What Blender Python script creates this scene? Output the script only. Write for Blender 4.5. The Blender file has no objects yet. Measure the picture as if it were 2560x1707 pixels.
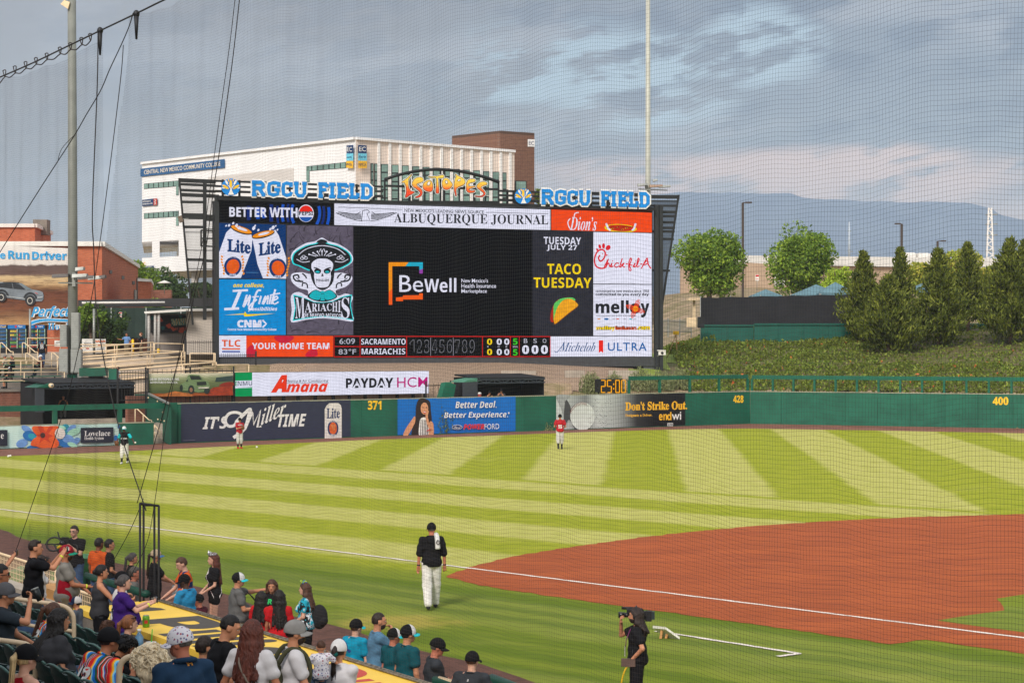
import bpy,bmesh,math,random
import numpy as np
from mathutils import Vector,Matrix
from mathutils.geometry import tessellate_polygon
random.seed(7);RNG=np.random.default_rng(7)
SC=bpy.context.scene;COL=SC.collection
R=math.radians
F,CX,HY,H=4978.0,1280.0,843.0,5.95
cam=bpy.data.cameras.new('camera');cam.lens=70.0;cam.sensor_width=36.0
cam.shift_y=-(853.5-HY)/2560.0;cam.clip_end=30000;cam.clip_start=0.2
camo=bpy.data.objects.new('camera',cam);COL.objects.link(camo)
camo.location=(0,0,H);camo.rotation_euler=(R(90),0,0);SC.camera=camo
EXPO=1.22
vs=SC.view_settings;vs.view_transform='Standard';vs.look='None';vs.gamma=1;vs.use_curve_mapping=False;vs.exposure=EXPO
EK=1.0/2**EXPO
SUN_EL,SUN_AZ=36.0,200.0
w=bpy.data.worlds.new('World');SC.world=w;w.use_nodes=True
def lin(c):
 return tuple(((v/255)/12.92 if v/255<=.04045 else((v/255+.055)/1.055)**2.4)for v in c)
class NT:
 "small node-graph helper"
 def __init__(s,nt):s.t=nt;s.n=nt.nodes;s.l=nt.links
 def new(s,typ,**kw):
  n=s.n.new('ShaderNode'+typ)
  for k,v in kw.items():setattr(n,k,v)
  return n
 def put(s,sock,v):
  if isinstance(v,bpy.types.NodeSocket):s.l.new(v,sock)
  elif v is not None:
   if sock.type=='RGBA' and len(v)==3:v=(*v,1)
   sock.default_value=v
 def m(s,op,a,b=None,c=None,clamp=False):
  n=s.new('Math',operation=op,use_clamp=clamp)
  for i,v in enumerate((a,b,c)):
   if v is not None:s.put(n.inputs[i],v)
  return n.outputs[0]
 def vm(s,op,a,b=None):
  n=s.new('VectorMath',operation=op);s.put(n.inputs[0],a)
  if b is not None:s.put(n.inputs[1],b)
  return n.outputs[0]
 def xyz(s,v):
  n=s.new('SeparateXYZ');s.put(n.inputs[0],v);return n.outputs
 def comb(s,x,y,z):
  n=s.new('CombineXYZ');[s.put(n.inputs[i],v)for i,v in enumerate((x,y,z))];return n.outputs[0]
 def mix(s,f,a,b,mode='MIX'):
  n=s.new('Mix',data_type='RGBA',blend_type=mode);s.put(n.inputs[0],f);s.put(n.inputs[6],a);s.put(n.inputs[7],b);return n.outputs[2]
 def noise(s,vec,scale=5,detail=3,rough=.5):
  n=s.new('TexNoise');s.put(n.inputs['Vector'],vec);n.inputs['Scale'].default_value=scale
  n.inputs['Detail'].default_value=detail;n.inputs['Roughness'].default_value=rough;return n.outputs[0]
 def ramp(s,f,stops,interp='LINEAR'):
  n=s.new('ValToRGB');s.put(n.inputs[0],f);r=n.color_ramp;r.interpolation=interp
  while len(r.elements)<len(stops):r.elements.new(.5)
  for e,(p,c)in zip(r.elements,stops):e.position=p;e.color=(*c[:3],1)
  return n.outputs[0]
 def sstep(s,v,a,b):
  n=s.new('MapRange',interpolation_type='SMOOTHSTEP');s.put(n.inputs[0],v);n.inputs[1].default_value=a;n.inputs[2].default_value=b
  n.inputs[3].default_value=0;n.inputs[4].default_value=1;return n.outputs[0]
def build_world():
 g=NT(w.node_tree);bg=g.n['Background'];SK=0.1;bg.inputs[1].default_value=SK
 sky=g.new('TexSky',sky_type='NISHITA',sun_disc=False,sun_elevation=R(SUN_EL),sun_rotation=R(SUN_AZ))
 d=g.xyz(g.new('TexCoord').outputs['Generated'])
 az=g.m('DIVIDE',d[0],g.m('MAXIMUM',g.m('ABSOLUTE',d[1]),.08));el=g.m('DIVIDE',d[2],g.m('MAXIMUM',g.m('ABSOLUTE',d[1]),.08))
 q=g.comb(g.m('MULTIPLY',az,7),g.m('MULTIPLY_ADD',el,22,g.m('MULTIPLY',az,-3.)),g.m('MULTIPLY',d[1],2))
 big=g.noise(q,1.0,5,.55);fine=g.noise(q,2.6,6,.6)
 def L(c,k=1.0):return tuple(v*k*EK/SK for v in lin(c))
 side=g.sstep(az,-.14,.14)
 base=g.mix(side,L((146,138,133)),L((124,129,137)))
 base=g.mix(g.m('MULTIPLY',g.sstep(big,.46,.66),.8),base,L((170,168,170)))
 dark=g.m('MULTIPLY',g.sstep(fine,.47,.60),g.m('MULTIPLY_ADD',side,.6,.25))
 base=g.mix(dark,base,L((98,103,116)))
 blob=lambda a0,e0,ra,re:g.sstep(g.m('ADD',g.m('ADD',g.m('POWER',g.m('DIVIDE',g.m('SUBTRACT',az,a0),ra),2),g.m('POWER',g.m('DIVIDE',g.m('SUBTRACT',el,e0),re),2)),g.m('MULTIPLY',g.m('SUBTRACT',big,.5),2.6)),1.0,.2)
 gap=g.m('MAXIMUM',g.m('MAXIMUM',blob(.03,.138,.085,.026),blob(.125,.146,.04,.026)),blob(.065,.115,.06,.016))
 tear=g.m('MULTIPLY',gap,g.sstep(g.noise(q,3.6,6,.62),.57,.45))
 base=g.mix(tear,base,L((176,196,206)))
 warm=g.m('MULTIPLY',blob(.14,.078,.16,.019),g.sstep(fine,.36,.5))
 base=g.mix(warm,base,L((232,194,176)))
 low=g.m('MULTIPLY',g.m('SUBTRACT',1,g.sstep(el,.055,.085)),g.sstep(az,-.04,.05))
 base=g.mix(g.m('MULTIPLY',low,.9),base,L((216,184,168)))
 front=g.sstep(d[1],.15,.6)
 base=g.mix(front,L((216,216,214),1.25),base)
 up=g.sstep(d[2],.25,.7);base=g.mix(up,base,L((216,217,218),1.35))
 col=g.mix(.88,sky.outputs[0],base)
 g.put(bg.inputs[0],col)
build_world()
sl=bpy.data.lights.new('sun','SUN');sl.energy=1.5;sl.angle=R(15);sl.color=(1,.93,.84)
so=bpy.data.objects.new('sun',sl);COL.objects.link(so)
a,e=R(SUN_AZ),R(SUN_EL);sdir=Vector((math.sin(a)*math.cos(e),math.cos(a)*math.cos(e),math.sin(e)))
so.rotation_euler=sdir.to_track_quat('Z','Y').to_euler();so.location=sdir*60
def A(px,py,d):return Vector(((px-CX)/F*d,d,H+(HY-py)/F*d))
def G(px,py,z=0.0):return A(px,py,(H-z)*F/(py-HY))
class Plane:
 "vertical plane through two ground points; hit() finds where a photo point lies on it; n looks at the camera"
 def __init__(s,p,q):
  s.p=Vector((p[0],p[1],0));s.q=Vector((q[0],q[1],0));s.u=(s.q-s.p).normalized()
  s.n=Vector((s.u.y,-s.u.x,0))
  if s.n.dot(-s.p)<0:s.n=-s.n
 def depth(s,px):
  c=(px-CX)/F;return s.n.dot(s.p)/(s.n.x*c+s.n.y)
 def hit(s,px,py,off=0.0):return A(px,py,s.depth(px))+s.n*off
 def at(s,px,z,off=0.0):
  d=s.depth(px);return Vector(((px-CX)/F*d,d,z))+s.n*off
 def shifted(s,off):return Plane(s.p+s.n*off,s.q+s.n*off)
MATS={}
def C(*c):return lin(c)
def mat(name,col,rough=.75,var=.12,scale=4.,bump=0.,bscale=40.,metal=0.,alpha=1.,emit=0.,spec=.35,col2=None,coat=0.,stretch=None):
 if name in MATS:return MATS[name]
 m=bpy.data.materials.new(name);m.use_nodes=True;g=NT(m.node_tree);b=g.n['Principled BSDF']
 tc=g.new('TexCoord').outputs['Object']
 if stretch:tc=g.vm('MULTIPLY',tc,stretch)
 nz=g.noise(tc,scale,5,.6)
 c2=col2 or tuple(v*(1-var)for v in col);c1=col if col2 else tuple(min(1,v*(1+var))for v in col)
 c=g.mix(g.sstep(nz,.3,.7),c2,c1)
 if emit:
  e_=g.new('Emission');g.put(e_.inputs[0],c);e_.inputs[1].default_value=emit*EK
  g.put(g.n['Material Output'].inputs[0],e_.outputs[0]);m.diffuse_color=(*col,1);MATS[name]=m;return m
 g.put(b.inputs['Base Color'],c);b.inputs['Roughness'].default_value=rough;b.inputs['Metallic'].default_value=metal
 b.inputs['Specular IOR Level'].default_value=spec;b.inputs['Coat Weight'].default_value=coat
 if alpha<1:b.inputs['Alpha'].default_value=alpha
 if bump:
  bn=g.new('Bump');bn.inputs['Strength'].default_value=bump;bn.inputs['Distance'].default_value=.02
  g.put(bn.inputs['Height'],g.noise(tc,bscale,4,.6));g.put(b.inputs['Normal'],bn.outputs[0])
 m.diffuse_color=(*col,1);MATS[name]=m;return m
def led(name,col,k=1.0,var=.05):return mat('led_'+name,col,var=var,scale=3.,emit=k)
def leafmat(name,cols,trans=.25):
 if name in MATS:return MATS[name]
 m=bpy.data.materials.new(name);m.use_nodes=True;g=NT(m.node_tree);b=g.n['Principled BSDF']
 r=g.new('NewGeometry').outputs['Random Per Island'];n=len(cols)
 c=g.ramp(r,[(i/max(1,n-1),cc)for i,cc in enumerate(cols)])
 big=g.noise(g.new('TexCoord').outputs['Object'],.5,2);c=g.mix(g.sstep(big,.35,.65),g.mix(.5,c,cols[0]),c)
 g.put(b.inputs['Base Color'],c);b.inputs['Roughness'].default_value=.6;b.inputs['Specular IOR Level'].default_value=.2
 tr=g.new('BsdfTranslucent');g.put(tr.inputs[0],c);mx=g.new('MixShader');mx.inputs[0].default_value=trans
 g.put(mx.inputs[1],b.outputs[0]);g.put(mx.inputs[2],tr.outputs[0]);g.put(g.n['Material Output'].inputs[0],mx.outputs[0])
 MATS[name]=m;return m
def custom(name,fn):
 if name in MATS:return MATS[name]
 m=bpy.data.materials.new(name);m.use_nodes=True;g=NT(m.node_tree);b=g.n['Principled BSDF'];b.inputs['Roughness'].default_value=.8
 b.inputs['Specular IOR Level'].default_value=.25
 fn(g,b,g.new('TexCoord').outputs['Object']);MATS[name]=m;return m
class MB:
 def __init__(s):s.v=[];s.f=[];s.mi=[];s.nv=0;s.sm=[]
 def add(s,vs_,fs,mi=0,smooth=False):
  b=s.nv;s.v.extend([tuple(v)for v in vs_]);s.nv+=len(vs_)
  for f in fs:s.f.append(tuple(i+b for i in f));s.mi.append(mi);s.sm.append(smooth)
  return s
 def box(s,c,d,rz=0.,mi=0,M=None):
  M=M or Matrix.Rotation(rz,4,'Z');c=Vector(c);x,y,z=d[0]/2,d[1]/2,d[2]/2
  vs_=[c+(M@Vector((i*x,j*y,k*z)))for k in(-1,1)for j in(-1,1)for i in(-1,1)]
  return s.add(vs_,[(0,2,3,1),(4,5,7,6),(0,1,5,4),(2,6,7,3),(0,4,6,2),(1,3,7,5)],mi)
 def hexa(s,q0,q1,mi=0):
  "solid between two quads"
  return s.add(list(q0)+list(q1),[(3,2,1,0),(4,5,6,7),(0,1,5,4),(1,2,6,5),(2,3,7,6),(3,0,4,7)],mi)
 def slab(s,pts,off,mi=0):
  "polygon pts (coplanar) thickened by vector off"
  n=len(pts);off=Vector(off);a_=[Vector(p)for p in pts];b_=[p+off for p in a_]
  tri=tessellate_polygon([a_]);fs=[tuple(t)for t in tri]+[tuple(i+n for i in reversed(t))for t in tri]
  fs+=[(i,(i+1)%n,(i+1)%n+n,i+n)for i in range(n)]
  return s.add(a_+b_,fs,mi)
 def beam(s,p,q,w_,h_,mi=0,up=(0,0,1)):
  p,q=Vector(p),Vector(q);d=(q-p).normalized();upv=Vector(up)
  if abs(d.dot(upv))>.99:upv=Vector((0,1,0))
  x=d.cross(upv).normalized()*w_/2;y=x.cross(d).normalized()*h_/2
  return s.hexa([p-x-y,p+x-y,p+x+y,p-x+y],[q-x-y,q+x-y,q+x+y,q-x+y],mi)
 def tube(s,pts,r,n=8,mi=0,cap=True):
  pts=[Vector(p)for p in pts];m=len(pts);rr=r if isinstance(r,(list,tuple))else[r]*m
  vs_=[];px=None
  for i,p in enumerate(pts):
   d=(pts[min(i+1,m-1)]-pts[max(i-1,0)]).normalized()
   if px is None:px=d.cross(Vector((0,0,1))if abs(d.z)<.9 else Vector((1,0,0))).normalized()
   px=(px-d*px.dot(d)).normalized();py=d.cross(px)
   vs_+=[p+(px*math.cos(2*math.pi*k/n)+py*math.sin(2*math.pi*k/n))*rr[i]for k in range(n)]
  fs=[(i*n+k,i*n+(k+1)%n,(i+1)*n+(k+1)%n,(i+1)*n+k)for i in range(m-1)for k in range(n)]
  if cap:fs+=[tuple(range(n-1,-1,-1)),tuple((m-1)*n+k for k in range(n))]
  return s.add(vs_,fs,mi,True)
 def ell(s,c,r,n=12,m=8,mi=0,M=None):
  c=Vector(c);vs_=[];M=M or Matrix.Identity(3)
  for i in range(m+1):
   t=math.pi*i/m
   for k in range(n):
    p=2*math.pi*k/n;vs_.append(c+M@Vector((r[0]*math.sin(t)*math.cos(p),r[1]*math.sin(t)*math.sin(p),r[2]*math.cos(t))))
  return s.add(vs_,[(i*n+k,(i+1)*n+k,(i+1)*n+(k+1)%n,i*n+(k+1)%n)for i in range(m)for k in range(n)],mi,True)
 def lathe(s,c,prof,n=16,mi=0):
  c=Vector(c);m=len(prof)
  vs_=[c+Vector((r*math.cos(2*math.pi*k/n),r*math.sin(2*math.pi*k/n),z))for r,z in prof for k in range(n)]
  fs=[(i*n+k,i*n+(k+1)%n,(i+1)*n+(k+1)%n,(i+1)*n+k)for i in range(m-1)for k in range(n)]
  fs+=[tuple(range(n-1,-1,-1)),tuple((m-1)*n+k for k in range(n))]
  return s.add(vs_,fs,mi,True)
 def build(s,name,mats,parent=None,origin=None,**props):
  me=bpy.data.meshes.new(name);o=Vector(origin)if origin is not None else None
  if parent is not None and o is None:o=WORLD_LOC.get(parent.name,None)
  vs_=s.v if o is None else[(x-o.x,y-o.y,z-o.z)for x,y,z in s.v]
  me.from_pydata(vs_,[],s.f)
  if not isinstance(mats,(list,tuple)):mats=[mats]
  for m in mats:me.materials.append(m)
  me.polygons.foreach_set('material_index',s.mi);me.polygons.foreach_set('use_smooth',s.sm);me.update()
  ob=bpy.data.objects.new(name,me);COL.objects.link(ob)
  if parent is not None:ob.parent=parent;WORLD_LOC[ob.name]=o or Vector()
  elif o is not None:ob.location=o;WORLD_LOC[ob.name]=o
  else:WORLD_LOC[ob.name]=Vector()
  tag(ob,**props);return ob
WORLD_LOC={}
def tag(o,label=None,cat=None,group=None,kind=None):
 if label:o['label']=label
 if cat:o['category']=cat
 if group:o['group']=group
 if kind:o['kind']=kind
def thing(name,loc,label,cat,group=None):
 o=bpy.data.objects.new(name,None);COL.objects.link(o);o.location=loc;o.empty_display_size=.2
 WORLD_LOC[o.name]=Vector(loc);tag(o,label,cat,group);return o
def sub(mb,name,mats,parent,**p):return mb.build(name,mats,parent,**p)
def copy_tree(o,parent=None):
 c=o.copy();COL.objects.link(c)
 if parent is not None:c.parent=parent
 for ch in list(o.children):copy_tree(ch,c)
 return c
def smooth_line(p,n=6,closed=False):
 "Catmull-Rom through points"
 p=[Vector(v)for v in p];out=[];m=len(p)
 rng=range(m if closed else m-1)
 for i in rng:
  g_=lambda k:p[k%m]if closed else p[max(0,min(m-1,k))]
  a_,b_,c_,d_=g_(i-1),g_(i),g_(i+1),g_(i+2)
  for k in range(n):
   t=k/n;out.append(.5*((2*b_)+(c_-a_)*t+(2*a_-5*b_+4*c_-d_)*t*t+(3*b_-a_-3*c_+d_)*t**3))
 if not closed:out.append(p[-1])
 return out
MAP={'serif':(0x1D400,0x1D41A,0x1D7CE),'serifi':(0x1D468,0x1D482,None),'script':(0x1D4D0,0x1D4EA,None),'sans':(0x1D5D4,0x1D5EE,0x1D7EC),'sansi':(0x1D63C,0x1D656,None)}
_TC={}
def glyphs(s,style=None,bold=0.0,space=1.0):
 key=(s,style,bold,space)
 if key in _TC:return _TC[key]
 t=s
 if style in MAP:
  U,L_,D=MAP[style];t=''
  for ch in s:
   if 'A'<=ch<='Z':t+=chr(U+ord(ch)-65)
   elif 'a'<=ch<='z':t+=chr(L_+ord(ch)-97)
   elif '0'<=ch<='9' and D:t+=chr(D+ord(ch)-48)
   else:t+=ch
 cu=bpy.data.curves.new('t','FONT');cu.body=t;cu.offset=bold;cu.space_character=space;cu.resolution_u=3
 ob=bpy.data.objects.new('t',cu);COL.objects.link(ob)
 me=bpy.data.meshes.new_from_object(ob.evaluated_get(bpy.context.evaluated_depsgraph_get()))
 v=np.array([(p.co.x,p.co.y)for p in me.vertices]);f=[tuple(p.vertices)for p in me.polygons]
 bpy.data.objects.remove(ob);bpy.data.curves.remove(cu);bpy.data.meshes.remove(me)
 mn,mx=v.min(0),v.max(0);v=(v-mn)/np.maximum(mx-mn,1e-6);_TC[key]=(v,f);return _TC[key]
class Art:
 "flat shapes given in photo pixels, stacked a few millimetres apart on a plane (or any pixel->point function)"
 def __init__(s,hit,tr=(0,0,1.),step=.004,z0=.004):
  s.hit=hit.hit if isinstance(hit,Plane)else hit;s.tr=tr;s.mb=MB();s.mats=[];s.o=z0;s.step=step
 def T(s,x,y):return(s.tr[0]+x/s.tr[2],s.tr[1]+y/s.tr[2])
 def mi(s,m):
  if m not in s.mats:s.mats.append(m)
  return s.mats.index(m)
 def up(s):s.o+=s.step;return s
 def poly(s,pts,m):
  P=[s.T(*p)for p in pts];tri=tessellate_polygon([[Vector((x,y,0))for x,y in P]])
  s.mb.add([s.hit(x,y,s.o)for x,y in P],[tuple(t)for t in tri],s.mi(m));return s.up()
 def blob(s,pts,m,n=5):return s.poly([(v.x,v.y)for v in smooth_line([(x,y,0)for x,y in pts],n,True)],m)
 def rect(s,x0,y0,x1,y1,m,dy=0.):return s.poly([(x0,y0),(x1,y0+dy),(x1,y1+dy),(x0,y1)],m)
 def ell(s,cx,cy,rx,ry,m,a0=0,a1=360,n=28,rot=0.):
  c,sn=math.cos(R(rot)),math.sin(R(rot));pts=[]
  for k in range(n+(0 if a1-a0>=360 else 1)):
   t=R(a0+(a1-a0)*k/n);x,y=rx*math.cos(t),ry*math.sin(t);pts.append((cx+x*c-y*sn,cy+x*sn+y*c))
  return s.poly(pts,m)
 def line(s,pts,wd,m,smooth=False,closed=False,taper=None):
  pts=[Vector((x,y,0))for x,y in pts]
  if smooth:pts=smooth_line(pts,5,closed)
  n=len(pts);vs_=[];fs=[];idx=range(n)
  for i in idx:
   a_=pts[(i-1)%n]if closed else pts[max(0,i-1)];b_=pts[(i+1)%n]if closed else pts[min(n-1,i+1)]
   d=(b_-a_);d=d.normalized()if d.length>1e-9 else Vector((1,0,0));nn=Vector((-d.y,d.x,0))
   wv=(wd if taper is None else wd*(taper[0]+(taper[1]-taper[0])*i/max(1,n-1)))/2
   for sg in(1,-1):q=pts[i]+nn*wv*sg;vs_.append(s.hit(*s.T(q.x,q.y),s.o))
  for i in range(n if closed else n-1):j=(i+1)%n;fs.append((2*i,2*j,2*j+1,2*i+1))
  s.mb.add(vs_,fs,s.mi(m));return s.up()
 def text(s,t,x0,y0,x1,y1,m,style=None,dy=0.,sk=0.,bold=0.,space=1.,arc=0.):
  v,f=glyphs(t,style,bold,space);out=[]
  for a_,b_ in v:
   x=x0+(x1-x0)*a_+sk*b_*(y1-y0);y=y1+dy*a_-(y1-y0)*b_-arc*4*a_*(1-a_)
   out.append(s.hit(*s.T(x,y),s.o))
  s.mb.add(out,f,s.mi(m));return s.up()
 def build(s,name,parent=None,**p):return s.mb.build(name,s.mats,parent,**p)
W0,WC,WR=Vector((-18.6,111.8,0)),Vector((16.4,137.1,0)),Vector((33.4,130.0,0))
PL,PR=Plane(W0,WC),Plane(WC,WR)
LL=Plane((-27.2,105.9),(-19.9,110.6))
WALLH=2.2
def qdist(x,y):return max(-((Vector((x,y,0))-W0).dot(PL.n)),-((Vector((x,y,0))-WC).dot(PR.n)))
def ss(t,a,b):t=max(0,min(1,(t-a)/(b-a)));return t*t*(3-2*t)
def terrain(x,y):
 q=qdist(x,y)
 if q<1.5 or y<95:return-.22
 cap=4.1+2.5*ss(x,9,22);
 lo=x<3.5 and q<5.4
 if x<-14.:return(.7 if q<14 else(1.2 if q<27 else 4.6))if x<-20 or q<14 else(.4 if lo else min(cap,1.9+.165*q)*ss(q,5.4,12)if q<18 else 4.1)+max(0,y-172)*.03
 if lo:return .4
 z=min(cap,1.9+(.165-.02*ss(x,9,20))*q)
 far=max(0,y-172)
 z+=far*(.030*ss(x,8,30)+.035)if far<90 else 90*(.030*ss(x,8,30)+.035)+(far-90)*.012
 return z
def grid_mesh(name,xs,ys,zf,m,keep=None,**p):
 mb=MB();nx,ny=len(xs),len(ys)
 v=[(x,y,zf(x,y))for y in ys for x in xs];f=[]
 for j in range(ny-1):
  for i in range(nx-1):
   if keep is None or keep((xs[i]+xs[i+1])/2,(ys[j]+ys[j+1])/2):f.append((j*nx+i,j*nx+i+1,(j+1)*nx+i+1,(j+1)*nx+i))
 mb.add(v,f,0,True);return mb.build(name,m,**p)
fr=lambda a_,b_,s_:[a_+s_*i for i in range(int(round((b_-a_)/s_))+1)]
def earth(g,b,tc):
 n1=g.noise(tc,.35,5,.65);n2=g.noise(tc,6,4,.7)
 c=g.mix(g.sstep(n1,.38,.6),C(170,148,122),C(118,112,72));c=g.mix(g.m('MULTIPLY',n2,.6),c,C(120,98,78));g.put(b.inputs['Base Color'],c)
grid_mesh('ground',[-7000,-3000,-1500,-700,-350,-200]+fr(-140,150,1.6)+[200,350,700,1500,3000,7000],[-80,-40,0,40,80,96]+fr(100,185,1.25)+fr(190,300,6)+[350,450,600,900,1500,2600,3900,7200,9500],terrain,custom('earth',earth),kind='structure')
def grass(g,b,tc):
 x,y,z=g.xyz(tc);W=3.36
 wob=g.m('MULTIPLY_ADD',g.noise(tc,.35,3),.5,-.25)
 u1=g.m('ADD',g.m('SUBTRACT',x,g.m('MULTIPLY',y,.064)),wob)
 u2=g.m('ADD',g.m('ADD',g.m('MULTIPLY',x,.695),g.m('MULTIPLY',y,.719)),wob)
 tri=lambda u,off:g.m('PINGPONG',g.m('ADD',u,off),W)
 b1=g.sstep(tri(u1,102.35-1.68),1.44,1.92);b2=g.sstep(tri(u2,100.2),1.36,2.0)
 far=g.sstep(u2,59.9,60.3)
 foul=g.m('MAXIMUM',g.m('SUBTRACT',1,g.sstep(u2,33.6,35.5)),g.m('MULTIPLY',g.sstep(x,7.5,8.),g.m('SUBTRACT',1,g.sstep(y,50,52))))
 lightness=g.mix(far,g.comb(b2,b2,b2),g.comb(b1,b1,b1))
 nz=g.noise(tc,1.2,6,.65);f2=g.noise(g.vm('MULTIPLY',tc,(14,14,1)),3.0,5,.7)
 patch=g.noise(tc,.16,4,.6)
 li=g.mix(g.sstep(nz,.3,.7),C(166,165,82),C(184,180,102));dk=g.mix(g.sstep(nz,.3,.7),C(136,145,28),C(154,158,46))
 c=g.mix(lightness,dk,li)
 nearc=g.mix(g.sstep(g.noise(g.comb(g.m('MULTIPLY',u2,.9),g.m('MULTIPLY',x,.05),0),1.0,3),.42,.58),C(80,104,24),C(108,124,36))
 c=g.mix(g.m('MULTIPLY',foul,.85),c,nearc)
 c=g.mix(g.m('MULTIPLY',g.sstep(patch,.55,.72),.25),c,C(176,172,92))
 dx=g.m('POWER',g.m('DIVIDE',g.m('SUBTRACT',x,-2.3),1.9),2);dy=g.m('POWER',g.m('DIVIDE',g.m('SUBTRACT',y,41.6),1.5),2)
 wv=g.sstep(g.m('ADD',g.m('ADD',dx,dy),g.m('MULTIPLY',g.noise(tc,1.1,4),2.2)),2.0,.9)
 c=g.mix(g.m('MULTIPLY',wv,.55),c,C(186,160,80))
 c=g.mix(g.m('MULTIPLY',g.sstep(f2,.45,.75),.35),c,C(96,104,30))
 g.put(b.inputs['Base Color'],c);b.inputs['Roughness'].default_value=.9;b.inputs['Specular IOR Level'].default_value=.12
 bn=g.new('Bump');bn.inputs['Strength'].default_value=.35;bn.inputs['Distance'].default_value=.03;g.put(bn.inputs['Height'],f2);g.put(b.inputs['Normal'],bn.outputs[0])
def dirt(g,b,tc):
 n1=g.noise(tc,.5,5,.6);n2=g.noise(tc,30,3,.7)
 drag=g.noise(g.vm('MULTIPLY',tc,(.25,2.2,1)),1.5,4)
 c=g.mix(g.sstep(n1,.3,.7),C(168,82,32),C(184,92,40));c=g.mix(g.m('MULTIPLY',g.sstep(drag,.42,.6),.45),c,C(132,60,28));c=g.mix(g.m('MULTIPLY',n2,.5),c,C(116,52,24));g.put(b.inputs['Base Color'],c)
 bn=g.new('Bump');bn.inputs['Strength'].default_value=.3;bn.inputs['Distance'].default_value=.02;g.put(bn.inputs['Height'],n2);g.put(b.inputs['Normal'],bn.outputs[0])
def track(g,b,tc):
 n1=g.noise(tc,.7,5,.6);n2=g.noise(tc,22,3,.7)
 c=g.mix(g.sstep(n1,.3,.7),C(122,80,66),C(142,96,80));c=g.mix(g.m('MULTIPLY',n2,.5),c,C(92,58,48));g.put(b.inputs['Base Color'],c)
MG,MD,MT=custom('mown_grass',grass),custom('infield_clay',dirt),custom('track_clay',track)
def sheet(name,pts,z,m,**p):
 mb=MB();P=[Vector((q.x,q.y,z))for q in pts];mb.add(P,[tuple(t)for t in tessellate_polygon([P])]);return mb.build(name,m,kind='structure',**p)
sheet('outfield_grass',[Vector(v)for v in((-60,2,0),(75,2,0),(75,112,0),tuple(WC+Vector((0,-.05,0))),tuple(W0-PL.u*2.4),tuple(W0-PL.u*2.4-PL.n*3),(-60,92,0))],0.0,MG)
def jag(P,st=.22,am=.045):
 out=[]
 for a_,b_ in zip(P,P[1:]+P[:1]):
  n=max(1,int((b_-a_).length/st))
  for i in range(n):q=a_+(b_-a_)*i/n;out.append(q+Vector((random.gauss(0,am),random.gauss(0,am),0))if i else q)
 return out
def strip(p,q,nrm,w0,w1):return[p+nrm*w0,q+nrm*w0,q+nrm*w1,p+nrm*w1]
e0=W0-PL.u*3
tk=[G(px,py)for px,py in((-60,1150),(0,1140.5),(205,1133),(430,1122),(640,1112),(900,1100),(1080,1094),(1290,1086.5),(1500,1078.5),(1700,1073),(1800,1071.5),(1873,1071),(2000,1073),(2200,1076),(2560,1083))]
back=[G(2560,1068)+Vector((6,-2,0)),WC+Vector((0,.2,0)),W0,W0-PL.u*4-PL.n*1.5,LL.p-LL.u*6]
sheet('warning_track',tk+[tk[-1]+Vector((6,-2.5,0))]+back,.004,MT)
UD=Vector((.515,-.857,0)).normalized();ND=Vector((-UD.y,UD.x,0))
RF0=Vector((-6.17,34.5,0))
g0,g1=G(0,1325),G(1300,1697);ud=(g1-g0).normalized();nd=Vector((-ud.y,ud.x,0))
edge=[]
for i in range(60):
 t=-25+i*1.6;edge.append(g0+ud*t+nd*(.12*math.sin(i*1.7)+.1*math.sin(i*.6)))
sheet('dugout_track',edge+[edge[-1]-nd*14,edge[0]-nd*14],.004,mat('dugout_clay',C(92,60,50),.95,.25,3,.4))
arc=[(1115,1441),(1137,1431),(1180,1416),(1280,1391),(1440,1365),(1612,1342),(1740,1328),(1879,1315),(2060,1303),(2260,1293),(2420,1288.5),(2560,1285),(2680,1284)]
low=[(2680,1651),(2560,1634),(2440,1617),(2360,1605),(2315,1599),(2290,1600.5),(2262,1606),(2225,1610),(2190,1606),(1960,1571),(1725,1539),(1512,1509),(1257,1473),(1180,1458)]
sheet('infield_dirt',jag([G(*p)for p in arc+low]),.008,MD)
sheet('infield_grass',[G(*p)for p in((2343,1551.5),(2430,1537),(2511,1526),(2508,1516),(2501,1506),(2491,1497),(2560,1486),(2720,1466),(2720,1606),(2560,1581),(2440,1565))],.012,MG)
chalk=mat('chalk',C(226,216,206),.95,.14,9,.2)
def chalk_line(p,q,wd,z):
 p,q=Vector((p.x,p.y,0)),Vector((q.x,q.y,0));d=(q-p).normalized();nn=Vector((-d.y,d.x,0));L_=[];R_=[];n=max(8,int((q-p).length/.35))
 for i in range(n+1):
  c=p+(q-p)*i/n;L_.append(c+nn*wd*(.5+.1*math.sin(i*2.3)+random.uniform(-.05,.05)));R_.append(c-nn*wd*(.5+.1*math.sin(i*1.7+1)+random.uniform(-.05,.05)))
 P=[Vector((v.x,v.y,z))for v in L_+R_];m_=n+1
 return P,[(i,i+1,m_+i+1,m_+i)for i in range(n)]
mb=MB();f0,f1=G(0,1273),G(2560,1595);dd=(f1-f0).normalized()
mb.add(*chalk_line(f0-dd*42,f1+dd*6,.13,.016));mb.build('foul_line',chalk,kind='structure')
mb=MB();mb.add(*chalk_line(G(1640,1578),G(2000,1634.5),.12,.016));mb.add(*chalk_line(G(2000,1634.5),G(1945,1642),.12,.020));mb.build('coach_box_line',chalk,kind='structure')
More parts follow.
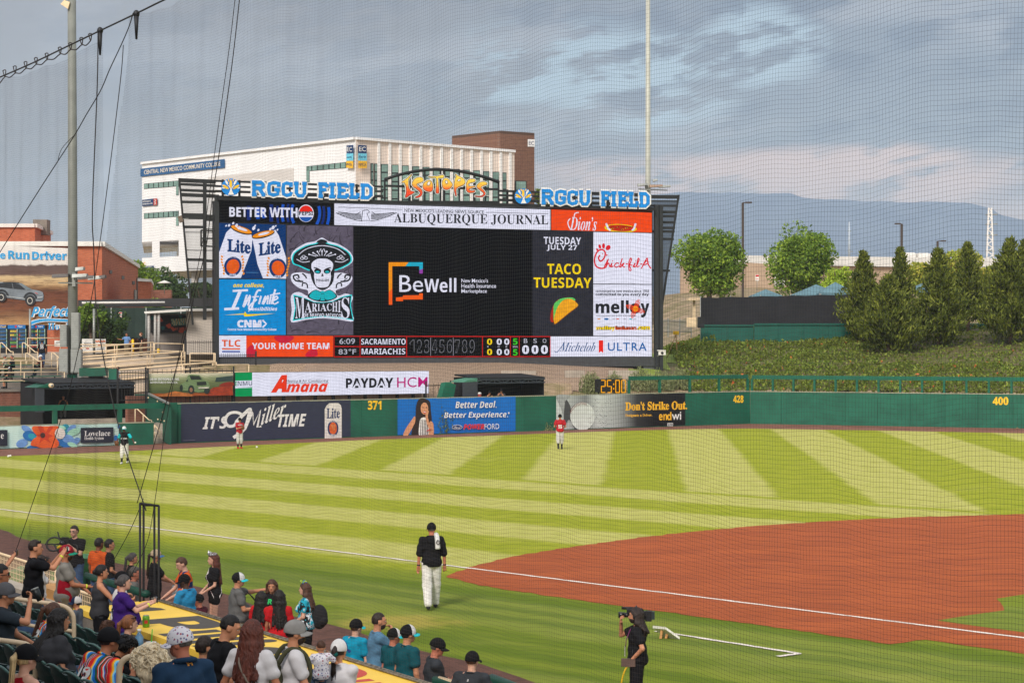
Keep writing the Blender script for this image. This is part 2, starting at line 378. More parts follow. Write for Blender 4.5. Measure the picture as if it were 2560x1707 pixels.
def mountain():
 ridge=[(1000,560),(1250,505),(1400,493),(1560,487),(1700,483),(1880,481),(1985,486),(2000,494),(2060,500),(2130,499),(2230,505),(2330,507),(2420,505),(2480,522),(2500,535),(2560,550),(2640,577),(2800,600),(3100,640),(3600,690)]
 D=8400.;mb=MB();cols=[]
 for px in range(900,3700,14):
  for(x0,y0),(x1,y1)in zip(ridge,ridge[1:]):
   if x0<=px<=x1:yy=y0+(y1-y0)*(px-x0)/(x1-x0);break
  else:yy=600
  yy+=1.6*math.sin(px*.021)+1.3*math.sin(px*.05+1)+random.uniform(-.7,.7)
  cols.append((px,yy))
 n=9;v=[]
 for px,yy in cols:
  top=A(px,yy,D);base=terrain(0,7000)
  for k in range(n):
   t=k/(n-1);d=D-1800*t+60*math.sin(px*.03+k)*t*(1-t)*3
   v.append(Vector(((px-CX)/F*D*(d/D),d,top.z+(base-30-top.z)*t**.8)))
 m=len(cols);mb.add(v,[(i*n+k,i*n+k+1,(i+1)*n+k+1,(i+1)*n+k)for i in range(m-1)for k in range(n-1)],0,True)
 def mm(g,b,tc):g.put(b.inputs['Base Color'],g.mix(g.sstep(g.noise(tc,.006,5,.6),.35,.65),C(66,80,98),C(82,94,108)))  # rock colour shifted to blue, distant air haze put into it
 mb.build('mountains',custom('mountain_hazed_rock',mm),kind='structure')
mountain()
GREEN=mat('wall_green',C(26,92,72),.55,.16,.9,.12,3.);GREEN2=mat('fence_green',C(20,92,72),.45,.12,2.)
BLACK=mat('black_steel',C(30,31,34),.5,.2,3.);YEL=mat('yellow_paint',C(240,190,40),.6,.08)
CONC=mat('concrete',C(176,164,150),.9,.14,1.5,.25,20.);CONCD=mat('concrete_grey',C(128,120,112),.9,.16,1.2,.25,20.);BEIGE=mat('beige_paint',C(226,200,164),.5,.06,3.)
GALV=mat('galvanised',C(150,152,148),.45,.12,2.,metal=.4);WHITEP=mat('white_paint',C(226,222,216),.6,.05,2.)
def wall(plane,s0,s1,h,label,pad_w,name='outfield_wall',thick=.3):
 base=plane.p+plane.u*s0;t=thing(name,base,label,'wall');n=max(1,round((s1-s0)/pad_w));w_=(s1-s0)/n
 for i in range(n):
  a_,b_=plane.p+plane.u*(s0+i*w_+.008),plane.p+plane.u*(s0+(i+1)*w_-.008);bk=-plane.n*thick
  mb=MB();mb.hexa([a_,b_,b_+bk,a_+bk],[a_+Vector((0,0,h)),b_+Vector((0,0,h)),b_+bk+Vector((0,0,h)),a_+bk+Vector((0,0,h))]);mb.build('pad',GREEN,t)
 mb=MB();a_,b_=plane.p+plane.u*s0-plane.n*(thick/2),plane.p+plane.u*s1-plane.n*(thick/2)
 mb.beam(a_+Vector((0,0,h+.03)),b_+Vector((0,0,h+.03)),thick+.04,.05);mb.build('coping',mat('coping',C(150,150,128),.6,.1),t);return t
LW=(WC-W0).length
wl=wall(PL,-.15,LW,WALLH,'long green padded outfield wall hung with advert banners, marked 371 and 428',2.4)
wr=wall(PR,.0,42,WALLH,'plain green padded centre field wall marked 400 below the planted bank',2.2)
ll=wall(LL,-8,(Vector((-19.9,110.6,0))-LL.p).length,1.2,'low green padded wall in front of the bullpen at the field corner',2.6,'bullpen_wall')
for t_,px0,px1,y0,y1,pl,s_ in((wl,919,953.5,1001,1024,PL,'371'),(wl,1833,1858.5,988,1006.5,PL,'428'),(wr,2482,2521,992,1012,PR,'400')):
 ar=Art(pl,z0=.012);ar.text(s_,px0,y0,px1,y1,YEL,'sans',bold=.02);ar.build('distance_marker',t_)
def fence(plane,s0,s1,z0,z1,label,sp,name='rail_fence',back=.15,rail=.26,m=None,cat='fence',post=.14):
 m=m or GREEN2;o=plane.p+plane.u*s0-plane.n*back;t=thing(name,o,label,cat);e_=plane.p+plane.u*s1-plane.n*back
 mb=MB();mb.beam(o+Vector((0,0,z1-rail/2)),e_+Vector((0,0,z1-rail/2)),.12,rail);mb.build('top_rail',m,t)
 n=max(1,round((s1-s0)/sp))
 for i in range(n+1):
  p=o+(e_-o)*i/n;mb=MB();mb.beam(Vector((p.x,p.y,z0)),Vector((p.x,p.y,z1-rail-.003)),post,post,up=plane.n);mb.build('post',m,t)
 return t
sL=lambda px:(PL.at(px,0)-PL.p).dot(PL.u);sR=lambda px:(PR.at(px,0)-PR.p).dot(PR.u)
fence(PL,sL(1576),LW-.1,WALLH+.06,3.38,'green pipe rail fence above the banner with the ball, ending at the 428 corner',2.55)
fence(PR,.1,41,WALLH+.06,3.34,'long green rail fence with many posts above the plain wall marked 400',1.45)
fence(LL,-8,10.6,0.0,2.28,'green rail fence standing behind the flower banner of the bullpen',3.6,back=.5,rail=.3,post=.22)
def banner(plane,x0,x1,m,label,y0=None,y1=None,z0=.06,z1=WALLH+.02,name='advert_banner',off=.02,cat='banner',parent=None):
 p,q=plane.at(x0,z0,off),plane.at(x1,z0,off);mb=MB();up=Vector((0,0,z1-z0));nn=plane.n*.012;n=14
 pts=[p+(q-p)*i/n+(plane.n*.012*math.sin(i*2.1)if 0<i<n else Vector())for i in range(n+1)]
 mb.add([v for c in pts for v in(c,c+up,c+up-plane.n*(off-.002),c-plane.n*(off-.002))],[(4*i+a_,4*i+4+a_,4*i+4+b_,4*i+b_)for i in range(n)for a_,b_ in((0,1),(1,2),(2,3),(3,0))],0)
 ob=mb.build(name,m,origin=p);tag(ob,label,cat);return ob
NAVY=mat('banner_navy',C(46,50,72),.6,.06);BWHITE=mat('banner_white',C(226,224,224),.6,.04)
bn1=banner(PL,452.5,876,NAVY,'dark navy wall banner with white slanted lettering and a drink can')
ar=Art(PL,(340,900,3.0947),z0=.04)
W_=BWHITE
ar.text("IT'S",512,440,705,535,W_,'sansi',dy=-7,sk=.05,bold=.01);ar.text('TIME',1092,420,1310,517,W_,'sansi',dy=-6,sk=.05,bold=.01)
ar.line([(830,430),(780,405),(725,410),(695,440),(690,480),(715,510),(755,505),(775,475)],22,W_,True)
ar.line([(770,480),(850,400),(880,380),(872,420),(835,530),(750,600)],26,W_,True);ar.line([(840,535),(900,400),(905,500),(960,385),(935,520),(965,510)],17,W_);ar.text('iller',962,375,1150,505,W_,'serifi',dy=-78,sk=.1)
0 and ar.line([(925,520),(950,470),(940,515),(975,500),(1030,400),(1030,370),(1005,400),(990,490),(1020,490),(1070,390),(1070,355),(1045,390),(1030,470),(1055,470)],13,W_,True)
0 and ar.line([(1050,460),(1085,430),(1075,405),(1055,430),(1060,455),(1090,445),(1115,400),(1120,440),(1130,390),(1160,355)],13,W_,True)
ar.line([(360,622),(455,617)],5,mat('banner_grey',C(96,100,118)))
can=[(1470,350),(1490,333),(1560,331),(1580,348),(1587,375),(1587,602),(1455,606),(1455,380)];ar.poly(can,mat('banner_can',C(214,208,204)))
NB=mat('ink_navy',C(34,52,96),.6);OR=mat('ink_orange',C(206,92,40),.6);ar.text('Lite',1471,372,1572,452,NB,'serif',dy=-3,bold=.012)
ar.ell(1519,527,42,62,NB);ar.ell(1519,527,30,47,OR);ar.text('BEER',1500,572,1540,588,W_,'sans');ar.text('A FINE PILSNER',1486,475,1552,487,W_,'sans',arc=9)
for k in range(5):ar.line([(1500+4*k,500+9*k),(1540-3*k,505+9*k)],2.5,mat('ink_tan',C(224,170,110)))
ar.build('print',bn1)
BLUEB=mat('banner_blue',C(8,104,190),.6,.05);bn2=banner(PL,994,1288.5,BLUEB,'bright blue wall banner with a smiling dark-haired woman and white slogan')
ar=Art(PL,(960,850,2.868),z0=.04)
HAIR=mat('print_hair',C(46,32,30),.7);SKINP=mat('print_skin',C(212,150,112),.7,.06)
ar.blob([(285,418),(325,440),(333,500),(340,580),(330,680),(205,683),(200,640),(222,560),(228,470),(248,425)],HAIR)
ar.blob([(218,545),(190,580),(150,640),(135,684),(165,686),(205,620),(222,580)],SKINP);ar.blob([(330,580),(350,600),(352,680),(320,683),(305,640),(320,600)],SKINP)
ar.blob([(262,560),(310,560),(318,620),(310,683),(250,684),(248,620)],mat('print_white',C(230,226,222)))
for k in range(5):ar.line([(262+11*k,572),(258+12*k,684)],4.5,mat('print_black',C(34,32,36)))
ar.ell(285,490,27,43,SKINP);ar.ell(286,517,11,8,mat('print_red',C(196,44,44)));ar.ell(286,515,8,3.5,BWHITE);ar.ell(275,483,5,3,HAIR);ar.ell(299,482,5,3,HAIR)
ar.line([(308,505),(300,545),(312,600),(330,640)],17,SKINP,True);ar.line([(300,650),(328,640)],7,mat('print_red',C(196,44,44)))
ar.text('Better Deal.',505,438,800,487,W_,'sansi',dy=-3);ar.text('Better Experience.',423,515,882,570,W_,'sansi',dy=-6);ar.ell(887,522,5,7,W_)
ar.text('POWER',562,602,712,641,mat('print_crimson',C(214,46,46)),'sansi',dy=-3,bold=.02);ar.text('FORD',713,600,818,639,W_,None,dy=-3)
ar.ell(516,623,37,17,W_);ar.ell(516,623,34,14.5,mat('print_navy',C(22,48,104)));ar.text('Ford',492,614,541,632,W_,'script')
ar.build('print',bn2)
def fade(g,b,tc):
 x=g.xyz(tc)[0];c=g.ramp(g.m('DIVIDE',x,8.7),[(0,C(196,202,200)),(.22,C(122,126,126)),(.32,C(196,202,198)),(.48,C(150,156,154)),(.62,C(58,60,62)),(.75,C(30,30,34)),(1,C(26,26,30))])
 g.put(b.inputs['Base Color'],c);b.inputs['Roughness'].default_value=.6
bn3=banner(PL,1390.5,1712.5,custom('banner_ball_fade',fade),'black and grey wall banner with a dissolving baseball and yellow slogan')
ar=Art(PL,(960,850,2.868),z0=.04);INK=mat('print_ink',C(32,33,36))
ar.blob([(1235,400),(1330,398),(1300,450),(1322,560),(1300,600),(1270,500)],mat('print_grey',C(150,154,154)));ar.blob([(1300,430),(1335,480),(1345,560),(1400,640),(1370,645),(1325,570),(1290,620),(1285,560)],mat('print_dgrey',C(70,72,74)))
ar.ell(1420,545,88,100,mat('print_ball',C(206,212,206),.7,.12,1.));SEAM=mat('print_seam',C(120,60,54))
for k in range(14):
 t=R(205+6.2*k);x,y=1418+92*math.cos(t),560+108*math.sin(t);ar.line([(x-5,y-8),(x+4,y+10)],3,SEAM)
rr=random.Random(4)
for k in range(210):
 a_=rr.random()**1.3;x=1440+150*rr.random();y=420+215*rr.random();s_=rr.uniform(1,4.2)
 if(x-1420)/170+.3*rr.random()>.35:ar.poly([(x,y),(x+s_,y+s_*.4),(x+s_*.6,y+s_*1.3),(x-s_*.3,y+s_)],INK)
GOLD=mat('print_gold',C(238,178,40));ar.text("Don't Strike Out.",1670,440,2113,503,GOLD,'serif',dy=-8,bold=.022);ar.text('Designate a Driver.',1670,527,1862,551,GOLD,'serif',dy=-3,bold=.01)
ar.text('en',1910,527,1968,572,GOLD,'sans',dy=-2,bold=.01);ar.text('d',1968,512,2000,571,GOLD,'sans',bold=.01);ar.text('wi',2002,512,2069,569,BWHITE,None,dy=-2,bold=.012)
ar.rect(1970,590,2010,612,BWHITE);ar.rect(1973,593,2007,609,INK);ar.text('NMDOT',1977,595,2003,607,BWHITE,'sans');ar.build('print',bn3)
def pale(g,b,tc):g.put(b.inputs['Base Color'],g.mix(g.sstep(g.noise(tc,.8,3),.35,.65),C(196,222,214),C(170,208,206)))
bn4=banner(LL,-60,296.5,custom('banner_pale',pale),'pale mint wall banner painted with an orange flower and blue petals',z0=.05,z1=1.21)
ar=Art(LL,(0,900,5.345),z0=.04);cB,cL,cT,cO,cO2,cG=(mat('petal_'+n,c,.7,.15,2.)for n,c in(('blue',C(36,108,176)),('light',C(110,152,210)),('teal',C(44,148,172)),('orange',C(222,92,40)),('red',C(196,62,34)),('green',C(160,210,186))))
for cx_,cy_,rx,ry,rot,m_ in((350,920,75,40,30,cL),(290,1110,80,55,-20,cL),(390,1010,90,68,10,cB),(430,1020,60,40,20,cT),(440,1165,85,28,0,cB),(860,930,60,80,20,cT),(950,910,70,35,-35,cL),(980,960,90,45,-20,cG),(850,1100,100,60,25,cB),(900,1050,80,55,10,cL),(1010,1080,60,40,-40,cL),(960,1130,70,30,20,cG),(1540,1040,26,40,0,cB),(1580,890,18,26,0,cB),(820,905,50,30,10,cG)):ar.ell(cx_,cy_,rx,ry,m_,rot=rot)
ar.blob([(430,885),(600,882),(770,880),(760,950),(720,1010),(780,1100),(740,1168),(560,1172),(470,1150),(400,1130),(430,1060),(490,1010),(440,960)],cO)
ar.blob([(500,890),(560,885),(600,960),(650,890),(700,900),(640,980),(700,1010),(640,1040),(660,1100),(580,1060),(520,1110),(530,1040),(470,1000),(530,980)],cO2);ar.ell(562,1003,34,36,mat('petal_core',C(70,44,40)))
ar.ell(792,978,70,74,mat('petal_ball',C(214,206,200),.7,.1));ar.line([(740,950),(770,980),(765,1030)],4,SEAM,True)
DKN=mat('banner_slate',C(34,38,54));ar.rect(1068,902,1507,1106,DKN,dy=-8);ar.text('Lovelace',1117,945,1462,1014,BWHITE,'serif',dy=-6);ar.text('Health System',1117,1022,1375,1074,BWHITE,'serif',dy=-4)
ar.rect(-120,933,90,1146,DKN,dy=-3);ar.text('e',0,985,38,1050,BWHITE,'serif');ar.build('print',bn4)
SB=Plane((-20.0,135.0),(10.2,145.0));SBT='video_scoreboard'
sb=thing('video_scoreboard',SB.at(1087,4.0),'huge black video scoreboard with a grid of bright advert screens behind the outfield wall','scoreboard')
lW,lK,lK2=led('white',C(232,232,250),1.0),led('black',C(17,17,19)),led('charcoal',C(46,46,54),1,.2)
lR,lO,lY,lB,lN=led('red',C(244,40,24)),led('orange',C(250,76,24),1,.1),led('yellow',C(252,214,8)),led('blue',C(8,142,214),1,.1),led('navy',C(10,56,112),1,.08)
lG,lC,lOr,lIn,lT=led('green',C(64,200,40)),led('cyan',C(34,220,226)),led('amber',C(248,150,20),1,.1),led('ink',C(34,36,40)),led('teal',C(22,180,190))
lP,lP2=led('plum',C(96,88,104),1,.2),led('plum_dark',C(56,50,60))
def sbbox(x0,x1,y0,y1,dep,m,nm,front=0.0,yr=None):
 yr=yr or(y0,y1);q0=[SB.hit(x0,y1,front),SB.hit(x1,yr[1],front),SB.hit(x1,yr[0],front),SB.hit(x0,y0,front)]
 mb=MB();mb.hexa(q0,[p-SB.n*dep for p in q0]);return mb.build(nm,m,sb)
q=[SB.at(541,4.2,-.06),SB.at(1632,4.2,-.06),SB.at(1632,15.25,-.06),SB.at(541,15.25,-.06)];mb=MB();mb.hexa(q,[p-SB.n*1.6 for p in q]);mb.build('cabinet',mat('cabinet_black',C(34,35,38),.6,.15),sb)
q=[SB.at(541,3.85,.1),SB.at(1655,3.85,.1),SB.at(1655,4.5,.1),SB.at(541,4.5,.1)];mb=MB();mb.hexa(q,[p-SB.n*.5 for p in q]);mb.build('bottom_sill',mat('sill_grey',C(66,67,70),.6,.12),sb)
for px in(745,880,1018,1182,1286,1440,1563):
 c=SB.at(px,0,-.6);z=terrain(c.x,c.y);mb=MB();mb.box((c.x,c.y,(3.9+z)/2+.1),(.85,.7,3.9-z-.2),math.atan2(SB.u.y,SB.u.x));mb.box((c.x,c.y,z+.25),(1.35,1.2,.5),math.atan2(SB.u.y,SB.u.x));mb.box((c.x+.5,c.y+.15,3.6),(1.2,.5,.3),math.atan2(SB.u.y,SB.u.x));mb.build('footing_leg',BLACK,sb)
for px,z0_ in((541.5,3.4),(1640,3.0),(1651,3.0)):
 mb=MB();mb.beam(SB.at(px,z0_,.05),SB.at(px,15.6,.05),.28,.28,up=SB.n);mb.build('side_post',mat('post_dark',C(46,48,50),.5,.15),sb)
mb=MB();c0=SB.at(1625,0,-.3);mb.box((c0.x,c0.y,3.1),(1.0,.6,2.3),math.atan2(SB.u.y,SB.u.x));mb.build('end_column',mat('post_grey',C(92,94,98),.5,.1),sb)
def panel(x0,y0l,x1,y0r,y1r,y1l,m,nm='screen'):
 mb=MB();mb.add([SB.hit(x0,y1l,.0),SB.hit(x1,y1r,.0),SB.hit(x1,y0r,.0),SB.hit(x0,y0l,.0)],[(0,1,2,3)]);return mb.build(nm,m,sb)
a_t,b_t,c_t,e_t=(500,530,3.672),(1100,530,3.672),(320,300,3.672),(960,300,3.092)
p=panel(543.5,501,834,509,563,556,lK);ar=Art(SB,c_t);lPB,lPB2=led('ringblue',C(20,84,190)),led('ringdeep',C(12,44,120))
for r_,w_,m_ in((130,26,lPB),(170,22,lPB2),(215,26,lPB),(262,20,lPB2),(320,34,lPB2),(385,30,lPB),(440,34,lPB),(525,34,lPB2)):
 for sg in(-1,1):
  x=1630+sg*r_
  if x>1870:continue
  pts=[(1630+sg*r_*math.cos(t),855+r_*1.25*math.sin(t))for t in[-1.5+.1*k for k in range(31)]]
  pts=[(min(1882,max(835,X)),Y)for X,Y in pts if 752+(X-822)*.028<Y<940+(X-822)*.024]
  if len(pts)>2:ar.line(pts,w_,m_)
ar.text('BETTER WITH',928,800,1555,888,lW,'sans',dy=8,bold=.012);ar.ell(1632,858,72,80,lW);ar.ell(1632,858,65,72,lR,190,350);ar.ell(1632,862,65,72,led('colablue',C(24,92,180)),25,155)
ar.text('PEPSI',1565,838,1697,875,lIn,'sans',bold=.02);ar.build('logo_print',p)
p=panel(835,509,1376,524,575,564,lW);ar=Art(SB,(0,0,1.));
ar.text('ALBUQUERQUE JOURNAL',985,533,1371,562,lIn,'serif',dy=5);ar.text("NEW MEXICO'S LEADING NEWS SOURCE",1011,521.5,1210,530,lIn,None,dy=5,bold=.01)
ar.line([(846,518),(1006,524)],1.2,lIn);ar.line([(1215,531),(1371,535)],1.2,lIn)
for sg in(-1,1):
 cx_=915
 ar.line([(cx_+sg*70,532+(sg<0)*-2),(cx_+sg*24,536),(cx_+sg*14,530)],1.6,lIn)
 for k in range(6):ar.line([(cx_+sg*(74-8*k),533+3.0*k),(cx_+sg*12,536+2.4*k)],1.5,lIn)
 ar.line([(cx_+sg*76,532),(cx_+sg*52,543),(cx_+sg*24,551),(cx_+sg*10,553)],1.6,lIn)
ar.line([(906,527),(918,525),(923,530),(917,535),(924,552),(903,552),(906,527)],1.7,lIn);ar.build('logo_print',p)
p=panel(1377,524,1630,532,582,575,lO);ar=Art(SB,e_t)
ar.text('Dion’s',1436,748,1642,852,lW,'serifi',dy=4,sk=.05);ar.line([(1505,716),(1478,722),(1468,750)],8,lW,True);ar.line([(1440,845),(1425,815),(1422,785),(1440,762)],8,lW,True)
ar.ell(1828,838,125,32,lY,rot=3);ar.ell(1828,836,112,25,led('sauce',C(196,44,20),1,.2),rot=3)
for k in range(26):ar.ell(1735+(k*37)%190,822+(k*17)%28,5,3,lIn if k%3 else lY,n=8)
for x0 in(1712,1940):ar.line([(x0,800),(x0+(14 if x0<1800 else-10),835),(x0+(34 if x0<1800 else-28),855)],14,lW,True)
ar.build('logo_print',p)
p=panel(543.7,556,714.5,562,697,695,lN);ar=Art(SB,a_t)
def can_(pts,lid,lidr,rot,tx,seal,tsk):
 ar.poly(pts,lW);ar.ell(lid[0],lid[1],lidr[0],lidr[1],lIn,rot=rot);ar.ell(lid[0],lid[1]-4,lidr[0]-6,lidr[1]-8,lOr,rot=rot);ar.ell(lid[0]+5,lid[1]-8,lidr[0]*.5,lidr[1]*.35,lW,rot=rot)
 ar.text('Lite',tx[0],tx[1],tx[2],tx[3],lN,'serif',dy=tsk,bold=.03)
 ar.ell(seal[0],seal[1],80,92,lN,rot=rot);ar.ell(seal[0]+2,seal[1],58,68,led('sealorange',C(236,96,24),1,.12),rot=rot)
 ar.text('A FINE PILSNER',seal[0]-62,seal[1]-80,seal[0]+66,seal[1]-64,lW,'sans',arc=18);ar.text('BEER',seal[0]-30,seal[1]+68,seal[0]+30,seal[1]+84,lW,'sans')
 for sg in(-1,1):
  for k in range(7):ar.ell(seal[0]+sg*(92+6*math.sin(k))+(8 if rot>0 else-8)*(k-3)*.3,seal[1]-90+26*k,9,13,lOr,rot=sg*35,n=8)
can_([(240,190),(290,140),(470,205),(482,250),(470,360),(375,605),(165,605),(165,400)],(380,165),(105,34),18,(250,245,465,365),(300,500),22)
can_([(470,232),(690,165),(722,220),(788,420),(788,613),(575,608),(525,480),(482,260)],(578,208),(108,32),-14,(535,285,738,408),(712,515),-30)
for x,y,r_ in((235,128,7),(262,125,10),(300,105,9),(330,125,12),(355,148,12),(488,150,14),(530,168,9),(640,160,10),(665,145,14),(690,130,6),(705,165,7),(500,128,7)):ar.ell(x,y,r_,r_*1.4,lW,n=10,rot=30)
ar.line([(415,556),(530,558)],9,led('bluegrey',C(60,110,160)));ar.build('logo_print',p)
p=panel(717,563,883,566,837.5,837,lP);ar=Art(SB,a_t)
rl=random.Random(11)
def clipx(v):return min(1403,max(800,v))
for k in range(70):
 x,y=rl.uniform(815,1390),rl.uniform(150,1110);an=rl.uniform(-2.6,-.4);L_=rl.uniform(60,150)
 pts=[(clipx(x+L_*t*math.cos(an+.5*t)),min(1120,max(130,y+L_*t*math.sin(an+.5*t))))for t in(0,.33,.66,1)]
 ar.line(pts,rl.uniform(4,16),lP2,True,taper=(1,.2))
ar.blob([(835,900),(828,770),(900,735),(975,770),(980,720),(905,700),(835,640),(835,570),(930,555),(1000,570),(1010,530),(900,500),(828,440),(850,360),(960,290),(1050,270),(1110,238),(1170,270),(1270,300),(1370,370),(1395,450),(1320,510),(1215,545),(1220,560),(1300,560),(1390,600),(1340,680),(1240,720),(1260,770),(1330,750),(1395,780),(1370,870),(1400,1000),(1250,985),(1100,975),(960,990),(830,1010)],lW,4)
for sg in(-1,1):
 X=lambda v:1110+sg*(v-1110)
 ar.line([(X(1280),640),(X(1350),630),(X(1370),590),(X(1330),580),(X(1320),610)],15,lIn,True);ar.line([(X(1250),610),(X(1265),585),(X(1290),565)],13,lIn,True);ar.line([(X(1240),700),(X(1250),660),(X(1285),655),(X(1290),685)],12,lIn,True);ar.line([(X(1300),640),(X(1345),605)],8,lIn,True)
brim=[(838,470),(850,380),(960,310),(1060,285),(1110,250),(1165,288),(1265,315),(1360,375),(1385,450),(1330,500),(1220,540),(1200,470),(1110,425),(1010,470),(1000,540),(900,500)]
ar.blob(brim,lC,4);ar.blob([(1110+(x-1110)*.955,405+(y-405)*.92)for x,y in brim],lIn,4);ar.ell(1110,285,50,32,lIn,180,360)
ar.line([(895,395),(960,345),(1060,315),(1160,315),(1260,345),(1325,395)],7,lW,True);ar.line([(1085,370),(1100,338),(1112,360),(1126,338),(1140,370)],7,lW)
for k,(dx,dy)in enumerate(((0,-42),(34,-40),(66,-28),(96,-14),(-34,-40),(-66,-28),(-96,-14))):ar.line([(1110+dx*.55,412+dy*.2),(1110+dx*1.25,405+dy)],6,lW);ar.ell(1110+dx*1.25,405+dy,8,8,lW,n=10)
for sg in(-1,1):
 for cx_,cy_ in((150,425),(170,412),(185,428)):ar.line([(1110+sg*cx_+16*math.cos(t),cy_+12*math.sin(t))for t in[k*.7 for k in range(9)]],5,lW,False,True)
 ar.line([(1110+sg*115,455),(1110+sg*180,462),(1110+sg*236,435)],6,lW,True)
ar.blob([(995,540),(1000,470),(1110,418),(1215,470),(1222,540),(1200,660),(1110,720),(1030,660)],lIn,4)
ar.blob([(1015,470),(1060,435),(1110,430),(1160,435),(1205,470),(1205,520),(1185,560),(1190,600),(1165,680),(1110,695),(1055,680),(1035,600),(1035,560),(1012,520)],lW,4)
for sg in(-1,1):ar.ell(1110+sg*44,545,32,24,lIn,rot=sg*-12);ar.ell(1110+sg*44,552,20,10,lT,n=14);ar.line([(1110+sg*12,540),(1110+sg*45,520),(1110+sg*80,512)],10,lIn,True)
ar.poly([(1110,560),(1098,592),(1122,592)],lIn);ar.line([(1050,625),(1110,632),(1170,625)],6,lIn,True)
for k in range(9):ar.line([(1058+13*k,612),(1058+13*k,644)],4,lIn)
ar.blob([(970,775),(1040,715),(1110,735),(1180,715),(1245,775),(1180,815),(1110,825),(1040,815)],lIn,4)
for sg in(-1,1):ar.blob([(1110+sg*18,740),(1110+sg*75,722),(1110+sg*122,775),(1110+sg*70,805),(1110+sg*24,800)],lT,4)
ar.ell(1110,738,20,14,lT);ar.poly([(1098,755),(1122,755),(1130,815),(1090,815)],lT)
bl=[(850,770),(935,790),(1030,830),(1110,835),(1200,825),(1290,785),(1370,770),(1360,860),(1385,985),(1250,965),(1110,955),(960,970),(845,990),(865,880)]
ar.poly([(1110+(x-1110)*1.035,885+(y-885)*1.1)for x,y in bl],lC);ar.poly(bl,lIn)
for k,(ch,x0,x1,y0,y1)in enumerate((('M',860,945,785,975),('A',945,1010,825,925),('R',1012,1060,840,915),('I',1064,1084,845,910),('A',1088,1145,843,910),('C',1148,1192,840,908),('H',1196,1246,828,915),('I',1250,1274,815,920),('S',1280,1355,785,980))):ar.text(ch,x0,y0,x1,y1,lW,'serif',bold=-.002)
ar.text('DE NUEVO MÉXICO',935,925,1280,965,lW,'sans',arc=4,dy=6);ar.build('logo_print',p)
p=panel(884,566,1331,574,840,837.5,lK);ar=Art(SB,(960,300,3.092))
ar.poly([(36,1100),(190,1100),(165,1130),(64,1130),(64,1330),(36,1330)],lOr);ar.poly([(36,1330),(64,1300),(64,1428),(36,1428)],led('deeporange',C(250,96,20)));ar.poly([(190,1100),(300,1100),(300,1150),(272,1160),(272,1130),(165,1130)],led('sky',C(30,176,206)));ar.poly([(272,1160),(300,1150),(300,1187),(272,1187)],led('violet',C(150,64,168)))
ar.poly([(92,1372),(146,1368),(146,1356),(270,1354),(270,1340),(300,1340),(300,1387),(146,1387),(146,1400),(92,1400)],led('deeporange',C(250,96,20)))
ar.text('Be',118,1200,302,1330,lW,None,bold=.0);ar.text('Well',310,1222,558,1332,lW,'sans')
for k,t_ in enumerate(("New Mexico's",'Health Insurance','Marketplace')):ar.text(t_,597,1225+41*k,(803,865,795)[k],1257+41*k+(0,0,6)[k],lW,None,bold=.008)
ar.build('logo_print',p)
p=panel(1331,574,1482.5,578.5,840,840,led('charcoal',C(46,46,54),1,.2));ar=Art(SB,b_t)
ar.text('TUESDAY',952,227,1295,295,lW,'sans',dy=6);ar.text('JULY 27',980,300,1258,358,lW,'sans',dy=4);ar.text('TACO',984,474,1294,570,lY,'sans',dy=2);ar.text('TUESDAY',858,600,1390,695,lY,'sans',dy=3)
ar.blob([(1012,960),(1030,880),(1070,815),(1130,790),(1200,786),(1240,820),(1100,850),(1060,940),(1040,1010),(1015,1000)],led('salsa',C(176,40,24)),4)
ar.blob([(1045,850),(1085,808),(1130,790),(1215,786),(1240,812),(1150,815),(1080,870),(1045,1000),(1040,930)],led('lettuce',C(96,200,96)),4)
ar.blob([(1050,1020),(1045,980),(1075,880),(1130,810),(1200,798),(1255,835),(1262,865),(1180,925),(1070,1022)],led('tortilla',C(244,168,32),1,.12),4)
ar.line([(1045,1015),(1060,1026),(1180,930),(1262,868)],6,led('crust',C(150,84,16)),True);ar.build('logo_print',p)
p=panel(543.7,698,714.3,699,837,837,lB);ar=Art(SB,a_t)
ar.text('one college,',302,652,586,702,lY,'sansi',sk=.1,bold=.02)
wv=15
ar.line([(300,725),(440,718)],20,lW);ar.line([(370,722),(300,890)],30,lW);ar.line([(222,892),(358,885)],22,lW)
ar.line([(395,870),(430,760),(400,870),(460,765),(440,860)],17,lW,True);ar.line([(560,720),(520,735),(470,890),(450,870),(520,800)],17,lW,True);ar.line([(480,780),(540,775)],12,lW)
ar.line([(560,770),(540,845)],17,lW);ar.line([(570,845),(600,770),(580,845),(625,768),(615,845)],15,lW,True);ar.line([(650,770),(635,845)],16,lW);ar.line([(690,710),(655,845)],18,lW);ar.line([(640,765),(735,745)],13,lW);ar.line([(670,815),(712,790),(695,775),(668,815),(680,845),(720,825)],13,lW,True)
ar.text('possibilities',440,872,705,915,lW,'sansi',sk=.1,bold=.015);ar.poly([(222,945),(405,930),(410,912),(430,938),(690,930),(440,958),(405,958),(400,942)],lY)
ar.text('CNM',340,990,562,1060,lW,'sans',bold=.04);ar.line([(572,992),(606,1026),(572,1060)],16,lW);ar.text('Central New Mexico Community College',252,1066,700,1094,lW,'sans',bold=.01);ar.build('logo_print',p)
p=panel(544,838.5,615.7,838.5,891.5,891.8,lW);ar=Art(SB,a_t);lTO=led('tlc',C(232,92,34))
ar.text('TLC',200,1172,372,1236,lTO,'sans',bold=.01);ar.rect(202,1249,369,1262,lTO);ar.rect(202,1274,369,1287,led('royal',C(34,78,164)));ar.build('logo_print',p)
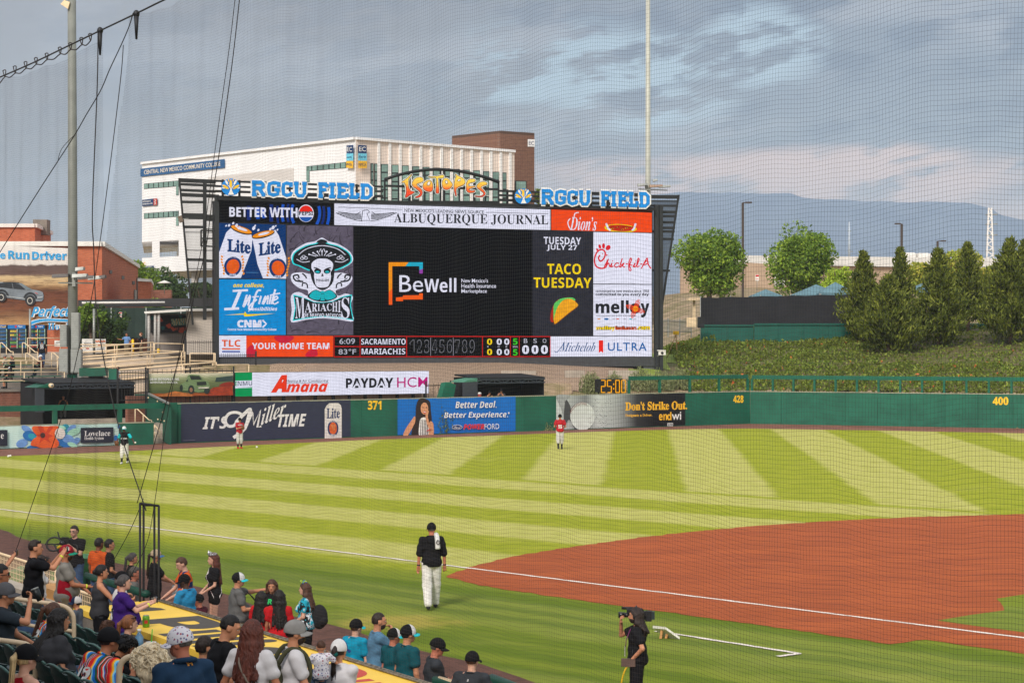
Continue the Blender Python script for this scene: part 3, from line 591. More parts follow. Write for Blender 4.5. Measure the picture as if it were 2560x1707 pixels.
p=panel(615.7,838.5,833,839,891.5,891.5,lO);ar=Art(SB,a_t);lM=led('magenta',C(206,32,60));ar.blob([(690,1140),(850,1138),(840,1180),(770,1205),(700,1180)],lM);ar.blob([(430,1322),(430,1260),(480,1220),(520,1280),(500,1322)],lM);ar.blob([(970,1324),(990,1280),(1060,1250),(1080,1300),(1060,1324)],lM)
ar.text('YOUR HOME TEAM',478,1200,1186,1258,lW,'sans',bold=.004);ar.build('logo_print',p)
p=panel(834,839.5,1376,840.5,891.5,891.5,lK);ar=Art(SB,a_t);RD=led('line_red',C(220,24,16));gry=led('grey',C(186,186,200))
for pts in([(1229,1140),(3215,1143)],[(1229,1328),(3215,1326)],[(1229,1234),(1895,1236)]):ar.line(pts,7,RD)
for x in(1230,1468,1896,2592,2848,2930,3213):ar.line([(x,1140),(x,1328)],6,RD)
ar.text('6:09',1278,1160,1422,1212,gry,None,bold=.008);ar.text('83°F',1270,1256,1432,1306,gry,None,bold=.008);ar.text('SACRAMENTO',1478,1163,1886,1216,lW,'sans',bold=-.005);ar.text('MARIACHIS',1482,1252,1882,1306,lW,'sans',bold=-.005)
dgt=led('digit_dim',C(120,120,128))
for k in range(9):
 x=1920+68*k+(k//3)*3;ar.text(str(k+1),x,1172,x+46,1292,dgt,'sans',bold=.01);ar.text(str(k+1),x+5,1178,x+41,1286,lK,'sans')
 if k in(3,6):ar.line([(x-13,1152),(x-13,1318)],2.5,gry)
B=lambda x,y:(2203.2+x,y)
for x,m_ in((427,lY),(515,lW),(584,lW)):
 for y in(1162,1256):ar.text('0',2203+x,y,2203+x+46,y+56,m_,'sans',bold=.01)
for y in(1160,1258):ar.text('5',2203+664,y,2203+706,y+58,lG,'sans',bold=.01)
for t_,x in(('R',428),('H',524),('E',596)):ar.text(t_,2203+x,1228,2203+x+14,1244,gry,'sans')
ar.text('MVL',2203+662,1228,2203+710,1244,gry,'sans')
for t_,x in(('B',762),('S',848),('O',934)):ar.text(t_,2203+x,1162,2203+x+34,1202,gry,None,bold=.006);ar.text('0',2203+x-15,1222,2203+x+47,1302,lW,'sans',bold=.02)
ar.build('logo_print',p)
p=panel(1376.5,841,1629.5,841,891,891.3,lW);ar=Art(SB,b_t);lBl=led('ultra',C(20,100,170))
ar.text('Michelob',1095,1195,1418,1280,led('michel',C(50,90,140)),'serifi',bold=-.01,sk=.2);ar.line([(1050,1275),(1075,1285),(1130,1215),(1140,1190)],6,led('michel',C(50,90,140)),True);ar.poly([(1457,1177),(1498,1177),(1498,1294),(1477,1276),(1457,1294)],lR);ar.text('ULTRA',1540,1198,1897,1275,lBl,None,bold=.012,space=1.15);ar.build('logo_print',p)
p=panel(1482.5,579.5,1629.5,583,710,709,lW);ar=Art(SB,b_t);lCR=led('crimson',C(226,30,44))
ar.line([(1530,500),(1490,518),(1435,500),(1418,440),(1440,370),(1485,345),(1515,370),(1508,420),(1475,452),(1455,425),(1468,395)],14,lCR,True);ar.ell(1492,385,5,5,lCR,n=8);ar.poly([(1522,385),(1542,395),(1526,405)],lCR)
for x,y,rx,ry,ro in((1442,345,9,12,-30),(1466,318,12,20,-20),(1500,312,14,24,0),(1542,328,26,20,-50)):ar.ell(x,y,rx,ry,lCR,rot=ro)
for pts in([(1505,505),(1545,430),(1520,505),(1545,468),(1555,505)],[(1560,505),(1578,468),(1568,505),(1590,495)],[(1640,475),(1620,468),(1600,490),(1615,508),(1640,495)],[(1645,508),(1672,425),(1650,508),(1690,470),(1665,488),(1695,508)],[(1702,478),(1722,476)],[(1730,500),(1755,440),(1745,425),(1730,480),(1735,535),(1752,530),(1735,490),(1765,490)],[(1770,505),(1788,468),(1778,505),(1800,495)],[(1800,500),(1825,440),(1815,428),(1803,500),(1830,495)],[(1835,478),(1855,478)],[(1845,520),(1880,450),(1900,425),(1905,470),(1930,518)],[(1860,490),(1905,470),(1895,445),(1870,475)],[(1905,480),(1935,520)]):ar.line(pts,10,lCR,True)
ar.ell(1582,450,5,5,lCR,n=8);ar.ell(1792,450,5,5,lCR,n=8);ar.build('logo_print',p)
p=panel(1482.5,711,1629.5,712,839.5,839.5,lW);ar=Art(SB,b_t)
ar.text('committed to new mexico since 1958',1428,712,1918,738,lIn,'sans',bold=.004);ar.text('committed to you every day',1428,742,1916,776,lIn,'sans',bold=.02);ar.text('mell',1428,810,1732,930,lIn,'sans',bold=.018);ar.text('o',1742,838,1840,932,lIn,'sans',bold=.02);ar.text('y',1840,838,1922,968,lIn,'sans',bold=.02)
zc=(1790,888);lZ=led('zia',C(236,70,24))
for k in range(4):
 an=R(20+90*k);ux,uy=math.cos(an),math.sin(an)
 for j in(-1.5,-.5,.5,1.5):
  L_=92 if abs(j)<1 else 74;ar.line([(zc[0]+ux*22-uy*11*j,zc[1]+uy*22+ux*11*j),(zc[0]+ux*L_-uy*11*j,zc[1]+uy*L_+ux*11*j)],7,lZ)
ar.ell(zc[0],zc[1],30,32,lZ);ar.ell(zc[0],zc[1],24,26,lOr);ar.text('LOS LUNAS',1772,882,1808,894,lZ,'sans')
ar.text('FORD·CHEVROLET JEEP DODGE RAM CHRYSLER',1428,948,1796,959,lIn,'sans',bold=.01)
for x,m_ in((1455,lOr),(1522,lBl),(1590,gry),(1625,lO),(1690,gry),(1745,lT),(1785,gry)):ar.ell(x,982,22 if m_ is lBl else 14,9 if m_ is lBl else 5,m_,n=12)
for m_,bo in((lIn,.16),(None,.03)):ar.text('melloy',1428,1045,1602,1092,m_ or lY,'sans',bold=bo);ar.text('loslunas',1602,1045,1800,1082,m_ or led('loslunas',C(206,78,20)),'sans',bold=bo);ar.text('.com',1802,1048,1922,1082,m_ or lY,'sans',bold=bo)
ar.build('logo_print',p)
mb=MB()
for x0,y0,x1,y1 in((543,556.5,834,563.5),(834,563.5,1630,582.5),(543,697,714.5,698.3),(1482,710,1630,711),(543,838,834,838.5),(834.5,509,834.5,563),(1376.6,524,1376.6,576),(715.6,562,715.6,838),(1482,579,1482,840),(1376.3,840,1630,840)):mb.beam(SB.hit(x0,y0,.02),SB.hit(x1,y1,.02),.05,.06,up=SB.n)
mb.build('screen_seam',mat('seam',C(20,20,22),.6),sb)
LOUV=mat('louvre_black',C(40,41,42),.55,.15,2.)
def bars(px0f,px1,ys,slope,dep=-.25,nm='louvre'):
 for y0,y1 in ys:
  x0=px0f(y0);mb=MB();q=[SB.hit(x0,y1,dep),SB.hit(px1,y1+slope*(px1-x0),dep),SB.hit(px1,y0+slope*(px1-x0),dep),SB.hit(x0,y0,dep)];mb.hexa(q,[p-SB.n*.12 for p in q]);mb.build(nm,LOUV,sb)
lx=lambda y:449.4+(y-444.7)*.0925
bars(lx,541,((444.7,454.8),(456.5,463),(471,477.5),(481.5,490.5)),.045);bars(lx,513,((501,507.5),(532.5,547.5),(563.5,570)),.012);bars(lx,513,((645,652),),.02);bars(lambda y:515,541,((536,552),(571,573),(648,655)),.03)
mb=MB();mb.beam(SB.hit(449.6,444.7,-.3),SB.hit(484,812,-.3),.12,.12,up=SB.n);mb.build('wing_edge',LOUV,sb)
mb=MB();mb.beam(SB.hit(513.6,452,-.3),SB.hit(513.6,800,-.3),.22,.22,up=SB.n)
for y in(580,625,671):mb.beam(SB.hit(lx(y),y,-.3),SB.hit(541,y+1,-.3),.05,.05)
for p_,q_ in(((502,576),(541,578)),((502,576),(502,616)),((502,615),(541,617)),((537,577),(537,617)),((502,596),(541,597))):mb.beam(SB.hit(*p_,.1),SB.hit(*q_,.1),.1,.1,up=SB.n)
mb.build('wing_frame',LOUV,sb)
rx=lambda y:1701-(y-487)*.12
for y0,y1 in((487,496),(500,503.5),(511,516),(526,533),(536.5,543),(552,558),(566,572),(575,581),(594,600),(673,678)):
 mb=MB();x0=1628 if y0<525 or y0 in(575,673)else 1649;q=[SB.hit(x0,y1,-.25),SB.hit(rx(y1),y1+.5,-.25),SB.hit(rx(y0),y0+.5,-.25),SB.hit(x0,y0,-.25)];mb.hexa(q,[p-SB.n*.12 for p in q]);mb.build('louvre',LOUV,sb)
mb=MB();mb.beam(SB.hit(1701,487,-.3),SB.hit(1652,812,-.3),.12,.12,up=SB.n);mb.build('wing_edge',LOUV,sb)
def scrim(g,b,tc):g.put(b.inputs['Base Color'],C(48,52,54));b.inputs['Alpha'].default_value=.62
def scrim2(g,b,tc):g.put(b.inputs['Base Color'],C(60,60,58));b.inputs['Alpha'].default_value=.34
for pts,fn,nm in((((1628,500),(1700,500),(1652,812),(1628,812)),scrim,'scrim_mesh'),(((450,450),(541,455),(541,800),(483,800)),scrim2,'scrim_mesh_light')):
 mb=MB();mb.add([SB.hit(x,y,-.5)for x,y in pts],[(0,1,2,3)]);mb.build('wing_screen',custom(nm,fn),sb)
for y0l,y0r,th in((449,487,5),(462,497,5),(474,508,6),(488,519,8),(500.5,527,5)):
 for x0,x1 in((541,961),(1250,1630)):
  ya,yb=[y0l+(y0r-y0l)*(x-541)/1089 for x in(x0,x1)];mb=MB();q=[SB.hit(x0,ya+th,-.3),SB.hit(x1,yb+th,-.3),SB.hit(x1,yb,-.3),SB.hit(x0,ya,-.3)];mb.hexa(q,[p-SB.n*.15 for p in q]);mb.build('truss_bar',LOUV,sb)
mb=MB();mb.beam(SB.hit(541,497,.35),SB.hit(1630,523.5,.35),.25,.5,up=SB.n);mb.build('catwalk',BLACK,sb)
for k in range(26):
 px=560+k*42
 if 955<px<1255:continue
 yt=447+(px-541)*.0353;mb=MB();mb.beam(SB.hit(px,yt,-.5),SB.hit(px,yt+55,-.5),.14,.14,up=SB.n);mb.build('truss_post',LOUV,sb)
SIGNB,SIGNW=mat('sign_blue',C(12,132,214),.5,.08),mat('sign_white',C(232,230,228),.5,.05)
SL={'R':[[(.17,0),(.17,1)],[(.17,.93),(.7,.93),(.84,.8),(.84,.65),(.7,.52),(.17,.52)],[(.55,.5),(.83,.12),(.83,0)],[(0,.07),(.36,.07)],[(0,.93),(.3,.93)],[(.72,.07),(1,.07)]],'G':[[(.95,.7),(.85,.9),(.5,.93),(.2,.85),(.14,.5),(.2,.15),(.5,.07),(.83,.15),(.83,.45)],[(.55,.45),(1,.45)],[(.9,1),(.9,.65)]],'C':[[(.9,.68),(.84,.88),(.5,.93),(.2,.85),(.15,.5),(.2,.15),(.5,.07),(.86,.14),(.93,.32)],[(.9,1),(.9,.66)]],'U':[[(.2,1),(.2,.25),(.35,.07),(.68,.07),(.82,.25),(.82,1)],[(0,.93),(.38,.93)],[(.64,.93),(1,.93)]],'F':[[(.25,0),(.25,1)],[(.0,.93),(.95,.93)],[(.92,.93),(.92,.68)],[(.25,.52),(.68,.52)],[(0,.07),(.5,.07)],[(.66,.64),(.66,.4)]],'I':[[(.5,0),(.5,1)],[(0,.07),(1,.07)],[(0,.93),(1,.93)]],'E':[[(.25,0),(.25,1)],[(0,.93),(.95,.93)],[(.92,.93),(.92,.7)],[(.25,.52),(.66,.52)],[(.64,.64),(.64,.4)],[(0,.07),(.95,.07)],[(.92,.07),(.92,.32)]],'L':[[(.28,0),(.28,1)],[(0,.93),(.56,.93)],[(0,.07),(.95,.07)],[(.9,.07),(.9,.38)]],'D':[[(.22,0),(.22,1)],[(0,.93),(.6,.93),(.83,.75),(.83,.25),(.6,.07),(0,.07)]]}
def field_sign(tr,xs,slope,ytop,hgt,logo,lr,label):
 ar=Art(lambda x,y,o:SB.hit(x,y,o),tr,step=.01,z0=.75);t=thing('stadium_sign',SB.hit(*ar.T(xs[0][1],ytop),.4),label,'sign')
 for ch,x0,x1 in xs:
  ar=Art(lambda x,y,o:SB.hit(x,y,o),tr,step=.01,z0=.75)
  for ps in(0,1):
   w_=x1-x0
   for st in SL[ch]:ar.line([(x0+w_*u_,ytop+slope*(x0+w_*u_-xs[0][1])+hgt*(1-v_))for u_,v_ in st],(hgt*.47,hgt*.255)[ps],(SIGNW,SIGNB)[ps])
  ar.build('letter',t)
 mb=MB();T_=ar.T;x0,x1=xs[0][1],xs[-1][2];ym=ytop+hgt*.5
 for f_ in(.1,.9):mb.beam(SB.hit(*T_(x0,ytop+hgt*f_),.66),SB.hit(*T_(x1,ytop+slope*(x1-x0)+hgt*f_),.66),.12,.12,up=SB.n)
 for k in range(7):x=x0+(x1-x0)*(k+.3)/7;p0=SB.hit(*T_(x,ytop+slope*(x-x0)+hgt*.9),.66);mb.beam(p0,p0-SB.n*1.0,.1,.1)
 mb.build('bracket',BLACK,t)
 ar=Art(lambda x,y,o:SB.hit(x,y,o),tr,step=.01,z0=.75);lx_,ly=logo;tl=thing('round_tree_sign',SB.hit(*ar.T(lx_,ly),.4),label.replace('blue and white field name','round blue tree emblem beside the'),'sign')
 k_=lr/85.;ar.ell(lx_,ly,lr,lr*.93,SIGNB)
 for dx,dy,a_,b_,ro,m_ in((0,-30,13,40,0,YEL),(-48,-2,12,34,-58,YEL),(48,-2,12,34,58,YEL),(-38,-42,10,24,-28,SIGNW),(38,-42,10,24,28,SIGNW),(-22,-62,6,12,-14,YEL),(22,-62,6,12,14,YEL),(-70,8,5,14,-75,SIGNW),(70,8,5,14,75,SIGNW)):ar.ell(lx_+dx*k_,ly+dy*k_,a_*k_,b_*k_,m_,rot=ro,n=14)
 ar.poly([(lx_+x*k_,ly+y*k_)for x,y in((-5,12),(5,12),(12,40),(28,70),(-28,70),(-12,40))],SIGNW);ar.line([(lx_-4*k_,ly+20*k_),(lx_-14*k_,ly-5*k_),(lx_-30*k_,ly-14*k_)],6*k_,SIGNW,True);ar.line([(lx_+4*k_,ly+20*k_),(lx_+14*k_,ly-5*k_),(lx_+30*k_,ly-14*k_)],6*k_,SIGNW,True);ar.build('emblem',tl)
 mb=MB();p0=SB.hit(*ar.T(lx_,ly),.7);mb.beam(p0-SB.n*.02,p0-SB.n*1.0,.9,.9);mb.build('bracket',BLACK,tl)
field_sign(c_t,[('R',1115,1238),('G',1254,1374),('C',1388,1484),('U',1500,1618),('F',1722,1808),('I',1822,1880),('E',1892,1992),('L',2006,2092),('D',2108,2224)],.0275,570,130,(925,625),85,'blue and white field name lettering over the two cans screen')
field_sign(e_t,[('R',1188,1282),('G',1292,1378),('C',1388,1466),('U',1478,1566),('F',1646,1716),('I',1726,1766),('E',1776,1850),('L',1858,1930),('D',1940,2024)],.0285,546,108,(1050,596),66,'blue and white field name lettering over the pizza screen')
tm=thing('arched_team_sign',SB.hit(1105,500,.3),'arched black frame carrying yellow to orange bubble letters above the scoreboard','sign');d_t=(960,420,8.4)
T_=lambda x,y:(960+x/8.4,420+y/8.4);ap=[(0,250),(150,195),(300,150),(450,115),(600,85),(750,62),(900,45),(1050,38),(1200,40),(1350,50),(1500,65),(1650,88),(1800,120),(1950,158),(2100,200),(2250,250),(2400,310)]
mb=MB();mb.tube([SB.hit(*T_(x,y),.2)for x,y in ap],.12,6);mb.build('arch',BLACK,tm)
for x in(0,290,520,840,1170,1245,1565,1880,2110,2390):
 yt=next(y0+(y1-y0)*(x-x0)/(x1-x0)for(x0,y0),(x1,y1)in zip(ap,ap[1:])if x0<=x<=x1);mb=MB();mb.beam(SB.hit(*T_(x,yt),.2),SB.hit(*T_(x,700+.03*x),.2),.16 if x in(520,1880,1245)else .1,.1,up=SB.n);mb.build('upright',BLACK,tm)
mb=MB();mb.beam(SB.hit(*T_(0,378),.15),SB.hit(*T_(2400,455),.15),.14,.3,up=SB.n);mb.beam(SB.hit(*T_(0,725),.15),SB.hit(*T_(2400,730),.15),.2,.4,up=SB.n);mb.build('cross_beam',BLACK,tm)
def teamgrad(g,b,tc):
 z=g.xyz(tc)[2];c=g.ramp(g.sstep(z,.25,1.55),[(0,C(226,66,36)),(.35,C(236,112,44)),(.6,C(240,176,64)),(1,C(244,206,80))]);g.put(b.inputs['Base Color'],c);b.inputs['Roughness'].default_value=.5
TG=custom('team_letter_fade',teamgrad);INKS=mat('sign_ink',C(34,32,32),.5)
letters=[[(330,315),(440,235),(520,165),(545,150),(510,195),(475,250),(465,330),(478,420),(515,490),(590,515),(580,535),(500,580),(420,632),(412,600),(430,520),(425,420),(400,340),(375,315)],[(770,290),(775,245),(750,220),(690,212),(620,235),(568,290),(552,350),(575,400),(640,450),(700,500),(722,540),(690,590),(620,622),(630,632),(690,625),(745,580),(762,520),(738,460),(680,410),(645,375),(655,340),(715,318)],[(880,275),(935,287),(975,350),(978,450),(955,497),(900,508),(820,478),(778,420),(780,370),(815,315)],[(890,197),(960,200),(1080,188),(1195,165),(1195,220),(1095,228),(1098,340),(1110,500),(1095,540),(1070,540),(1050,500),(1055,235),(960,218)],[(1230,235),(1300,248),(1365,315),(1390,370),(1345,435),(1270,465),(1212,445),(1185,390),(1183,300)],[(1455,145),(1500,175),(1600,228),(1648,275),(1648,338),(1595,380),(1495,425),(1465,480),(1472,560),(1472,605),(1455,570),(1432,480),(1430,380),(1445,270),(1468,190)],[(1855,298),(1868,272),(1840,250),(1770,250),(1715,280),(1687,350),(1687,440),(1695,495),(1740,527),(1830,522),(1860,500),(1855,490),(1780,494),(1732,465),(1790,430),(1875,400),(1770,400),(1718,370),(1750,330),(1808,315)],[(2100,365),(2115,340),(2095,318),(2030,304),(1955,328),(1908,380),(1918,430),(1970,475),(2038,530),(2038,572),(1985,602),(1868,600),(1880,610),(1960,618),(2035,605),(2078,555),(2055,500),(2000,445),(1990,410),(2045,380)]]
ar=Art(lambda x,y,o:SB.hit(x,y,o),d_t,step=.012,z0=.5)
for i,L_ in enumerate(letters):
 ar=Art(lambda x,y,o:SB.hit(x,y,o),d_t,step=.012,z0=.5+.001*i);ar.line(L_,44,SIGNW,True,True);ar.line(L_,20,INKS,True,True);ar.blob(L_,TG,4)
 for k,cx_,cy_,rx_,ry_,ro in((2,895,340,26,42,25),(4,1265,308,20,32,-12),(5,1532,268,36,16,-28)):
  if k==i:ar.ell(cx_,cy_,rx_+8,ry_+8,INKS,rot=ro);ar.ell(cx_,cy_,rx_,ry_,SIGNW,rot=ro)
 ar.build('letter',tm)
ar=Art(lambda x,y,o:SB.hit(x,y,o),d_t,step=.012,z0=.5);ar.text('TM',2105,585,2160,605,SIGNW,'sans');ar.build('trademark_letter',tm)
RB=PL.shifted(-4.2);rb=thing('ribbon_screen',RB.at(830,2.0),'long low white advert screen above the navy banner, with red and magenta words','led screen')
q=[RB.at(588,2.36,-.02),RB.at(1072,2.36,-.02),RB.hit(1072,927,-.02),RB.hit(588,931,-.02)];q[0]=RB.hit(588,991.5,-.02);q[1]=RB.hit(1072,983.5,-.02)
mb=MB();mb.hexa(q,[p-RB.n*.35 for p in q]);mb.build('screen_case',BLACK,rb)
for px in(590,680,716,752,795,840,880,920,958,1000,1040,1070):mb=MB();mb.beam(RB.at(px,1.6,-.3),RB.hit(px,955,-.4),.16,.16,up=RB.n);mb.build('leg',BLACK,rb)
def rbpanel(x0,x1,m):
 f_=lambda x:(931.5-4.2*(x-588)/484,991-8*(x-588)/484);mb=MB();mb.add([RB.hit(x0,f_(x0)[1]),RB.hit(x1,f_(x1)[1]),RB.hit(x1,f_(x1)[0]),RB.hit(x0,f_(x0)[0])],[(0,1,2,3)]);return mb.build('screen',m,rb)
t1=(340,900,3.0947);lEN=led('enmu',C(10,150,84))
p=rbpanel(588,630.5,lEN);ar=Art(RB,t1);ar.poly([(767,160),(900,157),(900,205),(767,215)],lW);ar.text('E',768,165,784,200,lEN,'sans');ar.text('NMU',786,164,898,200,led('enmugrey',C(120,124,140)),'sans',dy=-2);ar.line([(767,217),(900,211)],4,lW);ar.build('logo_print',p)
p=rbpanel(630.5,1072,lW);ar=Art(RB,t1);lAm=led('amana',C(240,60,30));lMg=led('hcm',C(190,22,120))
ar.text('A',1042,118,1165,252,lAm,'sansi',sk=.12,bold=.05,dy=-4);ar.text('mana',1160,184,1478,250,lAm,'sansi',sk=.1,bold=.02,dy=-4);ar.line([(1156,180),(1488,174)],2.5,lIn);ar.text('Heating & Air Conditioning',1160,151,1482,178,lIn,None,sk=.15,dy=-3,bold=.004)
ar.text('PAYDAY',1622,140,1990,216,lIn,'sans',dy=-4,bold=.02);ar.text('HCM',2018,133,2254,212,lMg,None,dy=-4,bold=.004);ar.build('logo_print',p)
tb=thing('truck_banner',RB.at(476,2.4),'printed banner of a green pickup truck on red desert ground, on the iron fence','banner')
def desert(g,b,tc):
 x,y,z=g.xyz(tc);n_=g.noise(tc,1.2,4);zz=g.m('ADD',z,g.m('MULTIPLY',n_,.25))
 c=g.ramp(g.m('DIVIDE',zz,1.6),[(0,C(138,62,34)),(.22,C(168,86,44)),(.27,C(72,86,56)),(.6,C(112,122,78)),(.8,C(150,158,120)),(.93,C(214,206,180)),(1,C(222,212,190))]);g.put(b.inputs['Base Color'],g.mix(g.m('MULTIPLY',g.sstep(x,.5,2.6),.4),c,C(64,92,84)))
q=[RB.hit(370,990.5),RB.hit(583,988),RB.hit(583,932),RB.hit(370,933.5)];mb=MB();mb.hexa(q,[p-RB.n*.03 for p in q]);o_=mb.build('printed_sheet',custom('desert_print',desert),tb,origin=None)
ar=Art(RB,t1,z0=.01);gB,gD=mat('print_truck',C(116,138,96),.6,.12),mat('print_truckdark',C(40,48,44),.6)
TRED=mat('print_redsoil',C(158,56,30),.7,.25);ar.poly([(545,250),(600,210),(745,198),(748,272),(560,276)],TRED);ar.blob([(640,200),(690,172),(748,170),(748,200)],mat('print_redcar',C(140,44,30)),3);ar.poly([(180,272),(300,240),(430,262),(440,280),(160,282)],mat('print_orangesoil',C(186,108,52),.7,.25));ar.poly([(620,135),(748,120),(748,160),(610,168)],mat('print_mesa',C(52,70,68)))
ar.poly([(340,190),(385,165),(400,118),(420,110),(490,115),(520,150),(560,165),(570,200),(562,240),(480,250),(410,235),(345,238)],gB);ar.poly([(412,120),(486,122),(508,150),(425,152)],gD);ar.poly([(468,168),(540,165),(545,192),(470,196)],gD);ar.ell(425,228,24,34,gD);ar.ell(424,230,12,18,mat('print_rim',C(150,110,84)));ar.ell(348,215,12,26,gD);ar.ell(546,236,22,24,gD);ar.line([(480,215),(560,213)],10,mat('print_lights',C(214,206,190)));ar.line([(388,166),(395,152)],8,gD)
ar.text('DEAR ISOTOPES FANS,',104,138,332,160,BWHITE,'sans',bold=.01);ar.text('ADVENTURE IS ON DECK.',104,164,320,181,BWHITE,None,bold=.02);ar.build('print',tb)
def tri_leaves(mb,pts,size,rng,droop=0.,aspect=.55,up=None,mi=0):
 "one pointed leaf clump per point, all as one numpy batch"
 n=len(pts);d=rng.normal(size=(n,3));d[:,2]-=droop
 if up is not None:d=d*.45+up
 d/=np.linalg.norm(d,axis=1)[:,None];s=rng.normal(size=(n,3));s-=d*(s*d).sum(1)[:,None];s/=np.linalg.norm(s,axis=1)[:,None]
 L_=size*rng.uniform(.6,1.35,n)[:,None];w_=L_*aspect
 a_=pts-d*L_*.5;c_=pts+d*L_*.5;nn=np.cross(d,s);m_=pts+nn*L_*.12
 vs_=np.stack([a_,m_+s*w_*.5,c_,m_-s*w_*.5],1).reshape(-1,3);b=mb.nv
 mb.v.extend(map(tuple,vs_.tolist()));mb.nv+=4*n
 mb.f.extend((b+4*i,b+4*i+1,b+4*i+2,b+4*i+3)for i in range(n));mb.mi.extend([mi]*n);mb.sm.extend([False]*n)
LF={'ash':leafmat('leaf_ash',[C(80,108,41),C(108,139,48),C(142,170,60),C(174,196,73)]),'pine':leafmat('leaf_pine',[C(61,74,28),C(93,102,38),C(123,133,51),C(152,156,69)]),'lime':leafmat('leaf_lime',[C(132,161,53),C(168,191,66),C(202,214,86)]),'gold':leafmat('leaf_gold',[C(127,148,56),C(176,178,74),C(214,196,91)]),'dark':leafmat('leaf_dark',[C(48,68,38),C(68,91,45),C(91,117,56)]),'sage':leafmat('leaf_sage',[C(117,127,84),C(148,153,107),C(168,168,127)]),'bank':leafmat('leaf_bank',[C(92,96,34),C(76,97,35),C(99,120,43),C(127,143,56),C(153,163,76)]),'rust':leafmat('leaf_rust',[C(202,104,61),C(235,132,71)])}
BARK=mat('bark',C(92,76,62),.95,.25,6,.5)
def round_tree(name,px,py,d,w_,h_,kind,label,n=7000,leaf=.42,lobes=22,seed=1,trunk=True,pts_y=.85,zb=None,gr='leafy trees'):
 rng=np.random.default_rng(seed);top=A(px,py,d);x,y=top.x,top.y;z0=terrain(x,y)if zb is None else zb;zt=top.z
 t=thing(name,(x,y,z0),label,'tree',gr);ch=min(h_,zt-z0-.4);cz=zt-ch/2;mb=MB();P=[];per=n//lobes
 for i in range(lobes):
  th=rng.uniform(0,2*math.pi);u_=rng.uniform(-1,1);rad=rng.uniform(.55,.95)if i>2 else .2
  k=math.sqrt(max(0,1-u_*u_))*(1. if u_>-.3 else .85);c=np.array([x+w_/2*rad*k*math.cos(th)*.82,y+w_/2*rad*k*math.sin(th)*pts_y*.82,cz+ch/2*u_*rad*.86])
  r_=rng.uniform(.13,.30)*w_*(1. if lobes<40 else .82)*(.8+.25*ch/w_)/1.05;q=rng.normal(size=(per,3));q/=np.linalg.norm(q,axis=1)[:,None]
  P.append(c+q*r_*(rng.uniform(.25,1.,(per,1))**.45)*np.array([1,1,.8]))
 P=np.concatenate(P);tri_leaves(mb,P,leaf,rng,.25);mb.build('crown',LF[kind],t)
 if trunk:
  mb=MB();r0=.03*w_+.06;fk=z0+max(.8,(cz-ch*.32-z0));mb.tube([(x,y,z0-.2),(x+.1,y,(z0+fk)/2),(x,y,fk)],[r0*1.25,r0,r0*.85],8)
  for i in range(6):th=i*1.05+rng.uniform(0,.5);e_=Vector((x+w_*.3*math.cos(th),y+w_*.3*math.sin(th),cz+rng.uniform(-.1,.3)*ch));mb.tube([(x,y,fk-.1),(x+(e_.x-x)*.4,y+(e_.y-y)*.4,fk+(e_.z-fk)*.6),e_],[r0*.6,r0*.4,r0*.12],6)
  mb.build('trunk',BARK,t)
 return t
def pine(px,ytop,pyb,w_,label,seed,dens=1.,kind='pine',bare=.06):
 rng=np.random.default_rng(seed);lo,hi=145.,172.
 for _ in range(40):
  d=(lo+hi)/2;b=A(px,pyb,d)
  if b.z>terrain(b.x,b.y):lo=d
  else:hi=d
 x,y=b.x,b.y;z0=terrain(x,y);zt=A(px,ytop,d).z;h_=zt-z0;t=thing('conifer_tree',(x,y,z0),label,'tree','conifers on the planted bank');mb=MB();P=[];U=[]
 nb=int(120*dens)
 for i in range(nb):
  f_=bare+(1-bare)*(i/nb)**.9;zz=z0+h_*f_;prof=(1-f_)**.95*min(1,(f_-bare+.12)/.2+.35);L_=w_/2*prof*rng.uniform(.45,1.3)+.12;th=i*2.4+rng.uniform(-.5,.5);m_=int(26+70*prof*dens)
  s_=rng.uniform(.1,1,(m_,1))**.7;dirv=np.array([math.cos(th),math.sin(th),0.]);base=np.array([x,y,zz])
  q=base+dirv*L_*s_+np.array([0,0,1.])*(L_*.55*s_**1.4-.1)+rng.normal(size=(m_,3))*np.array([.16,.16,.14])*(.5+L_*.35);P.append(q);U.append(np.repeat([dirv*.5+np.array([0,0,.9])],m_,0))
 tri_leaves(mb,np.concatenate(P),.40,rng,0,.34,np.concatenate(U));mb.build('crown',LF[kind],t)
 mb=MB();mb.tube([(x,y,z0-.2),(x+.05,y,z0+h_*.4),(x,y,z0+h_*.95)],[.16,.1,.02],7)
 for i in range(4):th=i*1.7+seed;mb.tube([(x,y,z0+.3),(x+.5*math.cos(th),y+.5*math.sin(th),z0+1.2)],[.05,.02],5)
 mb.build('trunk',BARK,t);return t
round_tree('leafy_tree',1772,554,186,7.0,7.6,'ash','large round green tree beside the scoreboard wing, its trunk forked low',13000,.32,44,3)
round_tree('leafy_tree',2011,566,196,8.2,7.1,'ash','round green tree beyond the black windscreen, between two street lamps',13000,.32,44,5)
round_tree('leafy_tree',2092,645,182,3.2,3.6,'lime','small yellow-green tree at the foot of the round one, above the tent roofs',3000,.3,12,6)
round_tree('leafy_tree',2395,622,200,5.0,4.2,'gold','yellowing broad tree behind the conifers near the white tanks',4200,.34,16,8)
round_tree('leafy_tree',2300,650,205,4.0,3.8,'gold','olive and gold bushy tree glimpsed between the conifers',3200,.34,14,9)
round_tree('leafy_tree',2482,655,202,4.0,3.4,'gold','yellowish shrubby tree seen under the white lattice mast',2800,.34,12,10)
round_tree('leafy_tree',1360,455,262,3.6,4.6,'lime','bright green treetop showing over the sign beside the brown tower',1800,.4,10,12)
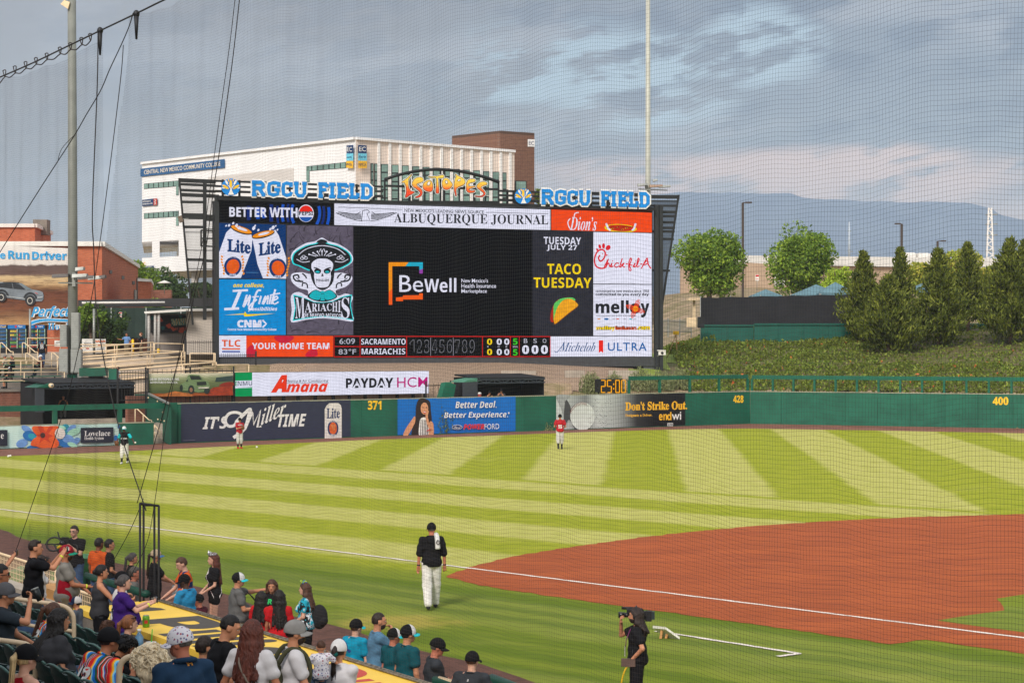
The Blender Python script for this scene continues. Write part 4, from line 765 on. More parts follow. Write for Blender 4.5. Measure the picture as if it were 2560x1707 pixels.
pine(2158,628,858,4.7,'tall narrow conifer at the end of the black windscreen',21);pine(2222,690,884,6.4,'broadest low conifer, leaning out over the brown mulch',22,1.3);pine(2251,618,850,3.6,'slim conifer tip rising behind the broadest one',23,.8,bare=.2)
pine(2346,622,868,5.6,'dense pointed conifer in the middle of the bank',24,1.2);pine(2420,606,834,4.4,'straight conifer with a bare lower trunk and dead twigs',25,1.,bare=.16);pine(2524,596,862,6.6,'wide conifer with two tops close to the frame edge',26,1.3);pine(2562,600,852,4.2,'conifer cut by the frame edge',27)
def shrub(px,py,d,w_,h_,kind,label,n=1500,leaf=.2,seed=0,zb=None,grp='shrubs behind the outfield wall'):
 rng=np.random.default_rng(seed+300);c=A(px,py,d);z0=terrain(c.x,c.y)if zb is None else zb;t=thing('shrub',(c.x,c.y,z0),label,'shrub',grp);q=rng.normal(size=(n,3));q/=np.linalg.norm(q,axis=1)[:,None]
 q*=rng.uniform(.2,1,(n,1))**.5;q[:,2]=np.abs(q[:,2]);lump=1+.25*np.sin(q[:,:1]*7+seed)*np.cos(q[:,1:2]*6);P=np.array([c.x,c.y,z0])+q*np.array([w_/2,w_/2*.8,h_])*lump
 mb=MB();tri_leaves(mb,P,leaf,rng,0,.3,np.repeat([[0,0,.8]],n,0));mb.build('foliage',LF[kind],t);mb=MB();mb.tube([(c.x,c.y,z0-.1),(c.x,c.y,z0+h_*.5)],[.06,.02],6);mb.build('stem',BARK,t)
for i,(px,w_,h_,lb)in enumerate(((1478,1.7,1.0,'grey-green shrub just before the yellow clock'),(1535,1.5,.9,'sage shrub hidden partly by the yellow clock'),(1600,2.0,1.15,'sage shrub behind the first posts of the rail fence'),(1652,1.9,1.0,'dusty sage shrub near the scoreboard end column'),(1700,1.6,1.05,'pale shrub behind the fence over the 428 end'))):shrub(px,985,PL.depth(px)+2.6+.3*i,w_,h_+.35,'sage',lb,seed=i)
shrub(1100,930,122.5,1.6,2.2,'bank','loose wild bush beside the end of the white ribbon screen',700,.2,9);shrub(1130,950,124,1.4,1.0,'bank','weedy low bush above the green tarp',500,.2,10);shrub(1366,985,127,1.0,.7,'sage','small shrub at the end of the dark bullpen shelter',500,.16,11)
def bank():
 rng=np.random.default_rng(31);mb=MB();N=95000;P=[];K=[]
 xs,ys=rng.uniform(9,52,N),rng.uniform(131,176,N)
 for x,y in zip(xs,ys):
  q=qdist(x,y)
  if q<1.7:continue
  sc=A(0,0,y);px=CX+x/y*F
  if px<1652+max(0,25-q)*3 or px>2640:continue
  hill=math.sin(x*.55+y*.3)*math.sin(y*.7-x*.2)+.6*math.sin(x*1.7-y*1.1)
  if rng.random()>.82+.35*hill:continue
  if px>2200 and q>14 and rng.random()>.3:continue
  z=terrain(x,y);hh=.22+.25*max(0,hill)+(.5 if px<1790 and 9<q<22 else 0)
  P.append((x,y,z+hh*rng.uniform(.1,1)));K.append(1 if(math.sin(x*2.9)*math.sin(y*2.3+x)>.975)else 0)
 P=np.array(P);K=np.array(K);tri_leaves(mb,P[K==0],.24,rng,0,.6,np.repeat([[0,0,.5]],(K==0).sum(),0));tri_leaves(mb,P[K==1],.26,rng,0,.6,np.repeat([[0,0,.5]],(K==1).sum(),0),1)
 o=mb.build('ground_cover',[LF['bank'],LF['rust']]);tag(o,'low green ground cover with rusty patches spread over the bank','ground cover',kind='stuff')
bank()
def hillpatch(name,x0,x1,y0,y1,cond,m,st=.8,off=.05):
 grid_mesh(name,fr(x0,x1,st),fr(y0,y1,st),lambda x,y:terrain(x,y)+off,m,lambda x,y:cond(x,y)and qdist(x,y)>2.6,kind='structure')
pxof=lambda x,y:CX+x/y*F
def soil(g,b,tc):g.put(b.inputs['Base Color'],g.mix(g.sstep(g.noise(tc,.9,5,.65),.4,.6),C(88,92,48),C(104,92,66)))
def gravel(g,b,tc):v=g.noise(tc,14,3,.8);g.put(b.inputs['Base Color'],g.mix(g.sstep(v,.3,.7),C(112,92,76),C(178,154,132)));bn=g.new('Bump');bn.inputs['Strength'].default_value=.7;g.put(bn.inputs['Height'],v);g.put(b.inputs['Normal'],bn.outputs[0])
def lawn(g,b,tc):g.put(b.inputs['Base Color'],g.mix(g.sstep(g.noise(tc,1.5,5,.7),.3,.7),C(104,124,44),C(140,150,66)))
hillpatch('planted_bank',9,62,128,178,lambda x,y:pxof(x,y)>1650,custom('bank_soil',soil));hillpatch('gravel_bank',-16,12,110,150,lambda x,y:pxof(x,y)<1590,custom('gravel',gravel),off=.06)
hillpatch('lawn',6,26,136,172,lambda x,y:1585<pxof(x,y)<1652+max(0,qdist(x,y)-9)*8 and pxof(x,y)<1860,custom('lawn_grass',lawn),off=.09)
def fabric(name,col):return mat(name,col,.9,.14,.8,.3,5.)
def solid(pts,off,name,m,label,cat,org=None,**k):
 mb=MB();mb.slab(pts,off);c=sum((Vector(p)for p in pts),Vector())/len(pts);o=mb.build(name,m,origin=org or(c.x,c.y,min(p[2]for p in pts)));tag(o,label,cat,**k);return o
d0=164.
t=thing('windscreen_fence',A(1940,812,d0),'long black fabric windscreen stretched on a fence above the green panel wall','fence');mb=MB();up_=Vector((0,.05,0))
pts=[A(1752+i*37.6,744-8*i/10+(1.3 if i%2 else-.6),d0)for i in range(11)];bot=[A(1752+i*37.6,812+(1.6 if i%2 else 0),d0+(.25 if i%2 else 0))for i in range(11)]
for i in range(10):mb.add([bot[i],bot[i+1],pts[i+1],pts[i]],[(0,1,2,3)],0,True)
mb.build('screen_cloth',fabric('black_cloth',C(40,40,44)),t)
for i in range(0,11,2):mb=MB();mb.tube([bot[i]+Vector((0,.2,-2)),pts[i]+Vector((0,.2,.1))],.05,6);mb.build('post',GALV,t)
GP=mat('green_panel',C(22,84,72),.6,.1,1.5)
def panelwall(px0,px1,yt,yb,d,label):
 t=thing('panel_wall',A((px0+px1)/2,yb,d),label,'wall');n=max(1,round((px1-px0)/62));
 for i in range(n):a_=px0+(px1-px0)*i/n;b_=px0+(px1-px0)*(i+1)/n;mb=MB();q=[A(a_+.3,yb+14,d),A(b_-.3,yb+14,d),A(b_-.3,yt,d),A(a_+.3,yt,d)];mb.hexa(q,[p+Vector((0,.15,0))for p in q]);mb.build('panel',GP,t)
 mb=MB();mb.beam(A(px0,yt-1.5,d),A(px1,yt-1.5,d),.2,.14);mb.build('cap_rail',GP,t)
panelwall(1885,2132,812,862,162.,'tall green panel wall at the top of the bank, under the black windscreen');panelwall(1752,1884,815,840,163.,'short green panel wall sinking into the lawn beside the planted bank');panelwall(2290,2480,812,838,168.,'green panel wall half hidden behind the conifers')
def tent(px,yp,w_,yb,d,label):
 a_=A(px,yp,d);e_=A(px,yb,d).z;hw=w_/2/F*d;b=[(a_.x-hw,d-hw,e_),(a_.x+hw,d-hw,e_),(a_.x+hw,d+hw,e_),(a_.x-hw,d+hw,e_)];t=thing('canopy_tent',(a_.x,d,e_-2.2),label,'tent','blue canopy tents');mb=MB();mb.add([a_]+b,[(0,1,2),(0,2,3),(0,3,4),(0,4,1)]);mb.add([Vector(p)for p in b]+[Vector(p)-Vector((0,0,.25))for p in b],[(i,(i+1)%4,(i+1)%4+4,i+4)for i in range(4)]);mb.build('canopy',fabric('tent_cloth',C(92,122,132)),t)
 for p in b:mb=MB();mb.tube([p,(p[0],p[1],e_-2.6)],.04,6);mb.build('leg',GALV,t)
tent(1914,723,76,740,170,'small blue-grey tent roof, lowest of those over the windscreen');tent(2040,711,120,738,171,'wide blue-grey tent roof in the middle of the windscreen');tent(2088,705,92,734,169,'highest blue-grey tent roof beside the conifers');tent(2325,702,130,726,174,'blue tent roof showing between the conifers')
t=thing('entry_shelter',A(1738,800,166),'small pale shelter with one post at the end of the black windscreen','shelter');mb=MB();mb.beam(A(1718,748,166),A(1762,748,166),1.5,.2);mb.build('roof',BEIGE,t);mb=MB();mb.beam(A(1735,751,166),A(1735,812,166),.22,.22);mb.build('post',BEIGE,t)
def iron_fence(p,q,z0,z1,label,sp=.13,name='iron_fence',m=None,zz=None):
 p,q=Vector(p),Vector(q);p.z=q.z=0;t=thing(name,(p.x,p.y,z0),label,'fence');L_=(q-p).length;m=m or BLACK;up=Vector((0,0,1));mb=MB();n=int(L_/sp)
 for i in range(n):c=p+(q-p)*(i+.5)/n;mb.beam(c+up*(z0+.1),c+up*z1,.022,.022)
 for z in(z0+.15,z1-.15):mb.beam(p+up*z,q+up*z,.04,.05)
 mb.build('bars',m,t);k=max(1,round(L_/2.4))
 for i in range(k+1):c=p+(q-p)*i/k;mb=MB();mb.beam(c+up*(z0-.3),c+up*(z1+.12),.09,.09);mb.build('post',m,t)
 return t
iron_fence(A(1640,0,160),A(1728,0,167),6.25,7.4,'grey bar fence on the lawn between the scoreboard and the pale shelter',m=GALV)
t=thing('utility_box',A(1728,816,161),'small pale electrical box on the lawn by the black windscreen','utility box');mb=MB();c=A(1728,806,161);mb.box(c,(.75,.6,.75));mb.build('housing',BEIGE,t);mb=MB();mb.box(c+Vector((0,-.32,0)),(.6,.03,.6));mb.build('door',BEIGE,t);mb=MB();mb.box(A(1752,806,161),(.5,.5,.9));mb.build('cabinet',BLACK,t)
t=thing('survey_tripod',A(1690,873,152),'yellow camera box on a wooden tripod at the edge of the lawn','tripod');tp=A(1690,836,152);mb=MB();mb.box(tp+Vector((0,0,.12)),(.42,.4,.28));mb.box(tp+Vector((0,-.22,.12)),(.3,.04,.2));mb.build('camera_box',YEL,t)
for dx,dy in((-.75,-.2),(.1,.5),(.12,-.3)):mb=MB();e_=Vector((tp.x+dx,tp.y+dy,0));e_.z=terrain(e_.x,e_.y);mb.tube([tp,e_],.035,6);mb.build('leg',mat('wood_leg',C(176,140,96),.7),t)
t=thing('security_camera',A(1660,890,143.6),'white security camera on the scoreboard end column','camera');mb=MB();c=A(1655,882,143);mb.box(c,(.5,.35,.3));mb.box(c+Vector((-.05,0,.18)),(.6,.42,.05));mb.build('body',WHITEP,t);mb=MB();mb.tube([c,c+Vector((-.3,.2,-.25))],.05,6);mb.build('arm',GALV,t);mb=MB();mb.tube([c+Vector((0,-.18,0)),c+Vector((0,-.22,0))],.1,10);mb.build('lens',BLACK,t)
wz=A(1900,643,262).z;t=thing('warehouse',A(2150,715,270),'long low warehouse with a white roof edge behind the round trees','building')
TANW=mat('tan_wall',C(186,160,136),.8,.08,.4);a_,b_=A(1700,0,262),A(2620,0,300);up=Vector((0,0,1));bk=Vector((4,30,0));zt=A(1700,640,262).z;zb=8.
def fl(v,z):return Vector((v.x,v.y,z))
mb=MB();mb.hexa([fl(a_,zb),fl(b_,zb),fl(b_+bk,zb),fl(a_+bk,zb)],[fl(a_,zt-1.),fl(b_,zt-.6),fl(b_+bk,zt-.6),fl(a_+bk,zt-1.)]);mb.build('wall',TANW,t);mb=MB();o_=Vector((0,-.6,0));mb.hexa([fl(a_+o_,zt-.95),fl(b_+o_,zt-.5),fl(b_+bk,zt-.5),fl(a_+bk,zt-.95)],[fl(a_+o_,zt+.15),fl(b_+o_,zt+1.1),fl(b_+bk,zt+1.4),fl(a_+bk,zt+.4)]);mb.build('roof',WHITEP,t)
mb=MB();mb.hexa([A(1866,720,261.4),A(1934,720,263.4),A(1934,661,263.4),A(1866,656,261.4)],[p+Vector((0,1,0))for p in(A(1866,720,261.4),A(1934,720,263.4),A(1934,661,263.4),A(1866,656,261.4))]);mb.build('gable_wall',TANW,t)
mb=MB();mb.hexa([A(1936,716,263),A(1962,716,264),A(1962,664,264),A(1936,662,263)],[p+Vector((0,1,0))for p in(A(1936,716,263),A(1962,716,264),A(1962,664,264),A(1936,662,263))]);mb.build('loading_door',WHITEP,t)
for i,(x0,x1,yt)in enumerate(((2257,2286,634),(2290,2320,635),(2323,2344,635))):
 t=thing('white_tank',A((x0+x1)/2,660,330),('white square tank beside the slim conifer','white square tank between its two neighbours','white square tank beside the small street lamp')[i],'tank','white tanks beyond the warehouse');c=A((x0+x1)/2,(yt+655)/2,330);mb=MB();mb.box(c,((x1-x0)/F*330,3,(655-yt)/F*330));mb.build('tank_body',WHITEP,t);mb=MB();mb.box(c+Vector((0,0,(655-yt)/F*165+.05)),((x1-x0)/F*330*.8,2.4,.1));mb.build('lid',WHITEP,t)
DKP=mat('lamp_bronze',C(70,60,54),.5)
for px,yt,yb,arm,d,lb in((1857,507,700,13,215,'tall brown street lamp between the two round trees'),(2254,560,700,-9,240,'brown street lamp over the conifers, pointing away from the pylon'),(2344,603,700,13,260,'short brown street lamp just above the pointed conifer')):
 b=A(px,yb,d);tp=A(px,yt,d);t=thing('street_lamp',b,lb,'street lamp','street lamps beyond the park');mb=MB();mb.beam(fl(b,terrain(b.x,b.y)-.3),tp,.25,.25);mb.build('pole',DKP,t);mb=MB();mb.beam(tp,A(px+arm,yt,d),.12,.1);mb.build('arm',DKP,t);mb=MB();mb.box(A(px+arm*1.1,yt-.5,d),(.7,.4,.16));mb.build('lamp_head',DKP,t)
t=thing('lattice_mast',A(2475,660,420),'white power mast with short cross arms against the mountains','power mast');mb=MB();b,tp=A(2475,665,420),A(2475,520,420)
for sx in(-1,1):mb.beam(b+Vector((sx*.75,0,0)),tp+Vector((sx*.3,0,0)),.28,.28)
for k in range(16):f_=k/16;w0_,w1_=.75-.45*f_,.75-.45*(f_+1/16);s_=1 if k%2 else-1;mb.beam(b+(tp-b)*f_+Vector((s_*w0_,0,0)),b+(tp-b)*(f_+1/16)+Vector((-s_*w1_,0,0)),.2,.2)
mb.build('mast',mat('mast_white',C(226,222,218),.5),t)
for y in(537,561,588,627):mb=MB();mb.beam(A(2464,y,420),A(2494-(y>600)*8,y+(-1 if y<600 else 0),420),.25,.25);mb.build('cross_arm',GALV,t)
t=thing('power_pole',A(2123,665,330),'thin pale power pole rising behind the round green tree','power pole');mb=MB();mb.tube([A(2123,665,330),A(2123,555,330)],[.22,.12],8);mb.build('pole',mat('pole_pale',C(176,186,196),.6),t);mb=MB();mb.beam(A(2119,578,330),A(2128,578,330),.12,.12);mb.beam(A(2119,628,330),A(2132,629,330),.12,.12);mb.build('cross_arm',GALV,t)
t=thing('warning_sign',A(1893,704,240),'small white and red notice on a stake in front of the warehouse','sign');mb=MB();c=A(1893,694,240);mb.box(c,(.42,.04,.75));mb.build('sign_plate',WHITEP,t);mb=MB();mb.box(c+Vector((0,-.03,.22)),(.36,.02,.22));mb.box(c+Vector((0,-.03,-.18)),(.3,.02,.06));mb.build('red_print',mat('sign_red',C(196,40,40)),t);mb=MB();mb.tube([c,c-Vector((0,-.05,1.6))],.03,6);mb.build('stake',GALV,t)
for i,(x0,x1,yt,yb,d)in enumerate(((1000,1095,928,948,134),(1252,1340,927,962,136),(1412,1462,926,966,137),(1522,1598,926,950,139))):
 q=[A(x0,yb+8,d),A(x1,yb+8,d+1),A(x1,yt,d+1),A(x0,yt,d)];solid(q,Vector((0,.6,0)),'concrete_block',CONC,('low concrete footing wall beside the ribbon screen end','low concrete footing wall directly above the dark bullpen shelter','tall narrow concrete footing wall by the gravel path','low concrete footing wall at the edge of the lawn')[i],'footing',group='concrete footings under the scoreboard')
cl=thing('delay_clock',PL.at(1531,WALLH+.1,-.4),'black square clock with amber digits reading 25:00 on top of the wall','clock');q=[PL.hit(1500,981,-.3),PL.hit(1563.5,980,-.3),PL.hit(1563.5,947,-.3),PL.hit(1500,948,-.3)];mb=MB();mb.hexa(q,[p-PL.n*.25 for p in q]);mb.build('case',BLACK,cl)
ar=Art(PL.shifted(-.3),(960,850,2.868));lAM=led('clock_amber',C(252,170,20),1.1);SEG={'2':'abged','5':'afgcd','0':'abcdef'}
for ch,x0 in(('2',1557),('5',1600),('0',1657),('0',1698)):
 x1,y0,y1=x0+28,288,375;ym=(y0+y1)/2;S_={'a':((x0,y0),(x1,y0)),'b':((x1,y0),(x1,ym)),'c':((x1,ym),(x1,y1)),'d':((x0,y1),(x1,y1)),'e':((x0,ym),(x0,y1)),'f':((x0,y0),(x0,ym)),'g':((x0,ym),(x1,ym))}
 for k in SEG[ch]:ar.line(S_[k],7,lAM)
ar.rect(1637,310,1644,322,lAM);ar.rect(1637,342,1644,354,lAM);ar.build('digits',cl)
for px in(1508,1556):mb=MB();p=PL.at(px,WALLH-.3,-.5);mb.beam(p,p+Vector((0,0,.6)),.08,.08);mb.build('leg',BLACK,cl)
BPD=mat('shelter_black',C(24,26,30),.8,.2,2.);BPG=mat('shelter_grey',C(58,62,68),.7,.1)
def shelter(px0,px1,yt,plane,z0,depth,label,truss):
 a_,b_=plane.at(px0,0),plane.at(px1,0);zt=plane.hit(px0,yt).z;bk=-plane.n*depth;t=thing('bullpen_shelter',fl((a_+b_)/2,z0),label,'shelter');mb=MB();fh=.34
 mb.hexa([fl(a_,zt-.08),fl(b_,zt-.08),fl(b_+bk,zt+.1),fl(a_+bk,zt+.1)],[fl(a_,zt),fl(b_,zt),fl(b_+bk,zt+.2),fl(a_+bk,zt+.2)]);mb.build('roof',BPD,t)
 mb=MB();mb.hexa([fl(a_+bk,z0),fl(b_+bk,z0),fl(b_+bk*1.03,z0),fl(a_+bk*1.03,z0)],[fl(a_+bk,zt),fl(b_+bk,zt),fl(b_+bk*1.03,zt),fl(a_+bk*1.03,zt)]);mb.build('back_wall',BPD,t)
 for e_ in(a_,b_):mb=MB();mb.hexa([fl(e_+bk*.06,z0),fl(e_+bk*.06+plane.u*.06,z0),fl(e_+bk+plane.u*.06,z0),fl(e_+bk,z0)],[fl(e_+bk*.06,zt-.09),fl(e_+bk*.06+plane.u*.06,zt-.09),fl(e_+bk+plane.u*.06,zt-.09),fl(e_+bk,zt-.09)]);mb.build('side_wall',BPD,t)
 mb=MB();mb.beam(fl(a_,zt-fh),fl(b_,zt-fh),.08,.07);mb.beam(fl(a_,zt-.12),fl(b_,zt-.12),.08,.08);n=truss;TG_=mat('truss_grey',C(52,58,66),.5)
 for i in range(n):p,q_=a_+(b_-a_)*i/n,a_+(b_-a_)*(i+1)/n;mb.beam(fl(p,zt-fh),fl(p,zt-.1),.05,.05);mb.beam(fl(p,zt-(fh if i%2 else .12)),fl(q_,zt-(.12 if i%2 else fh)),.05,.05)
 mb.build('front_truss',TG_,t);return t
P2=PL.shifted(-1.2);shelter(1194,1362,944.5,P2,.4,2.6,'dark bullpen shelter behind the blue banner, two people leaning in front',8)
solid([P2.hit(1158,996),P2.hit(1194,994),P2.hit(1194,954),P2.hit(1158,956)],-P2.n*.08,'shelter_panel',BPG,'grey side panel at the end of the dark shelter behind the blue banner','panel')
solid([P2.hit(1158,956,.0),P2.hit(1200,953),P2.hit(1200,944),P2.hit(1170,950)],-P2.n*1.5,'roof_tarp',mat('tarp_green',C(72,126,104),.7),'pale green tarp over the corner of the dark shelter','tarp')
mb=MB();tp_=[P2.hit(x,y,.05*math.sin(x))for x,y in((1104,994),(1113,957),(1125,955),(1139,962),(1134,992))];mb.slab(tp_,-P2.n*.5);o_=mb.build('green_tarp',fabric('tarp_dark',C(28,100,78)),origin=tp_[0]);tag(o_,'green tarp hung over a frame beside the ribbon screen','tarp')
iron_fence(P2.at(1076,0,-.5),P2.at(1160,0,-1.5),1.9,3.1,'thin dark fence running down the gravel from the ribbon screen',.5)
t=thing('water_cooler',P2.at(1199,2.0),'small red and white cooler at the shelter behind the blue banner','cooler');c=P2.hit(1199,985);mb=MB();mb.lathe(c-Vector((0,0,.25)),[(.1,0),(.11,.15),(.11,.24)],12);mb.build('cooler_body',mat('cooler_red',C(170,70,66),.5),t);mb=MB();mb.lathe(c+Vector((0,0,-.005)),[(.115,0),(.11,.09),(.05,.12)],12);mb.build('lid',WHITEP,t)
def panels(g,tc,c1,c2,m):
 x,y,z=g.xyz(tc);bt=g.new('TexBrick');g.put(bt.inputs['Vector'],g.comb(g.m('SUBTRACT',x,y),z,0));bt.inputs['Scale'].default_value=.3;bt.inputs['Mortar Size'].default_value=.008;g.put(bt.inputs['Color1'],c1);g.put(bt.inputs['Color2'],c2);g.put(bt.inputs['Mortar'],m);return bt.outputs[0]
CW=custom('college_white',lambda g,b,tc:(lambda o:g.put(b.inputs['Base Color'],o))(panels(g,tc,C(236,235,236),C(233,232,233),C(224,222,222))));CG=mat('college_grey',C(206,200,196),.6,.05,.2);GLS=mat('window_glass',C(120,150,140),.15,.3,.35,spec=.6);FRM=mat('window_frame',C(38,42,42),.5);SBL,SCY,SYE=mat('sign_navy',C(26,58,104),.5),mat('sign_cyan',C(110,196,220),.5),mat('sign_yellow',C(238,184,48),.5)
K0,K1,K2=A(889,843,230),A(355,843,263),A(1286,843,246);FL,FR=Plane(K0,K1),Plane(K0,K2);ZR=28.8
cb=thing('college_building',fl(K0,6),'big white angular college building with a blue name sign, behind the scoreboard','building')
bkv=Vector((-6,34,0))
def onL(px,z):v=FL.at(px,z);return v
zA,zB,zC=FL.hit(355,606).z,FL.hit(355,645).z,FL.hit(355,682).z
def prism(p,q,z0,z1,m,nm,par,b=bkv):mb=MB();mb.hexa([fl(p,z0),fl(q,z0),fl(q+b,z0),fl(p+b,z0)],[fl(p,z1),fl(q,z1),fl(q+b,z1),fl(p+b,z1)]);return mb.build(nm,m,par)
prism(K1,K0,zA,ZR,CW,'wall',cb);prism(FL.at(447,0),K0,zC,zA,CW,'wall',cb);prism(K1,FL.at(447,0),zC,zB,CW,'wall',cb,bkv*.35);pc=FL.at(380,0);prism(pc,FL.at(399,0),zB,zA,CW,'pier',cb,bkv*.2)
mb=MB();mb.hexa([fl(K0,6),fl(K2,6),fl(K2+bkv,6),fl(K0+bkv,6)],[fl(K0,ZR),fl(K2,ZR),fl(K2+bkv,ZR),fl(K0+bkv,ZR)]);mb.build('wall',mat('college_cream',C(226,210,198),.7,.05,.3),cb)
for px,dd in((391,-2.),(462,-1.5),(440,-12)):p=FL.at(px,0,dd);mb=MB();mb.tube([fl(p,6),fl(p,zC+.1)],.42,12);mb.build('column',CG,cb)
mb=MB();a_,b_=FL.at(357,zB+.1),FL.at(447,zB+.1)
for k in range(24):p=a_+(b_-a_)*k/23+FL.n*-.5;mb.beam(p,p+Vector((0,0,1.0)),.04,.04)
mb.beam(a_-FL.n*.5+Vector((0,0,1)),b_-FL.n*.5+Vector((0,0,1)),.06,.06);mb.build('balcony_rail',GALV,cb)
def quadL(pl,pts,off,m,nm,par,th=.0):mb=MB();q=[pl.hit(x,y,off)for x,y in pts];mb.hexa(q,[p-pl.n*(th or .1)for p in q]);return mb.build(nm,m,par)
def windowrow(pl,x0,x1,y0l,y0r,y1l,y1r,n,par,vert=True):
 f_=quadL(pl,[(x0,y1l),(x1,y1r),(x1,y0r),(x0,y0l)],.02,FRM,'window',par,.12)
 for i in range(n):
  a_,b_=(i+.09)/n,(i+.91)/n;X=lambda t:x0+(x1-x0)*t;Y0=lambda t:y0l+(y0r-y0l)*t;Y1=lambda t:y1l+(y1r-y1l)*t
  quadL(pl,[(X(a_),Y1(a_)-1),(X(b_),Y1(b_)-1),(X(b_),Y0(b_)+1),(X(a_),Y0(a_)+1)],.06,GLS,'pane',f_,.03)
windowrow(FL,360,447,459.5,451.5,473,466,7,cb);windowrow(FL,440.5,447,452,451.5,489,489,1,cb);windowrow(FL,360,447,533.5,527,547.5,542,7,cb);windowrow(FL,440.5,447,527.5,527,565,565,1,cb);windowrow(FL,766,866,416,405.5,429,420.5,7,cb);windowrow(FL,766,774,416,415.5,456,456,1,cb)
quadL(FL,[(520,452),(735,455),(735,420),(520,444)],.01,CG,'grey_facade_panel',cb,.05)  # greyer flat area laid on the facade surface
ar=Art(FL,c_t,step=.02,z0=.15);ar.poly([(123,450),(896,360),(896,440),(123,523)],mat('sign_denim',C(44,92,140),.5));ar.text('CENTRAL NEW MEXICO COMMUNITY COLLEGE',157,462,858,502,mat('sign_cream',C(228,218,204),.5),None,dy=-80,bold=.012)
ar.poly([(140,735),(280,720),(280,782),(140,793)],SBL);ar.poly([(247,724),(280,720),(280,782),(247,785)],mat('sign_brick',C(190,72,60),.5));ar.text('An Education',146,742,222,757,SIGNW,'sans',dy=-6);ar.text('Collaborative with',146,765,240,780,SIGNW,'sans',dy=-7);ar.line([(258,735),(270,740),(262,755),(270,770),(256,775)],5,SIGNW,True)
ar.text('EC',142,1306,178,1340,SYE,'sans',dy=-2);ar.poly([(143,1345),(257,1338),(257,1358),(143,1364)],SBL);ar.text('Early College Academy',147,1345,240,1358,SIGNW,None,dy=-5)
ar.poly([(2027,237),(2090,232),(2090,308),(2027,310)],SBL);ar.poly([(2027,311),(2090,309),(2090,377),(2027,378)],SCY);ar.poly([(2027,379),(2090,378),(2090,446),(2027,442)],SYE);ar.text('EC',2036,252,2082,292,SIGNW,None);ar.text('early',2034,334,2080,356,SBL,None);ar.text('mca',2034,400,2080,420,SBL,None)
ar.build('wall_signs',cb)
ar=Art(FR,c_t,step=.02,z0=.45);ar.poly([(2090,232),(2170,238),(2170,311),(2090,308)],SBL);ar.poly([(2090,309),(2170,312),(2170,379),(2090,377)],SCY);ar.poly([(2090,378),(2170,380),(2170,446),(2090,446)],SYE);ar.text('EC',2098,250,2158,292,SIGNW,None,bold=.01);ar.text('Early',2096,330,2160,356,SBL,None);ar.text('NMCA',2094,398,2160,426,SBL,None);ar.build('wall_signs',cb)
exy=lambda x,y:(960+x/3.092,300+y/3.092)
for x0,x1 in((-105,-82),(-78,-52),(-26,30),(55,110),(135,190),(215,272),(297,350),(375,430),(455,508),(530,585),(608,662),(685,740),(762,812),(835,888),(910,945)):
 yt=343+x0*.07;q=[exy(x0,yt+330),exy(x1,yt+330),exy(x1,yt),exy(x0,yt)];f_=quadL(FR,q,.03,FRM,'window',cb,.1);ins=6
 for k in range(5):quadL(FR,[exy(x0+ins,yt+66*k+60),exy(x1-4,yt+66*k+60),exy(x1-4,yt+66*k+5),exy(x0+ins,yt+66*k+5)],.07,GLS,'pane',f_,.03)
for x in(-45,40,120,200,280,360,440,518,595,672,748,822,898,970):
 quadL(FR,[exy(x-8,720),exy(x+10,720),exy(x+10,176+x*.082),exy(x-8,174+x*.082)],.16,mat('fin_white',C(234,232,230),.6),'fin',cb,.5)
mb=MB();mb.beam(fl(K0,ZR+.1)+FR.n*.1,fl(K2,ZR+.1),.5,.3);mb.beam(fl(K0,ZR+.1)+FL.n*.1,fl(K1,ZR+.1),.5,.3);mb.build('parapet',CW,cb)
def brickfn(c1,c2,mortar,sc):
 def f_(g,b,tc):
  x,y,z=g.xyz(tc);bt=g.new('TexBrick');g.put(bt.inputs['Vector'],g.comb(g.m('ADD',x,y),z,0));bt.inputs['Scale'].default_value=sc;bt.inputs['Mortar Size'].default_value=.012
  g.put(bt.inputs['Color1'],c1);g.put(bt.inputs['Color2'],c2);g.put(bt.inputs['Mortar'],mortar);g.put(b.inputs['Base Color'],g.mix(g.m('MULTIPLY',g.noise(tc,.6,5,.6),.45),bt.outputs[0],tuple(v*.7 for v in c1)))
 return f_
BRK=custom('brick_red',brickfn(C(196,112,80),C(172,92,64),C(166,122,100),1.6));BRB=custom('brick_brown',brickfn(C(126,92,76),C(112,80,66),C(120,96,84),1.2));BRD=custom('brick_dusk',brickfn(C(146,96,80),C(126,80,66),C(150,120,104),1.6))
tw=thing('brick_tower',A(1250,840,255),'flat-roofed brown brick tower block behind the white building','building');TA,TB_,TC_=A(1250,0,255),A(1130,0,261.5),A(1336,0,257.8);zt=A(1250,334,255).z
mb=MB();q=[TB_,TA,TC_,TB_+TC_-TA];mb.hexa([fl(p,8)for p in q],[fl(p,zt)for p in q]);mb.build('wall',BRB,tw)
mb=MB();mb.hexa([fl(p,zt)for p in q],[fl(p,zt+.35)for p in q]);mb.build('parapet',mat('parapet_dark',C(84,64,54),.7),tw)
PTW=Plane(TA,TC_);ar=Art(PTW,e_t,step=.02,z0=.1);ar.poly([(1108,150),(1162,152),(1162,209),(1108,207)],SIGNW);ar.text('EC',1116,165,1156,196,SBL,None);ar.build('wall_sign',tw)
f_=quadL(PTW,[exy(1012,560),exy(1100,560),exy(1100,472),exy(1012,470)],.05,FRM,'window',tw);quadL(PTW,[exy(1018,560),exy(1094,560),exy(1094,478),exy(1018,476)],.1,GLS,'pane',f_,.03)
gb=thing('brick_hall',A(100,830,150),'red brick hall with white roof edges carrying a giant vehicle mural','building');GA,GB,GC=A(-60,0,150),A(255,0,150),A(345,0,198);zt=A(255,613,150).z
mb=MB();q=[GA,GB,GC,GA+GC-GB];mb.hexa([fl(p,4.)for p in q],[fl(p,zt)for p in q]);mb.build('wall',BRK,gb)
